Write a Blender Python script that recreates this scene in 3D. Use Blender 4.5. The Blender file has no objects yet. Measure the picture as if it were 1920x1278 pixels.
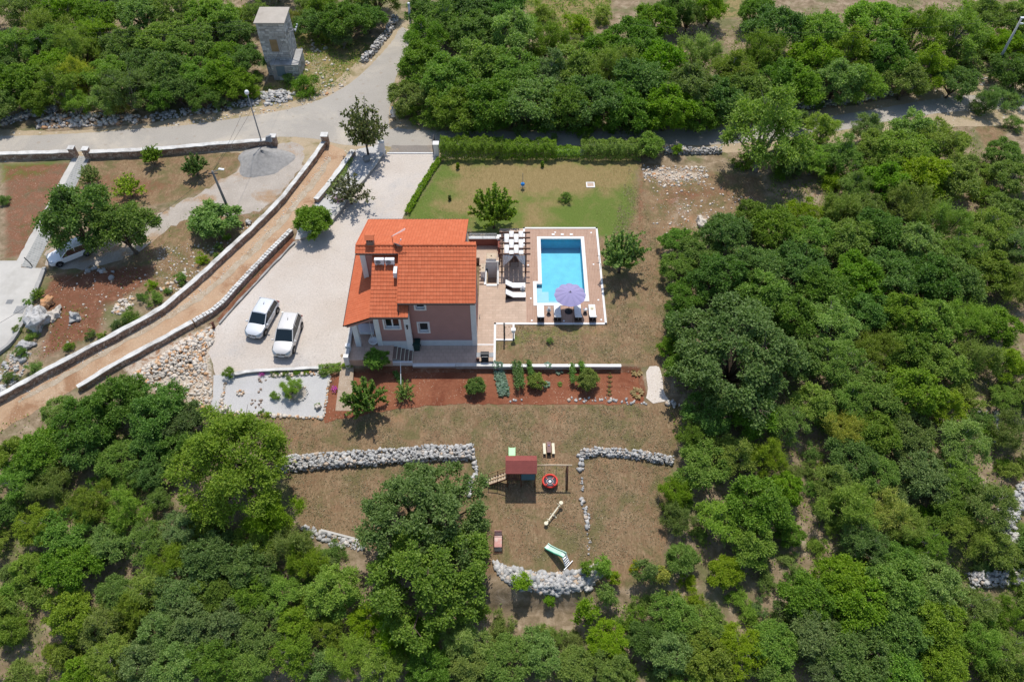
import bpy, bmesh, math, random
import numpy as np
from mathutils import Vector, Matrix, Euler
from mathutils.geometry import delaunay_2d_cdt

R = math.radians
scene = bpy.context.scene
col = scene.collection
rng = np.random.default_rng(7)
random.seed(7)

# ------------------------------------------------------------------ camera, sky, sun, exposure
CAM_H = 55.0
PITCH = 51.0
F_PX = 1493.0            # 28 mm lens on a 36 mm wide frame, in pixels of a 1920 px wide picture
cam_data = bpy.data.cameras.new('camera')
cam_data.sensor_width = 36.0
cam_data.lens = 28.0
cam_data.clip_start = 0.5
cam_data.clip_end = 3000.0
cam = bpy.data.objects.new('camera', cam_data)
cam.location = (0, 0, CAM_H)
cam.rotation_euler = (R(90 - PITCH), 0, 0)
col.objects.link(cam)
scene.camera = cam

SUN_ELEV = 66.0
world = bpy.data.worlds.new('World')
scene.world = world
world.use_nodes = True
wn = world.node_tree
wn.nodes.clear()
w_out = wn.nodes.new('ShaderNodeOutputWorld')
w_bg = wn.nodes.new('ShaderNodeBackground')
w_sky = wn.nodes.new('ShaderNodeTexSky')
w_sky.sky_type = 'NISHITA'
w_sky.sun_disc = False
w_sky.sun_elevation = R(SUN_ELEV)
w_sky.sun_rotation = R(0)          # sun towards +Y, behind the house
w_bg.inputs['Strength'].default_value = 0.15
wn.links.new(w_sky.outputs[0], w_bg.inputs[0])
wn.links.new(w_bg.outputs[0], w_out.inputs[0])

sun_data = bpy.data.lights.new('sun', 'SUN')
sun_data.energy = 3.9
sun_data.angle = R(0.53)
sun_data.color = (1.0, 0.95, 0.88)
sun = bpy.data.objects.new('sun', sun_data)
sun.rotation_euler = (R(-(90 - SUN_ELEV)), 0, R(-1.5))
sun.location = (0, 60, 80)
col.objects.link(sun)

vs = scene.view_settings
vs.view_transform = 'Standard'
vs.look = 'None'
vs.exposure = 0.08
vs.gamma = 1.0
vs.use_curve_mapping = False
scene.cycles.max_bounces = 6
scene.cycles.transparent_max_bounces = 8
scene.cycles.caustics_reflective = False
scene.cycles.caustics_refractive = False

# ------------------------------------------------------------------ terrain height and picking points
def sstep(a, b, x):
    t = np.clip((x - a) / (b - a), 0, 1)
    return t * t * (3 - 2 * t)

_ya = np.array([-700, 0, 15, 21.6, 22.9, 38.0, 41.58, 41.72, 105, 700.0])
_za = np.array([-9, -5.0, -4.2, -3.5, -2.0, -0.62, -0.52, 0, 0, 14.0])
_yb = np.array([-700, 0, 15, 24, 38.0, 41.58, 41.72, 105, 700.0])
_zb = np.array([-9, -5.0, -4.2, -2.4, -0.62, -0.52, 0, 0, 14.0])
_yt = np.arange(-700, 700, 0.25)
_zt = np.interp(_yt, [-700, 0, 15, 25, 35, 44, 105, 700.0], [-9, -5.0, -4.2, -2.6, -1.15, 0, 0, 14.0])
_zt = np.convolve(np.pad(_zt, 16, mode='edge'), np.ones(33) / 33, 'valid')

def hz(x, y):
    x = np.asarray(x, float); y = np.asarray(y, float)
    w = sstep(-16.6, -14.6, x) * (1 - sstep(9.7, 12.5, x))
    k = sstep(-2.5, -1.0, x) * (1 - sstep(4.6, 6.5, x))
    garden = k * np.interp(y, _ya, _za) + (1 - k) * np.interp(y, _yb, _zb)
    return w * garden + (1 - w) * np.interp(y, _yt, _zt)

def h1(x, y):
    return float(hz(x, y))

_cp, _sp = math.cos(R(PITCH)), math.sin(R(PITCH))
def ray(u, v):
    a = -(v - 639.0) / F_PX
    return ((u - 960.0) / F_PX, _cp + a * _sp, -_sp + a * _cp)

def P(u, v, z=0.0):
    """the point of the place at height z that the photograph shows at (u, v)"""
    d = ray(u, v)
    t = (CAM_H - z) / -d[2]
    return Vector((d[0] * t, d[1] * t, z))

def G(u, v, up=0.0):
    z = 0.0
    for _ in range(6):
        p = P(u, v, z + up)
        z = h1(p.x, p.y)
    return Vector((p.x, p.y, z))

def mpp(u, v, z=0.0):
    d = ray(u, v)
    return (CAM_H - z) / -d[2] / F_PX

# ------------------------------------------------------------------ object helpers
def tag(o, label=None, cat=None, group=None, kind=None):
    if label: o['label'] = label
    if cat: o['category'] = cat
    if group: o['group'] = group
    if kind: o['kind'] = kind
    return o

def thing(name, label, cat, loc=(0, 0, 0), rz=0.0, group=None):
    o = bpy.data.objects.new(name, None)
    o.empty_display_size = 0.2
    o.location = loc
    o.rotation_euler = (0, 0, rz)
    col.objects.link(o)
    return tag(o, label, cat, group)

def link(name, me, parent=None, loc=None, rot=None, scale=None):
    o = bpy.data.objects.new(name, me)
    col.objects.link(o)
    if parent is not None: o.parent = parent
    if loc is not None: o.location = loc
    if rot is not None: o.rotation_euler = rot
    if scale is not None: o.scale = scale
    return o

class MB:
    def __init__(s):
        s.v = []; s.f = []; s.m = []; s.mi = 0
    def add(s, vs, fs, M=None):
        n = len(s.v)
        if M is not None: vs = [M @ Vector(p) for p in vs]
        s.v.extend([tuple(p) for p in vs])
        for f in fs:
            s.f.append(tuple(i + n for i in f)); s.m.append(s.mi)
        return s
    def box(s, c, d, rz=0, M=None):
        x, y, z = d[0] / 2, d[1] / 2, d[2] / 2
        T = Matrix.Translation(c) @ Matrix.Rotation(rz, 4, 'Z')
        if M is not None: T = T @ M
        vs = [(a * x, b * y, k * z) for k in (-1, 1) for b in (-1, 1) for a in (-1, 1)]
        fs = [(0, 2, 3, 1), (4, 5, 7, 6), (0, 1, 5, 4), (2, 6, 7, 3), (0, 4, 6, 2), (1, 3, 7, 5)]
        return s.add(vs, fs, T)
    def bb(s, x0, x1, y0, y1, z0, z1):
        return s.box(((x0 + x1) / 2, (y0 + y1) / 2, (z0 + z1) / 2), (x1 - x0, y1 - y0, z1 - z0))
    def bar(s, a, b, w, h=None):
        a, b = Vector(a), Vector(b); h = h or w
        d = b - a
        if d.length < 1e-6: return s
        q = d.to_track_quat('Z', 'Y').to_matrix().to_4x4()
        return s.box((a + b) / 2, (w, h, d.length), 0, q) if False else s.add(
            [(i * w / 2, j * h / 2, k * d.length / 2) for k in (-1, 1) for j in (-1, 1) for i in (-1, 1)],
            [(0, 2, 3, 1), (4, 5, 7, 6), (0, 1, 5, 4), (2, 6, 7, 3), (0, 4, 6, 2), (1, 3, 7, 5)],
            Matrix.Translation((a + b) / 2) @ q)
    def tube(s, pts, r, n=8, cap=True):
        pts = [Vector(p) for p in pts]
        rs = r if isinstance(r, (list, tuple)) else [r] * len(pts)
        vs = []; fs = []
        for i, p in enumerate(pts):
            d = (pts[min(i + 1, len(pts) - 1)] - pts[max(i - 1, 0)])
            q = d.to_track_quat('Z', 'Y')
            for k in range(n):
                a = 2 * math.pi * k / n
                vs.append(p + q @ Vector((math.cos(a) * rs[i], math.sin(a) * rs[i], 0)))
        for i in range(len(pts) - 1):
            for k in range(n):
                k2 = (k + 1) % n
                fs.append((i * n + k, i * n + k2, (i + 1) * n + k2, (i + 1) * n + k))
        if cap:
            fs.append(tuple(reversed(range(n)))); fs.append(tuple(range((len(pts) - 1) * n, len(pts) * n)))
        return s.add(vs, fs)
    def lathe(s, prof, n=16, c=(0, 0, 0), cap=True):
        vs = []; fs = []
        for r, z in prof:
            for k in range(n):
                a = 2 * math.pi * k / n
                vs.append((c[0] + r * math.cos(a), c[1] + r * math.sin(a), c[2] + z))
        for i in range(len(prof) - 1):
            for k in range(n):
                k2 = (k + 1) % n
                fs.append((i * n + k, i * n + k2, (i + 1) * n + k2, (i + 1) * n + k))
        if cap: fs.append(tuple(reversed(range(n)))); fs.append(tuple(range((len(prof) - 1) * n, len(prof) * n)))
        return s.add(vs, fs)
    def prism(s, poly, z0, z1):
        """horizontal polygon extruded in z"""
        n = len(poly)
        vs = [(x, y, z0) for x, y in poly] + [(x, y, z1) for x, y in poly]
        fs = [tuple(reversed(range(n))), tuple(range(n, 2 * n))]
        fs += [(i, (i + 1) % n, n + (i + 1) % n, n + i) for i in range(n)]
        return s.add(vs, fs)
    def slab(s, quad, th):
        """a flat piece with the given upper outline and thickness th"""
        q = [Vector(p) for p in quad]
        nrm = (q[1] - q[0]).cross(q[2] - q[0]).normalized()
        n = len(q)
        vs = q + [p - nrm * th for p in q]
        fs = [tuple(range(n)), tuple(reversed(range(n, 2 * n)))]
        fs += [(i, n + i, n + (i + 1) % n, (i + 1) % n) for i in range(n)]
        return s.add(vs, fs)
    def mesh(s, name, mats, smooth=False):
        me = bpy.data.meshes.new(name)
        me.from_pydata(s.v, [], s.f)
        for m in (mats if isinstance(mats, (list, tuple)) else [mats]): me.materials.append(m)
        if any(s.m): me.polygons.foreach_set('material_index', s.m)
        if smooth: me.polygons.foreach_set('use_smooth', [True] * len(me.polygons))
        me.validate(); me.update()
        return me
    def build(s, name, mats, parent=None, smooth=False, bevel=0, **kw):
        o = link(name, s.mesh(name, mats, smooth), parent, **kw)
        if bevel:
            b = o.modifiers.new('bevel', 'BEVEL'); b.width = bevel; b.segments = 2; b.limit_method = 'ANGLE'
        return o

def np_mesh(name, verts, faces, mats, smooth=False):
    """verts (n,3), faces (m,k) with a fixed k"""
    verts = np.asarray(verts, np.float32); faces = np.asarray(faces, np.int32)
    me = bpy.data.meshes.new(name)
    m, k = faces.shape
    me.vertices.add(len(verts)); me.vertices.foreach_set('co', verts.ravel())
    me.loops.add(m * k); me.loops.foreach_set('vertex_index', faces.ravel())
    me.polygons.add(m)
    me.polygons.foreach_set('loop_start', np.arange(0, m * k, k, dtype=np.int32))
    me.polygons.foreach_set('loop_total', np.full(m, k, np.int32))
    for mm in (mats if isinstance(mats, (list, tuple)) else [mats]): me.materials.append(mm)
    me.update(calc_edges=True)
    if smooth: me.polygons.foreach_set('use_smooth', np.ones(m, bool))
    return me

# ------------------------------------------------------------------ materials
class NT:
    def __init__(s, name):
        s.mat = bpy.data.materials.new(name); s.mat.use_nodes = True
        s.t = s.mat.node_tree; s.t.nodes.clear()
        s.out = s.n('ShaderNodeOutputMaterial')
    def n(s, typ, **kw):
        nd = s.t.nodes.new(typ)
        for k, v in kw.items():
            if k.startswith('i_'):
                key = k[2:]
                nd.inputs[int(key) if key.isdigit() else key.replace('_', ' ')].default_value = v
            else: setattr(nd, k, v)
        return nd
    def l(s, a, b):
        s.t.links.new(a, b)
    def coord(s, kind='Object'):
        return s.n('ShaderNodeTexCoord').outputs[kind]
    def noise(s, vec, scale, detail=4, rough=0.55, dist=0.0):
        nd = s.n('ShaderNodeTexNoise', i_Scale=scale, i_Detail=detail, i_Roughness=rough, i_Distortion=dist)
        if vec is not None: s.l(vec, nd.inputs['Vector'])
        return nd.outputs['Fac']
    def ramp(s, fac, stops, interp='LINEAR'):
        nd = s.n('ShaderNodeValToRGB'); cr = nd.color_ramp; cr.interpolation = interp
        while len(cr.elements) < len(stops): cr.elements.new(0.5)
        for e, (p, c) in zip(cr.elements, stops):
            e.position = p; e.color = (*c, 1) if len(c) == 3 else c
        s.l(fac, nd.inputs['Fac'])
        return nd.outputs['Color']
    def mix(s, fac, a, b, blend='MIX'):
        nd = s.n('ShaderNodeMix', data_type='RGBA', blend_type=blend)
        for val, key in ((fac, 'Factor'), (a, 'A'), (b, 'B')):
            sock = [i for i in nd.inputs if i.name == key and (i.type == ('VALUE' if key == 'Factor' else 'RGBA'))][0]
            if hasattr(val, 'is_linked'): s.l(val, sock)
            elif key == 'Factor': sock.default_value = val
            else: sock.default_value = (*val, 1) if len(val) == 3 else val
        return [o for o in nd.outputs if o.type == 'RGBA'][0]
    def math(s, op, a, b=0.0, clamp=False):
        nd = s.n('ShaderNodeMath', operation=op, use_clamp=clamp)
        for i, v in enumerate((a, b)):
            if hasattr(v, 'is_linked'): s.l(v, nd.inputs[i])
            else: nd.inputs[i].default_value = v
        return nd.outputs[0]
    def smooth(s, x, a, b):
        nd = s.n('ShaderNodeMapRange', interpolation_type='SMOOTHSTEP')
        s.l(x, nd.inputs[0]); nd.inputs[1].default_value = a; nd.inputs[2].default_value = b
        return nd.outputs[0]
    def bump(s, height, strength=0.3, dist=0.05):
        nd = s.n('ShaderNodeBump', i_Strength=strength, i_Distance=dist)
        s.l(height, nd.inputs['Height'])
        return nd.outputs['Normal']
    def pbr(s, color, rough=0.7, spec=0.3, metal=0.0, normal=None, **kw):
        nd = s.n('ShaderNodeBsdfPrincipled')
        if hasattr(color, 'is_linked'): s.l(color, nd.inputs['Base Color'])
        else: nd.inputs['Base Color'].default_value = (*color, 1)
        if hasattr(rough, 'is_linked'): s.l(rough, nd.inputs['Roughness'])
        else: nd.inputs['Roughness'].default_value = rough
        nd.inputs['Specular IOR Level'].default_value = spec
        nd.inputs['Metallic'].default_value = metal
        for k, v in kw.items(): nd.inputs[k.replace('_', ' ')].default_value = v
        if normal is not None: s.l(normal, nd.inputs['Normal'])
        return nd.outputs[0]
    def done(s, sh):
        s.l(sh, s.out.inputs['Surface']); return s.mat

def plain(name, c, rough=0.6, var=0.18, scale=3.0, bump=0.0, spec=0.3, metal=0.0, kind='Object', bscale=None, dirt=None, **kw):
    t = NT(name)
    co = t.coord(kind)
    n1 = t.noise(co, scale, 5, 0.6)
    lo = tuple(x * (1 - var) for x in c); hi = tuple(min(1, x * (1 + var)) for x in c)
    cc = t.ramp(n1, [(0.3, lo), (0.7, hi)])
    if dirt:
        n2 = t.noise(co, scale * 0.35, 6, 0.65)
        cc = t.mix(t.smooth(n2, 0.5, 0.72), cc, dirt)
    nr = None
    if bump: nr = t.bump(t.noise(co, bscale or scale * 6, 4, 0.6), bump, 0.03)
    return t.done(t.pbr(cc, rough, spec, metal, nr, **kw))

M = {}
M['white_wall'] = plain('white_plaster', (0.74, 0.73, 0.71), 0.8, 0.06, 1.5, 0.1)
M['pink_wall'] = plain('pink_plaster', (0.43, 0.235, 0.205), 0.85, 0.05, 1.2, 0.12, bscale=30)
M['brown_wall'] = plain('brown_plaster', (0.22, 0.075, 0.055), 0.85, 0.08, 1.2, 0.1)
M['plinth'] = plain('white_plinth_stone', (0.62, 0.63, 0.63), 0.7, 0.06, 2, 0.1)
M['glass'] = plain('window_glass', (0.015, 0.018, 0.02), 0.06, 0.1, 1, 0, spec=0.6)
M['pvc'] = plain('white_window_frame', (0.78, 0.78, 0.77), 0.4, 0.03, 2)
M['gutter'] = plain('dark_brown_gutter', (0.06, 0.035, 0.028), 0.45, 0.1, 2)
M['dark_metal'] = plain('dark_metal', (0.03, 0.03, 0.032), 0.45, 0.2, 4)
M['grey_metal'] = plain('galvanised_metal', (0.36, 0.37, 0.38), 0.45, 0.12, 3, metal=0.6)
M['dull_metal'] = plain('weathered_grey_metal', (0.24, 0.25, 0.26), 0.55, 0.15, 3)
M['white_metal'] = plain('white_enamel', (0.75, 0.76, 0.76), 0.35, 0.04, 2)
M['white_cloth'] = plain('white_cloth', (0.80, 0.79, 0.77), 0.9, 0.05, 3, 0.1)
M['grey_cloth'] = plain('sheer_curtain', (0.66, 0.67, 0.70), 0.9, 0.07, 3, 0.1)
M['brown_wood'] = plain('dark_brown_timber', (0.105, 0.048, 0.03), 0.65, 0.25, 2.5, 0.2)
M['pale_wood'] = plain('weathered_pale_timber', (0.46, 0.36, 0.25), 0.75, 0.2, 3, 0.2)
M['honey_wood'] = plain('honey_timber', (0.36, 0.22, 0.11), 0.65, 0.2, 3, 0.2)
M['rattan'] = plain('dark_brown_rattan', (0.06, 0.032, 0.022), 0.6, 0.3, 20, 0.4, bscale=60)
M['stone_cap'] = plain('white_wall_coping', (0.56, 0.55, 0.52), 0.85, 0.2, 1.5, 0.3, dirt=(0.33, 0.31, 0.28), bscale=12)
M['clean_cap'] = plain('clean_white_coping', (0.72, 0.71, 0.69), 0.8, 0.06, 1.5, 0.1)
M['concrete'] = plain('pale_concrete', (0.47, 0.45, 0.41), 0.9, 0.12, 0.5, 0.15, dirt=(0.37, 0.35, 0.31), bscale=10)
M['grey_conc'] = plain('grey_concrete', (0.33, 0.32, 0.30), 0.9, 0.18, 1.2, 0.2, dirt=(0.22, 0.21, 0.19), bscale=12)
M['rubber'] = plain('tyre_rubber', (0.018, 0.018, 0.018), 0.8, 0.2, 8)
M['bark'] = plain('bark', (0.115, 0.088, 0.065), 0.9, 0.4, 4, 0.5, bscale=20)
M['pale_bark'] = plain('pale_bark', (0.24, 0.215, 0.185), 0.9, 0.3, 4, 0.4, bscale=20)
M['red_plastic'] = plain('red_plastic', (0.62, 0.03, 0.015), 0.4, 0.06, 3)
M['black_plastic'] = plain('black_mesh', (0.03, 0.03, 0.045), 0.6, 0.2, 6)
M['green_bin'] = plain('dark_green_plastic', (0.008, 0.04, 0.034), 0.4, 0.1, 3)
M['lilac'] = plain('lilac_canvas', (0.30, 0.27, 0.45), 0.85, 0.05, 2, 0.1)
M['mint'] = plain('mint_green_plastic', (0.50, 0.68, 0.56), 0.4, 0.05, 2)
M['pale_green'] = plain('bright_green_plastic', (0.33, 0.68, 0.33), 0.4, 0.05, 2)
M['teal'] = plain('teal_canvas', (0.07, 0.15, 0.19), 0.8, 0.06, 2)
M['cream'] = plain('cream_paint', (0.66, 0.60, 0.44), 0.6, 0.08, 3)
M['faded_red'] = plain('faded_red_paint', (0.55, 0.27, 0.23), 0.6, 0.12, 3, dirt=(0.6, 0.5, 0.45))
M['rust'] = plain('rusty_red_metal', (0.14, 0.05, 0.035), 0.7, 0.3, 6)
M['blue'] = plain('blue_plastic', (0.03, 0.24, 0.62), 0.4, 0.05, 3)
M['heap'] = plain('grey_gravel', (0.285, 0.275, 0.258), 0.95, 0.18, 3, 0.6, bscale=30)
# ---- ground, roads and other surfaces
def stone_mat(name, stops, dark=(0.27, 0.265, 0.25), k=0.6):
    t = NT(name)
    geo = t.n('ShaderNodeNewGeometry'); oi = t.n('ShaderNodeObjectInfo')
    rn = t.n('ShaderNodeMath', operation='FRACT'); t.l(t.math('ADD', geo.outputs['Random Per Island'], oi.outputs['Random']), rn.inputs[0])
    c = t.ramp(rn.outputs[0], stops)
    n = t.noise(t.coord(), 3.5, 6, 0.65)
    c2 = t.mix(t.math('MULTIPLY', t.smooth(n, 0.45, 0.72), k), c, dark)
    return t.done(t.pbr(c2, 0.9, 0.2, 0, t.bump(t.noise(t.coord(), 14, 4), 0.5, 0.04)))
M['limestone'] = stone_mat('grey_limestone', [(0, (0.33, 0.325, 0.31)), (0.5, (0.46, 0.45, 0.43)), (0.85, (0.57, 0.55, 0.51)), (1, (0.50, 0.38, 0.27))], (0.22, 0.215, 0.20), 0.7)
M['warm_stone'] = stone_mat('warm_limestone', [(0, (0.46, 0.42, 0.37)), (0.45, (0.60, 0.54, 0.46)), (0.7, (0.64, 0.57, 0.48)), (0.85, (0.56, 0.36, 0.20)), (1, (0.50, 0.25, 0.11))], (0.36, 0.33, 0.29), 0.4)
M['wall_stone'] = stone_mat('brown_wall_stone', [(0, (0.24, 0.17, 0.13)), (0.5, (0.34, 0.25, 0.19)), (1, (0.40, 0.33, 0.27))])
M['block_stone'] = stone_mat('grey_stone_block', [(0, (0.30, 0.285, 0.26)), (0.5, (0.48, 0.46, 0.43)), (1, (0.60, 0.58, 0.54))], (0.2, 0.19, 0.17), 0.6)
M['crag'] = stone_mat('craggy_limestone', [(0, (0.42, 0.41, 0.40)), (1, (0.50, 0.49, 0.47))], (0.13, 0.13, 0.125), 0.9)

def surf(name, base, var, blotch=None, speck=None, s1=0.35, s2=5.0, bump=0.35, bscale=10, rough=0.95, streak=None):
    t = NT(name); co = t.coord()
    c = t.ramp(t.noise(co, s1, 6, 0.62), [(0.28, base), (0.72, var)])
    if blotch:
        c = t.mix(t.smooth(t.noise(co, s1 * 0.55, 7, 0.68, 0.4), 0.5, 0.66), c, blotch)
    if streak:
        mp = t.n('ShaderNodeMapping'); mp.inputs['Rotation'].default_value = (0, 0, streak[1]); mp.inputs['Scale'].default_value = (1.2, 0.07, 1)
        t.l(co, mp.inputs['Vector'])
        c = t.mix(t.math('MULTIPLY', t.smooth(t.noise(mp.outputs[0], 1.0, 4, 0.6), 0.48, 0.7), 0.8), c, streak[0])
    fine = t.noise(co, s2, 5, 0.7)
    c = t.mix(1.0, c, t.ramp(fine, [(0.25, (0.78, 0.78, 0.78)), (0.75, (1.15, 1.15, 1.15))]), 'MULTIPLY')
    if speck:
        vo = t.n('ShaderNodeTexVoronoi', i_Scale=speck[1]); t.l(co, vo.inputs['Vector'])
        m = t.math('MULTIPLY', t.smooth(vo.outputs['Distance'], 0.24, 0.12), t.smooth(t.noise(co, 0.6, 3), 0.4, 0.62))
        c = t.mix(m, c, speck[0])
    return t.done(t.pbr(c, rough, 0.2, 0, t.bump(t.noise(co, bscale, 5, 0.7), bump, 0.05)))

M['asphalt'] = surf('sun_bleached_asphalt', (0.325, 0.30, 0.262), (0.40, 0.368, 0.32), (0.47, 0.42, 0.345), ((0.32, 0.28, 0.23), 0.9), 0.16, 9, 0.2, 30)
M['drive'] = surf('white_gravel', (0.475, 0.41, 0.345), (0.565, 0.515, 0.46), (0.43, 0.405, 0.38), ((0.33, 0.28, 0.235), 4.5), 0.17, 7, 0.35, 22)
M['lane'] = surf('ochre_dirt', (0.40, 0.252, 0.150), (0.475, 0.342, 0.226), (0.31, 0.178, 0.100), ((0.58, 0.50, 0.40), 5.5), 0.5, 6, 0.5, 12)
M['white_gravel'] = surf('fine_white_gravel', (0.45, 0.44, 0.425), (0.51, 0.50, 0.485), None, None, 0.7, 12, 0.35, 30)
M['dusty'] = surf('grey_dusty_track', (0.33, 0.29, 0.245), (0.44, 0.39, 0.335), (0.34, 0.23, 0.14), ((0.5, 0.45, 0.38), 4.5), 0.5, 7, 0.4, 14)
M['verge'] = surf('sandy_verge', (0.42, 0.33, 0.22), (0.36, 0.29, 0.19), (0.24, 0.20, 0.10), ((0.55, 0.52, 0.46), 1.6), 0.6, 7, 0.5, 10)
M['white_path'] = surf('white_limestone_chips', (0.60, 0.53, 0.46), (0.66, 0.60, 0.53), None, ((0.45, 0.38, 0.30), 3), 0.8, 9, 0.5, 20)
M['bed'] = surf('red_soil', (0.205, 0.070, 0.036), (0.265, 0.108, 0.058), (0.165, 0.053, 0.027), ((0.42, 0.30, 0.21), 5.0), 0.45, 6, 0.8, 7)

def tiles_mat(name, a, b, mortar, bw, rh, rot=0.0, bump=0.25, msize=0.02):
    t = NT(name)
    mp = t.n('ShaderNodeMapping'); mp.inputs['Rotation'].default_value = (0, 0, rot)
    t.l(t.coord(), mp.inputs['Vector'])
    br = t.n('ShaderNodeTexBrick', i_Scale=1.0, i_Mortar_Size=msize, i_Brick_Width=bw, i_Row_Height=rh, i_Bias=0.0)
    br.inputs['Color1'].default_value = (*a, 1); br.inputs['Color2'].default_value = (*b, 1); br.inputs['Mortar'].default_value = (*mortar, 1)
    t.l(mp.outputs[0], br.inputs['Vector'])
    c = t.mix(1.0, br.outputs['Color'], t.ramp(t.noise(t.coord(), 1.3, 6, 0.65), [(0.3, (0.88, 0.88, 0.88)), (0.7, (1.08, 1.08, 1.08))]), 'MULTIPLY')
    return t.done(t.pbr(c, 0.75, 0.3, 0, t.bump(br.outputs['Fac'], -bump, 0.02)))
M['terrace'] = tiles_mat('beige_terrace_tile', (0.50, 0.375, 0.285), (0.455, 0.335, 0.25), (0.40, 0.295, 0.22), 0.6, 0.3)
M['deck'] = tiles_mat('brown_deck_tile', (0.40, 0.255, 0.18), (0.355, 0.22, 0.155), (0.45, 0.31, 0.235), 0.9, 0.15, R(90))
M['taupe'] = tiles_mat('taupe_paving', (0.56, 0.41, 0.32), (0.52, 0.38, 0.295), (0.46, 0.335, 0.26), 0.4, 0.4)
M['slate'] = tiles_mat('grey_path_paving', (0.23, 0.235, 0.225), (0.30, 0.305, 0.29), (0.36, 0.35, 0.32), 0.35, 0.25, R(25), msize=0.03)
M['mosaic'] = tiles_mat('blue_pool_mosaic', (0.115, 0.50, 0.66), (0.145, 0.55, 0.70), (0.19, 0.59, 0.73), 0.06, 0.06, 0, 0.05)
M['dark_mosaic'] = tiles_mat('deep_blue_pool_mosaic', (0.06, 0.46, 0.68), (0.07, 0.50, 0.72), (0.10, 0.54, 0.74), 0.06, 0.06, 0, 0.05)
M['pale_mosaic'] = tiles_mat('pale_pool_step_mosaic', (0.38, 0.60, 0.72), (0.40, 0.63, 0.74), (0.44, 0.66, 0.76), 0.06, 0.06, 0, 0.05)

def water_mat():
    t = NT('pool_water')
    co = t.coord()
    n = t.bump(t.noise(co, 4.5, 3, 0.5, 0.8), 0.3, 0.05)
    tr = t.n('ShaderNodeBsdfTransparent'); tr.inputs[0].default_value = (0.86, 0.97, 0.99, 1)
    gl = t.n('ShaderNodeBsdfGlossy'); gl.inputs['Roughness'].default_value = 0.03; t.l(n, gl.inputs['Normal'])
    fr = t.n('ShaderNodeFresnel', i_IOR=1.33); t.l(n, fr.inputs['Normal'])
    mx = t.n('ShaderNodeMixShader'); t.l(fr.outputs[0], mx.inputs[0]); t.l(tr.outputs[0], mx.inputs[1]); t.l(gl.outputs[0], mx.inputs[2])
    return t.done(mx.outputs[0])
M['water'] = water_mat()

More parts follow.
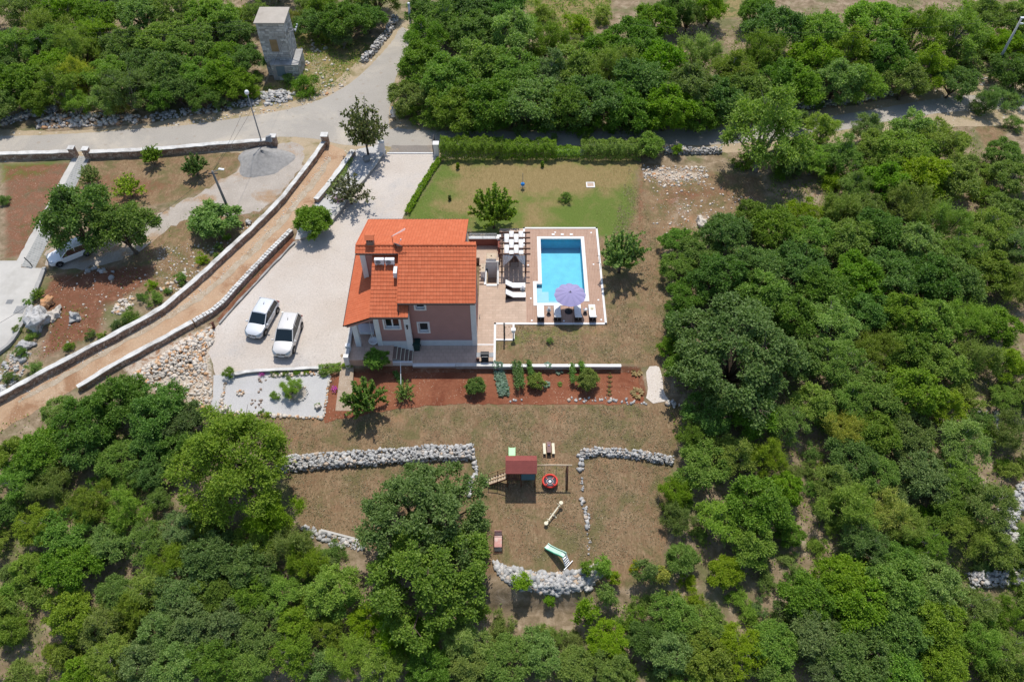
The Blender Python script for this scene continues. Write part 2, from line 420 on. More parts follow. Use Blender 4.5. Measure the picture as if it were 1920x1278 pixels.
# the ground sheet: soil, dry grass, lawn, red soil and pale rubble, by weights stored on its points
def ground_mat():
    t = NT('ground')
    co = t.coord()
    at = t.n('ShaderNodeAttribute', attribute_name='cover')
    at2 = t.n('ShaderNodeAttribute', attribute_name='cover_b')
    sep = t.n('ShaderNodeSeparateColor'); t.l(at.outputs['Color'], sep.inputs[0])
    sep2 = t.n('ShaderNodeSeparateColor'); t.l(at2.outputs['Color'], sep2.inputs[0])
    big = t.noise(co, 0.22, 6, 0.6); mid = t.noise(co, 1.1, 6, 0.68, 0.5); fine = t.noise(co, 6.5, 5, 0.72)
    # straw-like streaks in turning directions
    mp = t.n('ShaderNodeMapping'); mp.inputs['Scale'].default_value = (1.0, 0.35, 1); mp.inputs['Rotation'].default_value = (0, 0, 0.7)
    t.l(co, mp.inputs['Vector'])
    straw = t.noise(mp.outputs[0], 5.0, 5, 0.7, 1.6)
    # woodland floor
    floor = t.ramp(mid, [(0.3, (0.13, 0.10, 0.055)), (0.5, (0.24, 0.18, 0.115)), (0.62, (0.33, 0.255, 0.175)), (0.78, (0.43, 0.36, 0.28))])
    floor = t.mix(t.math('MULTIPLY', t.smooth(big, 0.48, 0.62), 0.7), floor, t.ramp(fine, [(0.3, (0.06, 0.085, 0.022)), (0.7, (0.15, 0.165, 0.06))]))
    # dry mown grass
    dry = t.ramp(straw, [(0.28, (0.138, 0.092, 0.048)), (0.5, (0.222, 0.150, 0.084)), (0.72, (0.35, 0.250, 0.150))])
    dry = t.mix(t.math('MULTIPLY', t.smooth(t.noise(co, 0.9, 6, 0.72, 0.5), 0.44, 0.62), 0.6), dry, t.ramp(fine, [(0.3, (0.125, 0.068, 0.037)), (0.7, (0.24, 0.145, 0.082))]))
    dry = t.mix(t.math('MULTIPLY', t.smooth(t.noise(co, 0.42, 7, 0.72, 0.4), 0.46, 0.62), 0.8), dry, t.ramp(fine, [(0.3, (0.075, 0.078, 0.028)), (0.7, (0.165, 0.150, 0.062))]))
    dry = t.mix(t.math('MULTIPLY', t.smooth(t.noise(co, 0.31, 5, 0.6), 0.6, 0.74), 0.65), dry, (0.34, 0.19, 0.105))
    # green lawn, straw-coloured where it is worn
    lawn = t.ramp(fine, [(0.28, (0.078, 0.118, 0.020)), (0.72, (0.140, 0.185, 0.040))])
    worn = t.math('ADD', t.math('MULTIPLY', t.noise(co, 0.42, 6, 0.7, 0.3), 0.75), t.math('MULTIPLY', sep2.outputs[2], 0.42))
    lawn = t.mix(t.math('MULTIPLY', t.smooth(worn, 0.36, 0.68), 0.9), lawn, t.ramp(straw, [(0.3, (0.185, 0.130, 0.055)), (0.7, (0.315, 0.228, 0.110))]))
    red = t.ramp(mid, [(0.3, (0.115, 0.042, 0.022)), (0.55, (0.185, 0.080, 0.045)), (0.75, (0.27, 0.155, 0.095))])
    vo = t.n('ShaderNodeTexVoronoi', i_Scale=5.0); t.l(co, vo.inputs['Vector'])
    chips = t.math('MULTIPLY', t.smooth(vo.outputs['Distance'], 0.2, 0.1), t.smooth(t.noise(co, 0.7, 4), 0.38, 0.6))
    red = t.mix(chips, red, (0.48, 0.38, 0.29))
    pale = t.ramp(fine, [(0.25, (0.30, 0.22, 0.155)), (0.5, (0.46, 0.39, 0.31)), (0.75, (0.60, 0.55, 0.48))])
    pale = t.mix(t.smooth(mid, 0.5, 0.66), pale, (0.25, 0.135, 0.075))
    yellow = t.ramp(straw, [(0.3, (0.15, 0.115, 0.045)), (0.7, (0.33, 0.26, 0.12))])
    yellow = t.mix(t.smooth(mid, 0.48, 0.6), yellow, t.ramp(fine, [(0.3, (0.075, 0.095, 0.025)), (0.7, (0.15, 0.165, 0.05))]))
    def edge(w):    # break the soft border of a cover up with noise
        s_ = t.math('ADD', w, t.math('MULTIPLY', t.math('SUBTRACT', t.math('ADD', t.math('MULTIPLY', mid, 0.6), t.math('MULTIPLY', fine, 0.4)), 0.5), 1.1))
        e = t.smooth(s_, 0.36, 0.64)
        return t.math('MULTIPLY', e, t.smooth(w, 0.0, 0.08))
    c = floor
    c = t.mix(edge(sep2.outputs[0]), c, yellow)
    c = t.mix(edge(sep.outputs[1]), c, dry)
    c = t.mix(edge(sep.outputs[0]), c, lawn)
    c = t.mix(edge(sep.outputs[2]), c, red)
    c = t.mix(edge(sep2.outputs[1]), c, pale)
    hgt = t.math('ADD', t.math('MULTIPLY', fine, 0.5), straw)
    return t.done(t.pbr(c, 0.95, 0.15, 0, t.bump(hgt, 0.55, 0.06)))
M['ground'] = ground_mat()

def in_poly(px, py, poly):
    inside = np.zeros(px.shape, bool)
    n = len(poly); j = n - 1
    for i in range(n):
        xi, yi = poly[i]; xj, yj = poly[j]
        if yi != yj:
            c = ((yi > py) != (yj > py)) & (px < (xj - xi) * (py - yi) / (yj - yi) + xi)
            inside ^= c
        j = i
    return inside

def dist_poly(px, py, poly, closed=True):
    d = np.full(px.shape, 1e9)
    n = len(poly)
    for i in range(n if closed else n - 1):
        ax, ay = poly[i]; bx, by = poly[(i + 1) % n]
        vx, vy = bx - ax, by - ay
        L = vx * vx + vy * vy + 1e-12
        t = np.clip(((px - ax) * vx + (py - ay) * vy) / L, 0, 1)
        d = np.minimum(d, np.hypot(px - ax - t * vx, py - ay - t * vy))
    return d

def W(pts):
    return [(p.x, p.y) for p in (G(u, v) for u, v in pts)]

def make_ground():
    def axis(lo, hi, step, far):
        core = np.arange(lo, hi + step / 2, step)
        out = [step * 1.6]
        while sum(out) < far: out.append(out[-1] * 1.45)
        cs = np.cumsum(out)
        return np.concatenate([(lo - cs)[::-1], core, hi + cs])
    xs = axis(-74, 74, 0.3, 700); ys = axis(12, 108, 0.3, 600)
    X, Y = np.meshgrid(xs, ys)
    Z = hz(X, Y)
    cover = np.zeros(X.shape + (4,), np.float32); cover_b = np.zeros_like(cover)
    cover[..., 3] = 1; cover_b[..., 3] = 1
    def paint(arr, ch, pts, soft=0.8, k=1.0):
        poly = W(pts)
        ax = np.array(poly)
        m = (X > ax[:, 0].min() - 4) & (X < ax[:, 0].max() + 4) & (Y > ax[:, 1].min() - 4) & (Y < ax[:, 1].max() + 4)
        x, y = X[m], Y[m]
        sd = np.where(in_poly(x, y, poly), 1, -1) * dist_poly(x, y, poly)
        w = np.clip(sd / soft * 0.5 + 0.5, 0, 1) * k
        a = arr[..., ch]; a[m] = np.maximum(a[m], w)
    def erase(ch, pts, arr=None, soft=0.8):
        arr = cover if arr is None else arr
        poly = W(pts); ax = np.array(poly)
        m = (X > ax[:, 0].min() - 4) & (X < ax[:, 0].max() + 4) & (Y > ax[:, 1].min() - 4) & (Y < ax[:, 1].max() + 4)
        x, y = X[m], Y[m]
        sd = np.where(in_poly(x, y, poly), 1, -1) * dist_poly(x, y, poly)
        a = arr[..., ch]; a[m] = a[m] * (1 - np.clip(sd / soft * 0.5 + 0.5, 0, 1))
    LAWN, DRY, RED = 0, 1, 2; YEL, PALE = 0, 1
    # dry lawns of the house's lower garden and right of the pool
    paint(cover, DRY, [(480, 775), (760, 745), (1210, 750), (1280, 760), (1265, 860), (1250, 1020), (1240, 1090), (1100, 1110), (940, 1080), (700, 1030), (570, 1000), (520, 850)], 1.0)
    paint(cover, DRY, [(925, 600), (1110, 600), (1125, 430), (1180, 300), (1240, 440), (1260, 620), (1245, 690), (1160, 690), (925, 685)], 0.8)
    paint(cover, DRY, [(1180, 300), (1430, 330), (1440, 380), (1240, 470)], 1.0, 0.8)
    # the green back lawn
    paint(cover, LAWN, [(835, 295), (1195, 300), (1190, 400), (1170, 440), (1120, 445), (930, 440), (755, 415), (790, 360)], 1.8)
    paint(cover, LAWN, [(930, 606), (1130, 606), (1130, 640), (1000, 650), (940, 672)], 1.6, 0.55)
    paint(cover, LAWN, [(1190, 560), (1240, 560), (1250, 680), (1180, 690)], 1.5, 0.4)
    paint(cover, LAWN, [(1070, 752), (1230, 745), (1220, 800), (1110, 800)], 2.0, 0.46)
    paint(cover, LAWN, [(700, 752), (850, 752), (880, 790), (700, 800)], 2.0, 0.48)
    paint(cover, LAWN, [(400, 780), (600, 785), (640, 800), (420, 800)], 1.0, 0.45)
    paint(cover_b, 2, [(860, 315), (1000, 308), (1185, 310), (1185, 345), (1060, 360), (990, 365), (880, 375), (850, 345)], 2.0)
    paint(cover_b, 2, [(820, 370), (900, 372), (890, 410), (830, 405)], 1.5, 0.7)
    paint(cover_b, 2, [(975, 375), (1040, 370), (1030, 430), (980, 430)], 1.5, 0.6)
    paint(cover, LAWN, [(900, 850), (1080, 850), (1075, 930), (960, 930), (900, 900)], 2.0, 0.46)
    paint(cover, LAWN, [(560, 880), (700, 870), (690, 910), (580, 915)], 2.0, 0.42)
    # rubble and red earth behind the pool
    paint(cover, RED, [(1210, 345), (1280, 330), (1420, 345), (1440, 370), (1300, 400), (1220, 430)], 3.0, 0.56)
    paint(cover, RED, [(1190, 305), (1215, 320), (1215, 430), (1200, 500), (1185, 430)], 0.8, 0.5)
    paint(cover_b, PALE, [(1208, 312), (1320, 318), (1315, 340), (1250, 345), (1208, 332)], 1.4, 0.75)
    paint(cover_b, PALE, [(1235, 345), (1300, 350), (1330, 400), (1290, 440), (1240, 470), (1225, 420)], 3.0, 0.5)
    paint(cover_b, PALE, [(1205, 480), (1240, 470), (1245, 520), (1215, 520)], 1.0, 0.4)
    paint(cover_b, PALE, [(1300, 395), (1345, 400), (1320, 440), (1285, 430)], 1.0, 0.55)
    paint(cover_b, PALE, [(1440, 340), (1560, 350), (1570, 400), (1450, 400)], 1.6, 0.42)
    # red bed's surroundings
    paint(cover, RED, [(615, 700), (730, 690), (1200, 690), (1215, 745), (900, 752), (700, 762), (610, 780)], 0.5)
    # field at the top
    paint(cover_b, YEL, [(970, -20), (1150, -20), (1140, 40), (1100, 70), (1000, 55)], 2.0)
    paint(cover_b, YEL, [(1270, -20), (1420, -20), (1420, 30), (1290, 40)], 2.0)
    paint(cover_b, YEL, [(545, 60), (620, 60), (700, 80), (740, 50), (650, 150), (580, 190), (500, 200), (480, 160), (545, 140)], 1.2, 0.8)
    paint(cover_b, PALE, [(560, 80), (600, 85), (640, 140), (600, 180), (560, 185), (570, 150)], 1.4, 0.45)
    # left orchard
    paint(cover, RED, [(0, 305), (145, 300), (60, 480), (0, 495)], 0.8, 0.55)
    paint(cover, LAWN, [(0, 305), (110, 300), (90, 330), (0, 345)], 1.2, 0.8)
    paint(cover, LAWN, [(0, 355), (40, 350), (30, 480), (0, 480)], 1.5, 0.42)
    paint(cover, DRY, [(165, 300), (400, 285), (480, 275), (430, 340), (330, 380), (100, 420)], 0.8, 0.75)
    paint(cover, RED, [(170, 310), (330, 330), (350, 350), (250, 390), (120, 430)], 1.5, 0.48)
    paint(cover, DRY, [(340, 400), (520, 390), (470, 430), (330, 560), (200, 560), (250, 460)], 1.2, 0.75)
    paint(cover, RED, [(90, 510), (230, 490), (310, 490), (280, 540), (210, 580), (200, 630), (110, 670), (60, 690), (80, 600), (60, 560)], 1.2, 0.62)
    paint(cover_b, PALE, [(0, 660), (50, 640), (60, 700), (0, 745)], 1.0, 0.6)
    paint(cover_b, PALE, [(270, 450), (340, 440), (360, 470), (300, 520), (250, 520)], 1.6, 0.42)
    paint(cover_b, PALE, [(440, 280), (520, 262), (610, 262), (560, 330), (500, 400), (440, 440), (440, 370)], 0.9, 0.4)
    paint(cover, DRY, [(540, 262), (612, 258), (605, 280), (545, 300)], 0.8, 0.6)
    paint(cover, RED, [(548, 440), (556, 452), (412, 606), (398, 604), (450, 545), (500, 490)], 0.4, 0.75)
    paint(cover_b, PALE, [(80, 560), (230, 545), (330, 470), (420, 450), (330, 560), (210, 620), (110, 665)], 2.5, 0.36)
    # heap of stones and gravel garden surroundings
    paint(cover_b, PALE, [(395, 610), (400, 700), (400, 770), (360, 760), (250, 720), (230, 690), (320, 640)], 1.0, 0.9)
    paint(cover, RED, [(300, 650), (330, 640), (320, 700), (230, 700)], 1.0, 0.5)
    # clearings in the wood
    paint(cover_b, YEL, [(1500, 930), (1540, 920), (1545, 1010), (1500, 1030)], 1.0, 0.45)
    paint(cover_b, PALE, [(1300, 1110), (1480, 1110), (1480, 1170), (1330, 1190)], 1.5, 0.35)
    paint(cover_b, PALE, [(940, 1110), (1100, 1120), (1180, 1160), (1130, 1200), (960, 1170)], 1.5, 0.35)
    paint(cover, DRY, [(1820, 230), (1890, 235), (1880, 300), (1850, 290)], 1.0, 0.8)
    paint(cover_b, PALE, [(1840, 770), (1920, 720), (1920, 1120), (1850, 1000)], 2.0, 0.35)
    paint(cover_b, PALE, [(0, 1000), (120, 1090), (130, 1200), (0, 1180)], 2.0, 0.3)
    # hole under the pool and beside the house (built there as real basins)
    ny, nx = X.shape
    co = np.stack([X, Y, Z], -1).reshape(-1, 3)
    i = np.arange(ny * nx).reshape(ny, nx)
    q = np.stack([i[:-1, :-1], i[:-1, 1:], i[1:, 1:], i[1:, :-1]], -1).reshape(-1, 4)
    cx = X[:-1, :-1] + 0.15; cy = Y[:-1, :-1] + 0.15
    hole = ((cx > 2.3) & (cx < 7.2) & (cy > 48.8) & (cy < 57.7)) | ((cx > -2.45) & (cx < -1.4) & (cy > 51.3) & (cy < 53.5))
    q = q[~hole.reshape(-1)]
    me = np_mesh('ground', co, q, M['ground'], True)
    for nm, arr in (('cover', cover), ('cover_b', cover_b)):
        a = me.color_attributes.new(nm, 'FLOAT_COLOR', 'POINT')
        a.data.foreach_set('color', arr.reshape(-1))
    o = link('ground', me); tag(o, kind='structure')
make_ground()

def resample(poly, step, closed=True):
    out = []
    n = len(poly)
    for i in range(n if closed else n - 1):
        a = Vector(poly[i]); b = Vector(poly[(i + 1) % n])
        k = max(1, int((b - a).length / step))
        for j in range(k): out.append(a.lerp(b, j / k))
    if not closed: out.append(Vector(poly[-1]))
    return out

def smooth_line(pts, it=2):
    pts = [Vector(p) for p in pts]
    for _ in range(it):
        out = [pts[0]]
        for a, b in zip(pts[:-1], pts[1:]):
            out += [a.lerp(b, 0.25), a.lerp(b, 0.75)]
        out.append(pts[-1]); pts = out
    return pts

def sheet(name, poly, mat, up=0.008, step=0.8, jit=0.0, zfun=None, kind='structure', seed=1):
    """a thin draped surface: outline in world x, y"""
    r = random.Random(seed)
    pts = resample(poly, min(step, 0.45) if jit else step)
    pts = [Vector((p.x + r.uniform(-jit, jit), p.y + r.uniform(-jit, jit))) for p in pts]
    nb = len(pts)
    xs = [p.x for p in pts]; ys = [p.y for p in pts]
    gx, gy = np.meshgrid(np.arange(min(xs) + step / 2, max(xs), step), np.arange(min(ys) + step / 2, max(ys), step))
    gx, gy = gx.ravel(), gy.ravel()
    pl = [(p.x, p.y) for p in pts]
    ok = in_poly(gx, gy, pl)
    ok &= dist_poly(gx, gy, pl) > step * 0.3
    allp = pts + [Vector((a, b)) for a, b in zip(gx[ok], gy[ok])]
    vs_, es_, fs_, *_r = delaunay_2d_cdt(allp, [(i, (i + 1) % nb) for i in range(nb)], [], 1, 1e-5)
    zf = zfun or h1
    me = bpy.data.meshes.new(name)
    me.from_pydata([(p.x, p.y, zf(p.x, p.y) + up) for p in vs_], [], fs_)
    me.materials.append(mat)
    bm = bmesh.new(); bm.from_mesh(me)
    for f in bm.faces:
        if f.normal.z < 0: f.normal_flip()
    bm.to_mesh(me); bm.free()
    me.polygons.foreach_set('use_smooth', [True] * len(me.polygons))
    o = link(name, me)
    return tag(o, kind=kind)

def smooth_poly(px, it=1):
    pts = [Vector(p) for p in W(px)]
    for _ in range(it):
        out = []
        for i in range(len(pts)):
            a, b = pts[i], pts[(i + 1) % len(pts)]
            out += [a.lerp(b, 0.25), a.lerp(b, 0.75)]
        pts = out
    return pts

# verges first, then the asphalt on them
sheet('road_verge', smooth_poly([(-60, 232), (0, 243), (120, 248), (250, 236), (380, 215), (480, 200), (560, 190), (620, 160), (665, 120), (705, 85), (742, 45), (765, 30), (790, 45), (752, 140), (722, 215), (840, 238), (1100, 228), (1345, 222), (1560, 205), (1700, 180), (1800, 158), (1930, 158), (2000, 165), (2000, 240), (1820, 235), (1700, 245), (1560, 270), (1350, 290), (1090, 285), (830, 300), (700, 290), (640, 330), (560, 300), (470, 285), (300, 290), (0, 305), (-60, 310)]), M['verge'], 0.006, 1.2, 0.12, seed=3)
sheet('road', smooth_poly([(-60, 255), (0, 256), (120, 252), (250, 243), (380, 232), (480, 216), (560, 202), (630, 175), (680, 138), (712, 105), (738, 75), (752, 50), (762, 55), (770, 75), (756, 110), (740, 150), (728, 215), (730, 245), (745, 262), (725, 272), (660, 275), (600, 262), (540, 255), (480, 262), (300, 278), (150, 285), (0, 291), (-60, 292)]), M['asphalt'], 0.012, 1.2, 0.06, seed=4)
sheet('back_road', smooth_poly([(722, 240), (800, 245), (900, 247), (1090, 247), (1250, 244), (1345, 241), (1450, 232), (1560, 218), (1660, 202), (1740, 187), (1830, 177), (1920, 176), (2000, 178), (2000, 206), (1920, 204), (1830, 206), (1740, 214), (1650, 230), (1560, 248), (1450, 262), (1345, 272), (1250, 273), (1090, 273), (940, 272), (840, 272), (722, 278), (690, 262)]), M['asphalt'], 0.016, 1.2, 0.05, seed=5)
# the dirt lane between the two stone walls
sheet('dirt_lane', smooth_poly([(612, 268), (655, 285), (640, 318), (612, 352), (590, 378), (545, 432), (498, 478), (448, 530), (411, 572), (362, 600), (298, 637), (212, 684), (140, 730), (60, 775), (-40, 830), (-40, 765), (0, 745), (92, 698), (170, 660), (236, 625), (304, 588), (337, 561), (384, 521), (441, 468), (484, 428), (530, 385), (572, 320), (598, 285)]), M['lane'], 0.008, 0.8, 0.08, seed=6)
sheet('lane_crown', smooth_poly([(622, 295), (612, 318), (585, 352), (556, 392), (512, 440), (462, 490), (420, 528), (380, 560), (330, 592), (262, 628), (190, 668), (120, 710), (40, 755), (36, 748), (116, 703), (186, 661), (256, 621), (324, 584), (373, 552), (412, 520), (454, 482), (504, 432), (548, 384), (577, 346), (604, 312), (616, 293)]), surf('stony_lane_crown', (0.36, 0.28, 0.19), (0.46, 0.39, 0.30), (0.30, 0.21, 0.13), ((0.62, 0.56, 0.47), 4.5), 1.2, 7, 0.8, 9), 0.02, 0.7, 0.14, seed=26)
# driveway and its foot
sheet('driveway', [tuple(p) for p in W([(722, 288), (822, 288), (800, 330), (762, 398), (742, 430), (735, 445)])] + [(-13.6, 54.5), (-13.9, 44.2), (-13.95, 41.3)] + [tuple(p) for p in W([(640, 688), (560, 693), (470, 698), (440, 700), (405, 706), (392, 660), (398, 622), (415, 602), (470, 540), (553, 452), (580, 448), (630, 412), (655, 370), (690, 330)])], M['drive'], 0.012, 0.8, 0.08, seed=7)
sheet('driveway_apron', W([(735, 273), (815, 273), (819, 288.5), (728, 288.5)]), surf('dark_gravel', (0.20, 0.18, 0.16), (0.27, 0.24, 0.21), (0.40, 0.30, 0.20)), 0.02, 0.8, 0.05, seed=8)
sheet('planted_strip', W([(668, 281), (716, 270), (722, 288), (690, 328), (655, 368), (628, 408), (580, 446), (553, 450), (560, 425), (596, 378), (642, 318)]), M['white_gravel'], 0.02, 0.8, 0.03, seed=9)
sheet('gravel_garden', smooth_poly([(400, 703), (470, 697), (560, 698), (619, 700), (617, 720), (607, 782), (540, 780), (470, 775), (395, 771), (400, 735)], 0), M['white_gravel'], 0.016, 0.5, 0.06, seed=10)
sheet('vegetable_bed', [(-15.0, 41.3), (-14.4, 41.4), (-9, 41.5), (9.6, 41.5), (10.9, 41.0), (11.2, 38.4), (9.0, 38.1), (2, 38.1), (-4, 38.2), (-7, 38.0), (-10.5, 37.6), (-14.2, 36.8), (-15.6, 36.5), (-15.9, 38.4)], M['bed'], 0.02, 0.4, 0.09, seed=11)
sheet('white_chip_path', smooth_poly([(1212, 688), (1236, 684), (1240, 700), (1246, 740), (1258, 752), (1212, 756), (1214, 720)], 1), M['white_path'], 0.03, 0.5, 0.06, seed=12)
# left plot: track, paths, paved court
sheet('gravel_track', smooth_poly([(470, 300), (520, 268), (560, 268), (575, 300), (540, 350), (500, 390), (440, 410), (380, 400), (330, 420), (270, 470), (170, 505), (95, 500), (80, 480), (120, 450), (230, 440), (300, 400), (380, 360), (430, 330)]), M['dusty'], 0.008, 0.8, 0.28, seed=13)
sheet('stepped_path_edge', W([(138, 293), (150, 293), (52, 496), (28, 496)]), M['concrete'], 0.012, 0.8, 0.05, seed=14)
sheet('paved_path', W([(149, 293), (170, 293), (66, 503), (40, 500)]), M['slate'], 0.02, 0.8, 0, seed=15)
sheet('paved_court', W([(-60, 489), (42, 489), (40, 502), (85, 503), (62, 560), (40, 615), (10, 655), (-60, 680)]), M['concrete'], 0.024, 0.8, 0, seed=16)
# ------------------------------------------------------------------ the house
def tile_mat():
    t = NT('orange_roof_tile')
    geo = t.n('ShaderNodeNewGeometry')
    c = t.ramp(geo.outputs['Random Per Island'], [(0, (0.49, 0.122, 0.050)), (0.6, (0.515, 0.132, 0.055)), (1, (0.55, 0.150, 0.066))])
    c = t.mix(t.math('MULTIPLY', t.smooth(t.noise(t.coord(), 0.7, 5, 0.6), 0.52, 0.75), 0.18), c, (0.40, 0.12, 0.06))
    return t.done(t.pbr(c, 0.75, 0.25, 0, t.bump(t.noise(t.coord(), 25, 3), 0.15, 0.01)))
M['tile'] = tile_mat()

def tile_field(O, U, V, width, length, tw=0.27, course=0.335, lift=0.05):
    """overlapping wavy tiles on a roof plane; O lower corner, U along the eave, V up the slope"""
    O, U, V = Vector(O), Vector(U).normalized(), Vector(V).normalized()
    N = U.cross(V).normalized()
    if N.z < 0: N = -N
    nx = max(1, round(width / tw)); tw = width / nx
    ny = max(1, round(length / course)); course = length / ny
    prof = [(0.0, 0.004), (0.12, 0.022), (0.30, 0.034), (0.48, 0.022), (0.62, 0.006), (0.97, 0.004)]
    k = len(prof)
    vs, fs = [], []
    for j in range(ny):
        for i in range(nx):
            b = len(vs)
            for (vv, dz) in ((j * course - 0.03, lift), (j * course - 0.03, 0.012), ((j + 1) * course + 0.02, 0.012)):
                for (a, h) in prof:
                    p = O + U * ((i + a) * tw) + V * vv + N * (h * (1 if dz == lift or vv > j * course else 0.3) + dz)
                    vs.append(p)
            for a in range(k - 1):
                fs.append((b + a, b + a + 1, b + 2 * k + a + 1, b + 2 * k + a))   # weather face
                fs.append((b + k + a, b + k + a + 1, b + a + 1, b + a))           # exposed lower lip
    return vs, fs, N

def yz_prism(mb, poly, x0, x1):
    n = len(poly)
    vs = [(x0, y, z) for y, z in poly] + [(x1, y, z) for y, z in poly]
    fs = [tuple(range(n)), tuple(reversed(range(n, 2 * n)))] + [(i, n + i, n + (i + 1) % n, (i + 1) % n) for i in range(n)]
    mb.add(vs, fs)

def wall_holes(mb, x0, x1, z0, z1, y, th, holes):
    """a wall facing -y with rectangular openings (hx0, hx1, hz0, hz1)"""
    xs = sorted({x0, x1, *[h[0] for h in holes], *[h[1] for h in holes]})
    for a, b in zip(xs[:-1], xs[1:]):
        cuts = sorted([(h[2], h[3]) for h in holes if h[0] <= a + 1e-6 and h[1] >= b - 1e-6])
        z = z0
        for c0, c1 in cuts:
            if c0 > z: mb.bb(a, b, y, y + th, z, c0)
            z = c1
        if z < z1: mb.bb(a, b, y, y + th, z, z1)

SL = 0.445
def zmain(y): return 8.0 - SL * abs(48.4 - y)
def zwing(y): return 5.03 + SL * (y - 43.0)

house = thing('house', 'two storey house with orange tiled roof and pink walls in the centre of the plot', 'house', (-8, 48, 0))
def hp(mb, name, mat, parent=None, **kw):
    """house parts are modelled in world coordinates"""
    o = mb.build(name, mat, house if parent is None else parent, **kw)
    o.location = Vector((8, -48, 0)) if parent is None else Vector((0, 0, 0))
    return o

WIN_MAIN = [(-8.02, -7.2, 1.85, 3.05), (-8.05, -7.3, 4.86, 5.5)]
WIN_WING = [(-10.75, -9.5, 3.12, 4.4)]
w = MB()
wall_holes(w, -8.66, -3.1, 0.72, 5.72, 44.05, 0.3, WIN_MAIN)
yz_prism(w, [(44.35, 0), (48.6, 0), (48.6, 7.7), (48.4, 7.82), (44.35, zmain(44.35) - 0.16)], -9.2, -3.1)
yz_prism(w, [(44.04, 4.9), (44.36, 4.9), (44.36, zmain(44.36) - 0.16), (44.04, zmain(44.04) - 0.16)], -9.2, -8.66)
yz_prism(w, [(48.0, 0), (54.1, 0), (54.1, zmain(54.1) - 0.2), (48.4, 7.82), (48.0, 7.62)], -12.84, -4.2)
wall_holes(w, -11.6, -8.67, 1.4, 4.96, 43.4, 0.3, WIN_WING)
yz_prism(w, [(43.7, 0), (48.02, 0), (48.02, zwing(48.02) - 0.16), (43.7, zwing(43.7) - 0.16)], -11.6, -8.68)
yz_prism(w, [(46.2, 0), (51.3, 0), (51.3, 3.75), (46.2, 3.75)], -13.75, -11.6)
hp(w, 'wall', M['pink_wall'])
# porch beam and soffit
b = MB(); b.add([(-13.95, 43.15, 3.82), (-11.6, 43.15, 4.86), (-11.6, 43.15, 4.45), (-13.95, 43.15, 3.45), (-13.95, 43.4, 3.82), (-11.6, 43.4, 4.86), (-11.6, 43.4, 4.45), (-13.95, 43.4, 3.45)],
                [(0, 3, 2, 1), (4, 5, 6, 7), (0, 1, 5, 4), (3, 7, 6, 2), (0, 4, 7, 3), (1, 2, 6, 5)])
b.bb(-13.9, -13.6, 43.4, 46.2, 3.45, 3.78)
hp(b, 'porch_beam', M['pink_wall'])
# white plinth, corner pilasters and porch pillar
p = MB(); p.bb(-8.66, -3.1, 44.0, 44.35, 0, 0.72)
p.bb(-11.6, -8.67, 43.36, 43.7, 0, 1.4)
hp(p, 'plinth', M['plinth'])
for (x0, x1, y0, y1, z0, z1) in [(-3.5, -3.06, 43.97, 44.4, 0, 5.85), (-9.12, -8.62, 43.33, 43.75, 0, 5.0), (-11.66, -11.22, 43.3, 43.75, 0.85, 4.5),
                                 (-13.55, -13.1, 43.2, 43.62, 0.85, 3.75), (-12.88, -12.42, 47.93, 48.3, 4.3, 7.6), (-4.6, -4.15, 53.7, 54.16, 0, 5.3)]:
    q = MB(); q.bb(x0, x1, y0, y1, z0, z1); hp(q, 'pilaster', M['white_wall'], bevel=0.015)
# windows: surround, sill, frame, glass
def window(hole, y, panes):
    x0, x1, z0, z1 = hole
    f = MB(); s = 0.14
    f.bb(x0 - s, x0, y - 0.04, y + 0.02, z0 - s, z1 + s); f.bb(x1, x1 + s, y - 0.04, y + 0.02, z0 - s, z1 + s)
    f.bb(x0, x1, y - 0.04, y + 0.02, z1, z1 + s)
    o = hp(f, 'window', M['white_wall'])
    q = MB(); q.bb(x0, x1, y - 0.06, y + 0.24, z0 - s, z0 + 0.012); hp(q, 'sill', M['white_wall'], o)
    q = MB(); t_ = 0.08
    q.bb(x0, x0 + t_, y + 0.17, y + 0.235, z0 + 0.014, z1); q.bb(x1 - t_, x1, y + 0.17, y + 0.235, z0 + 0.014, z1)
    q.bb(x0 + t_, x1 - t_, y + 0.17, y + 0.235, z1 - t_, z1); q.bb(x0 + t_, x1 - t_, y + 0.17, y + 0.235, z0 + 0.014, z0 + 0.014 + t_)
    if panes == 2: q.bb((x0 + x1) / 2 - 0.06, (x0 + x1) / 2 + 0.06, y + 0.172, y + 0.234, z0 + t_ + 0.014, z1 - t_)
    hp(q, 'frame', M['pvc'], o)
    xm = (x0 + x1) / 2
    for (a, c) in ([(x0 + t_, x1 - t_)] if panes == 1 else [(x0 + t_, xm - 0.06), (xm + 0.06, x1 - t_)]):
        q = MB(); q.bb(a, c, y + 0.2, y + 0.215, z0 + t_ + 0.014, z1 - t_); hp(q, 'pane', M['glass'], o)
window(WIN_MAIN[0], 44.05, 1); window(WIN_MAIN[1], 44.05, 1); window(WIN_WING[0], 43.4, 2)

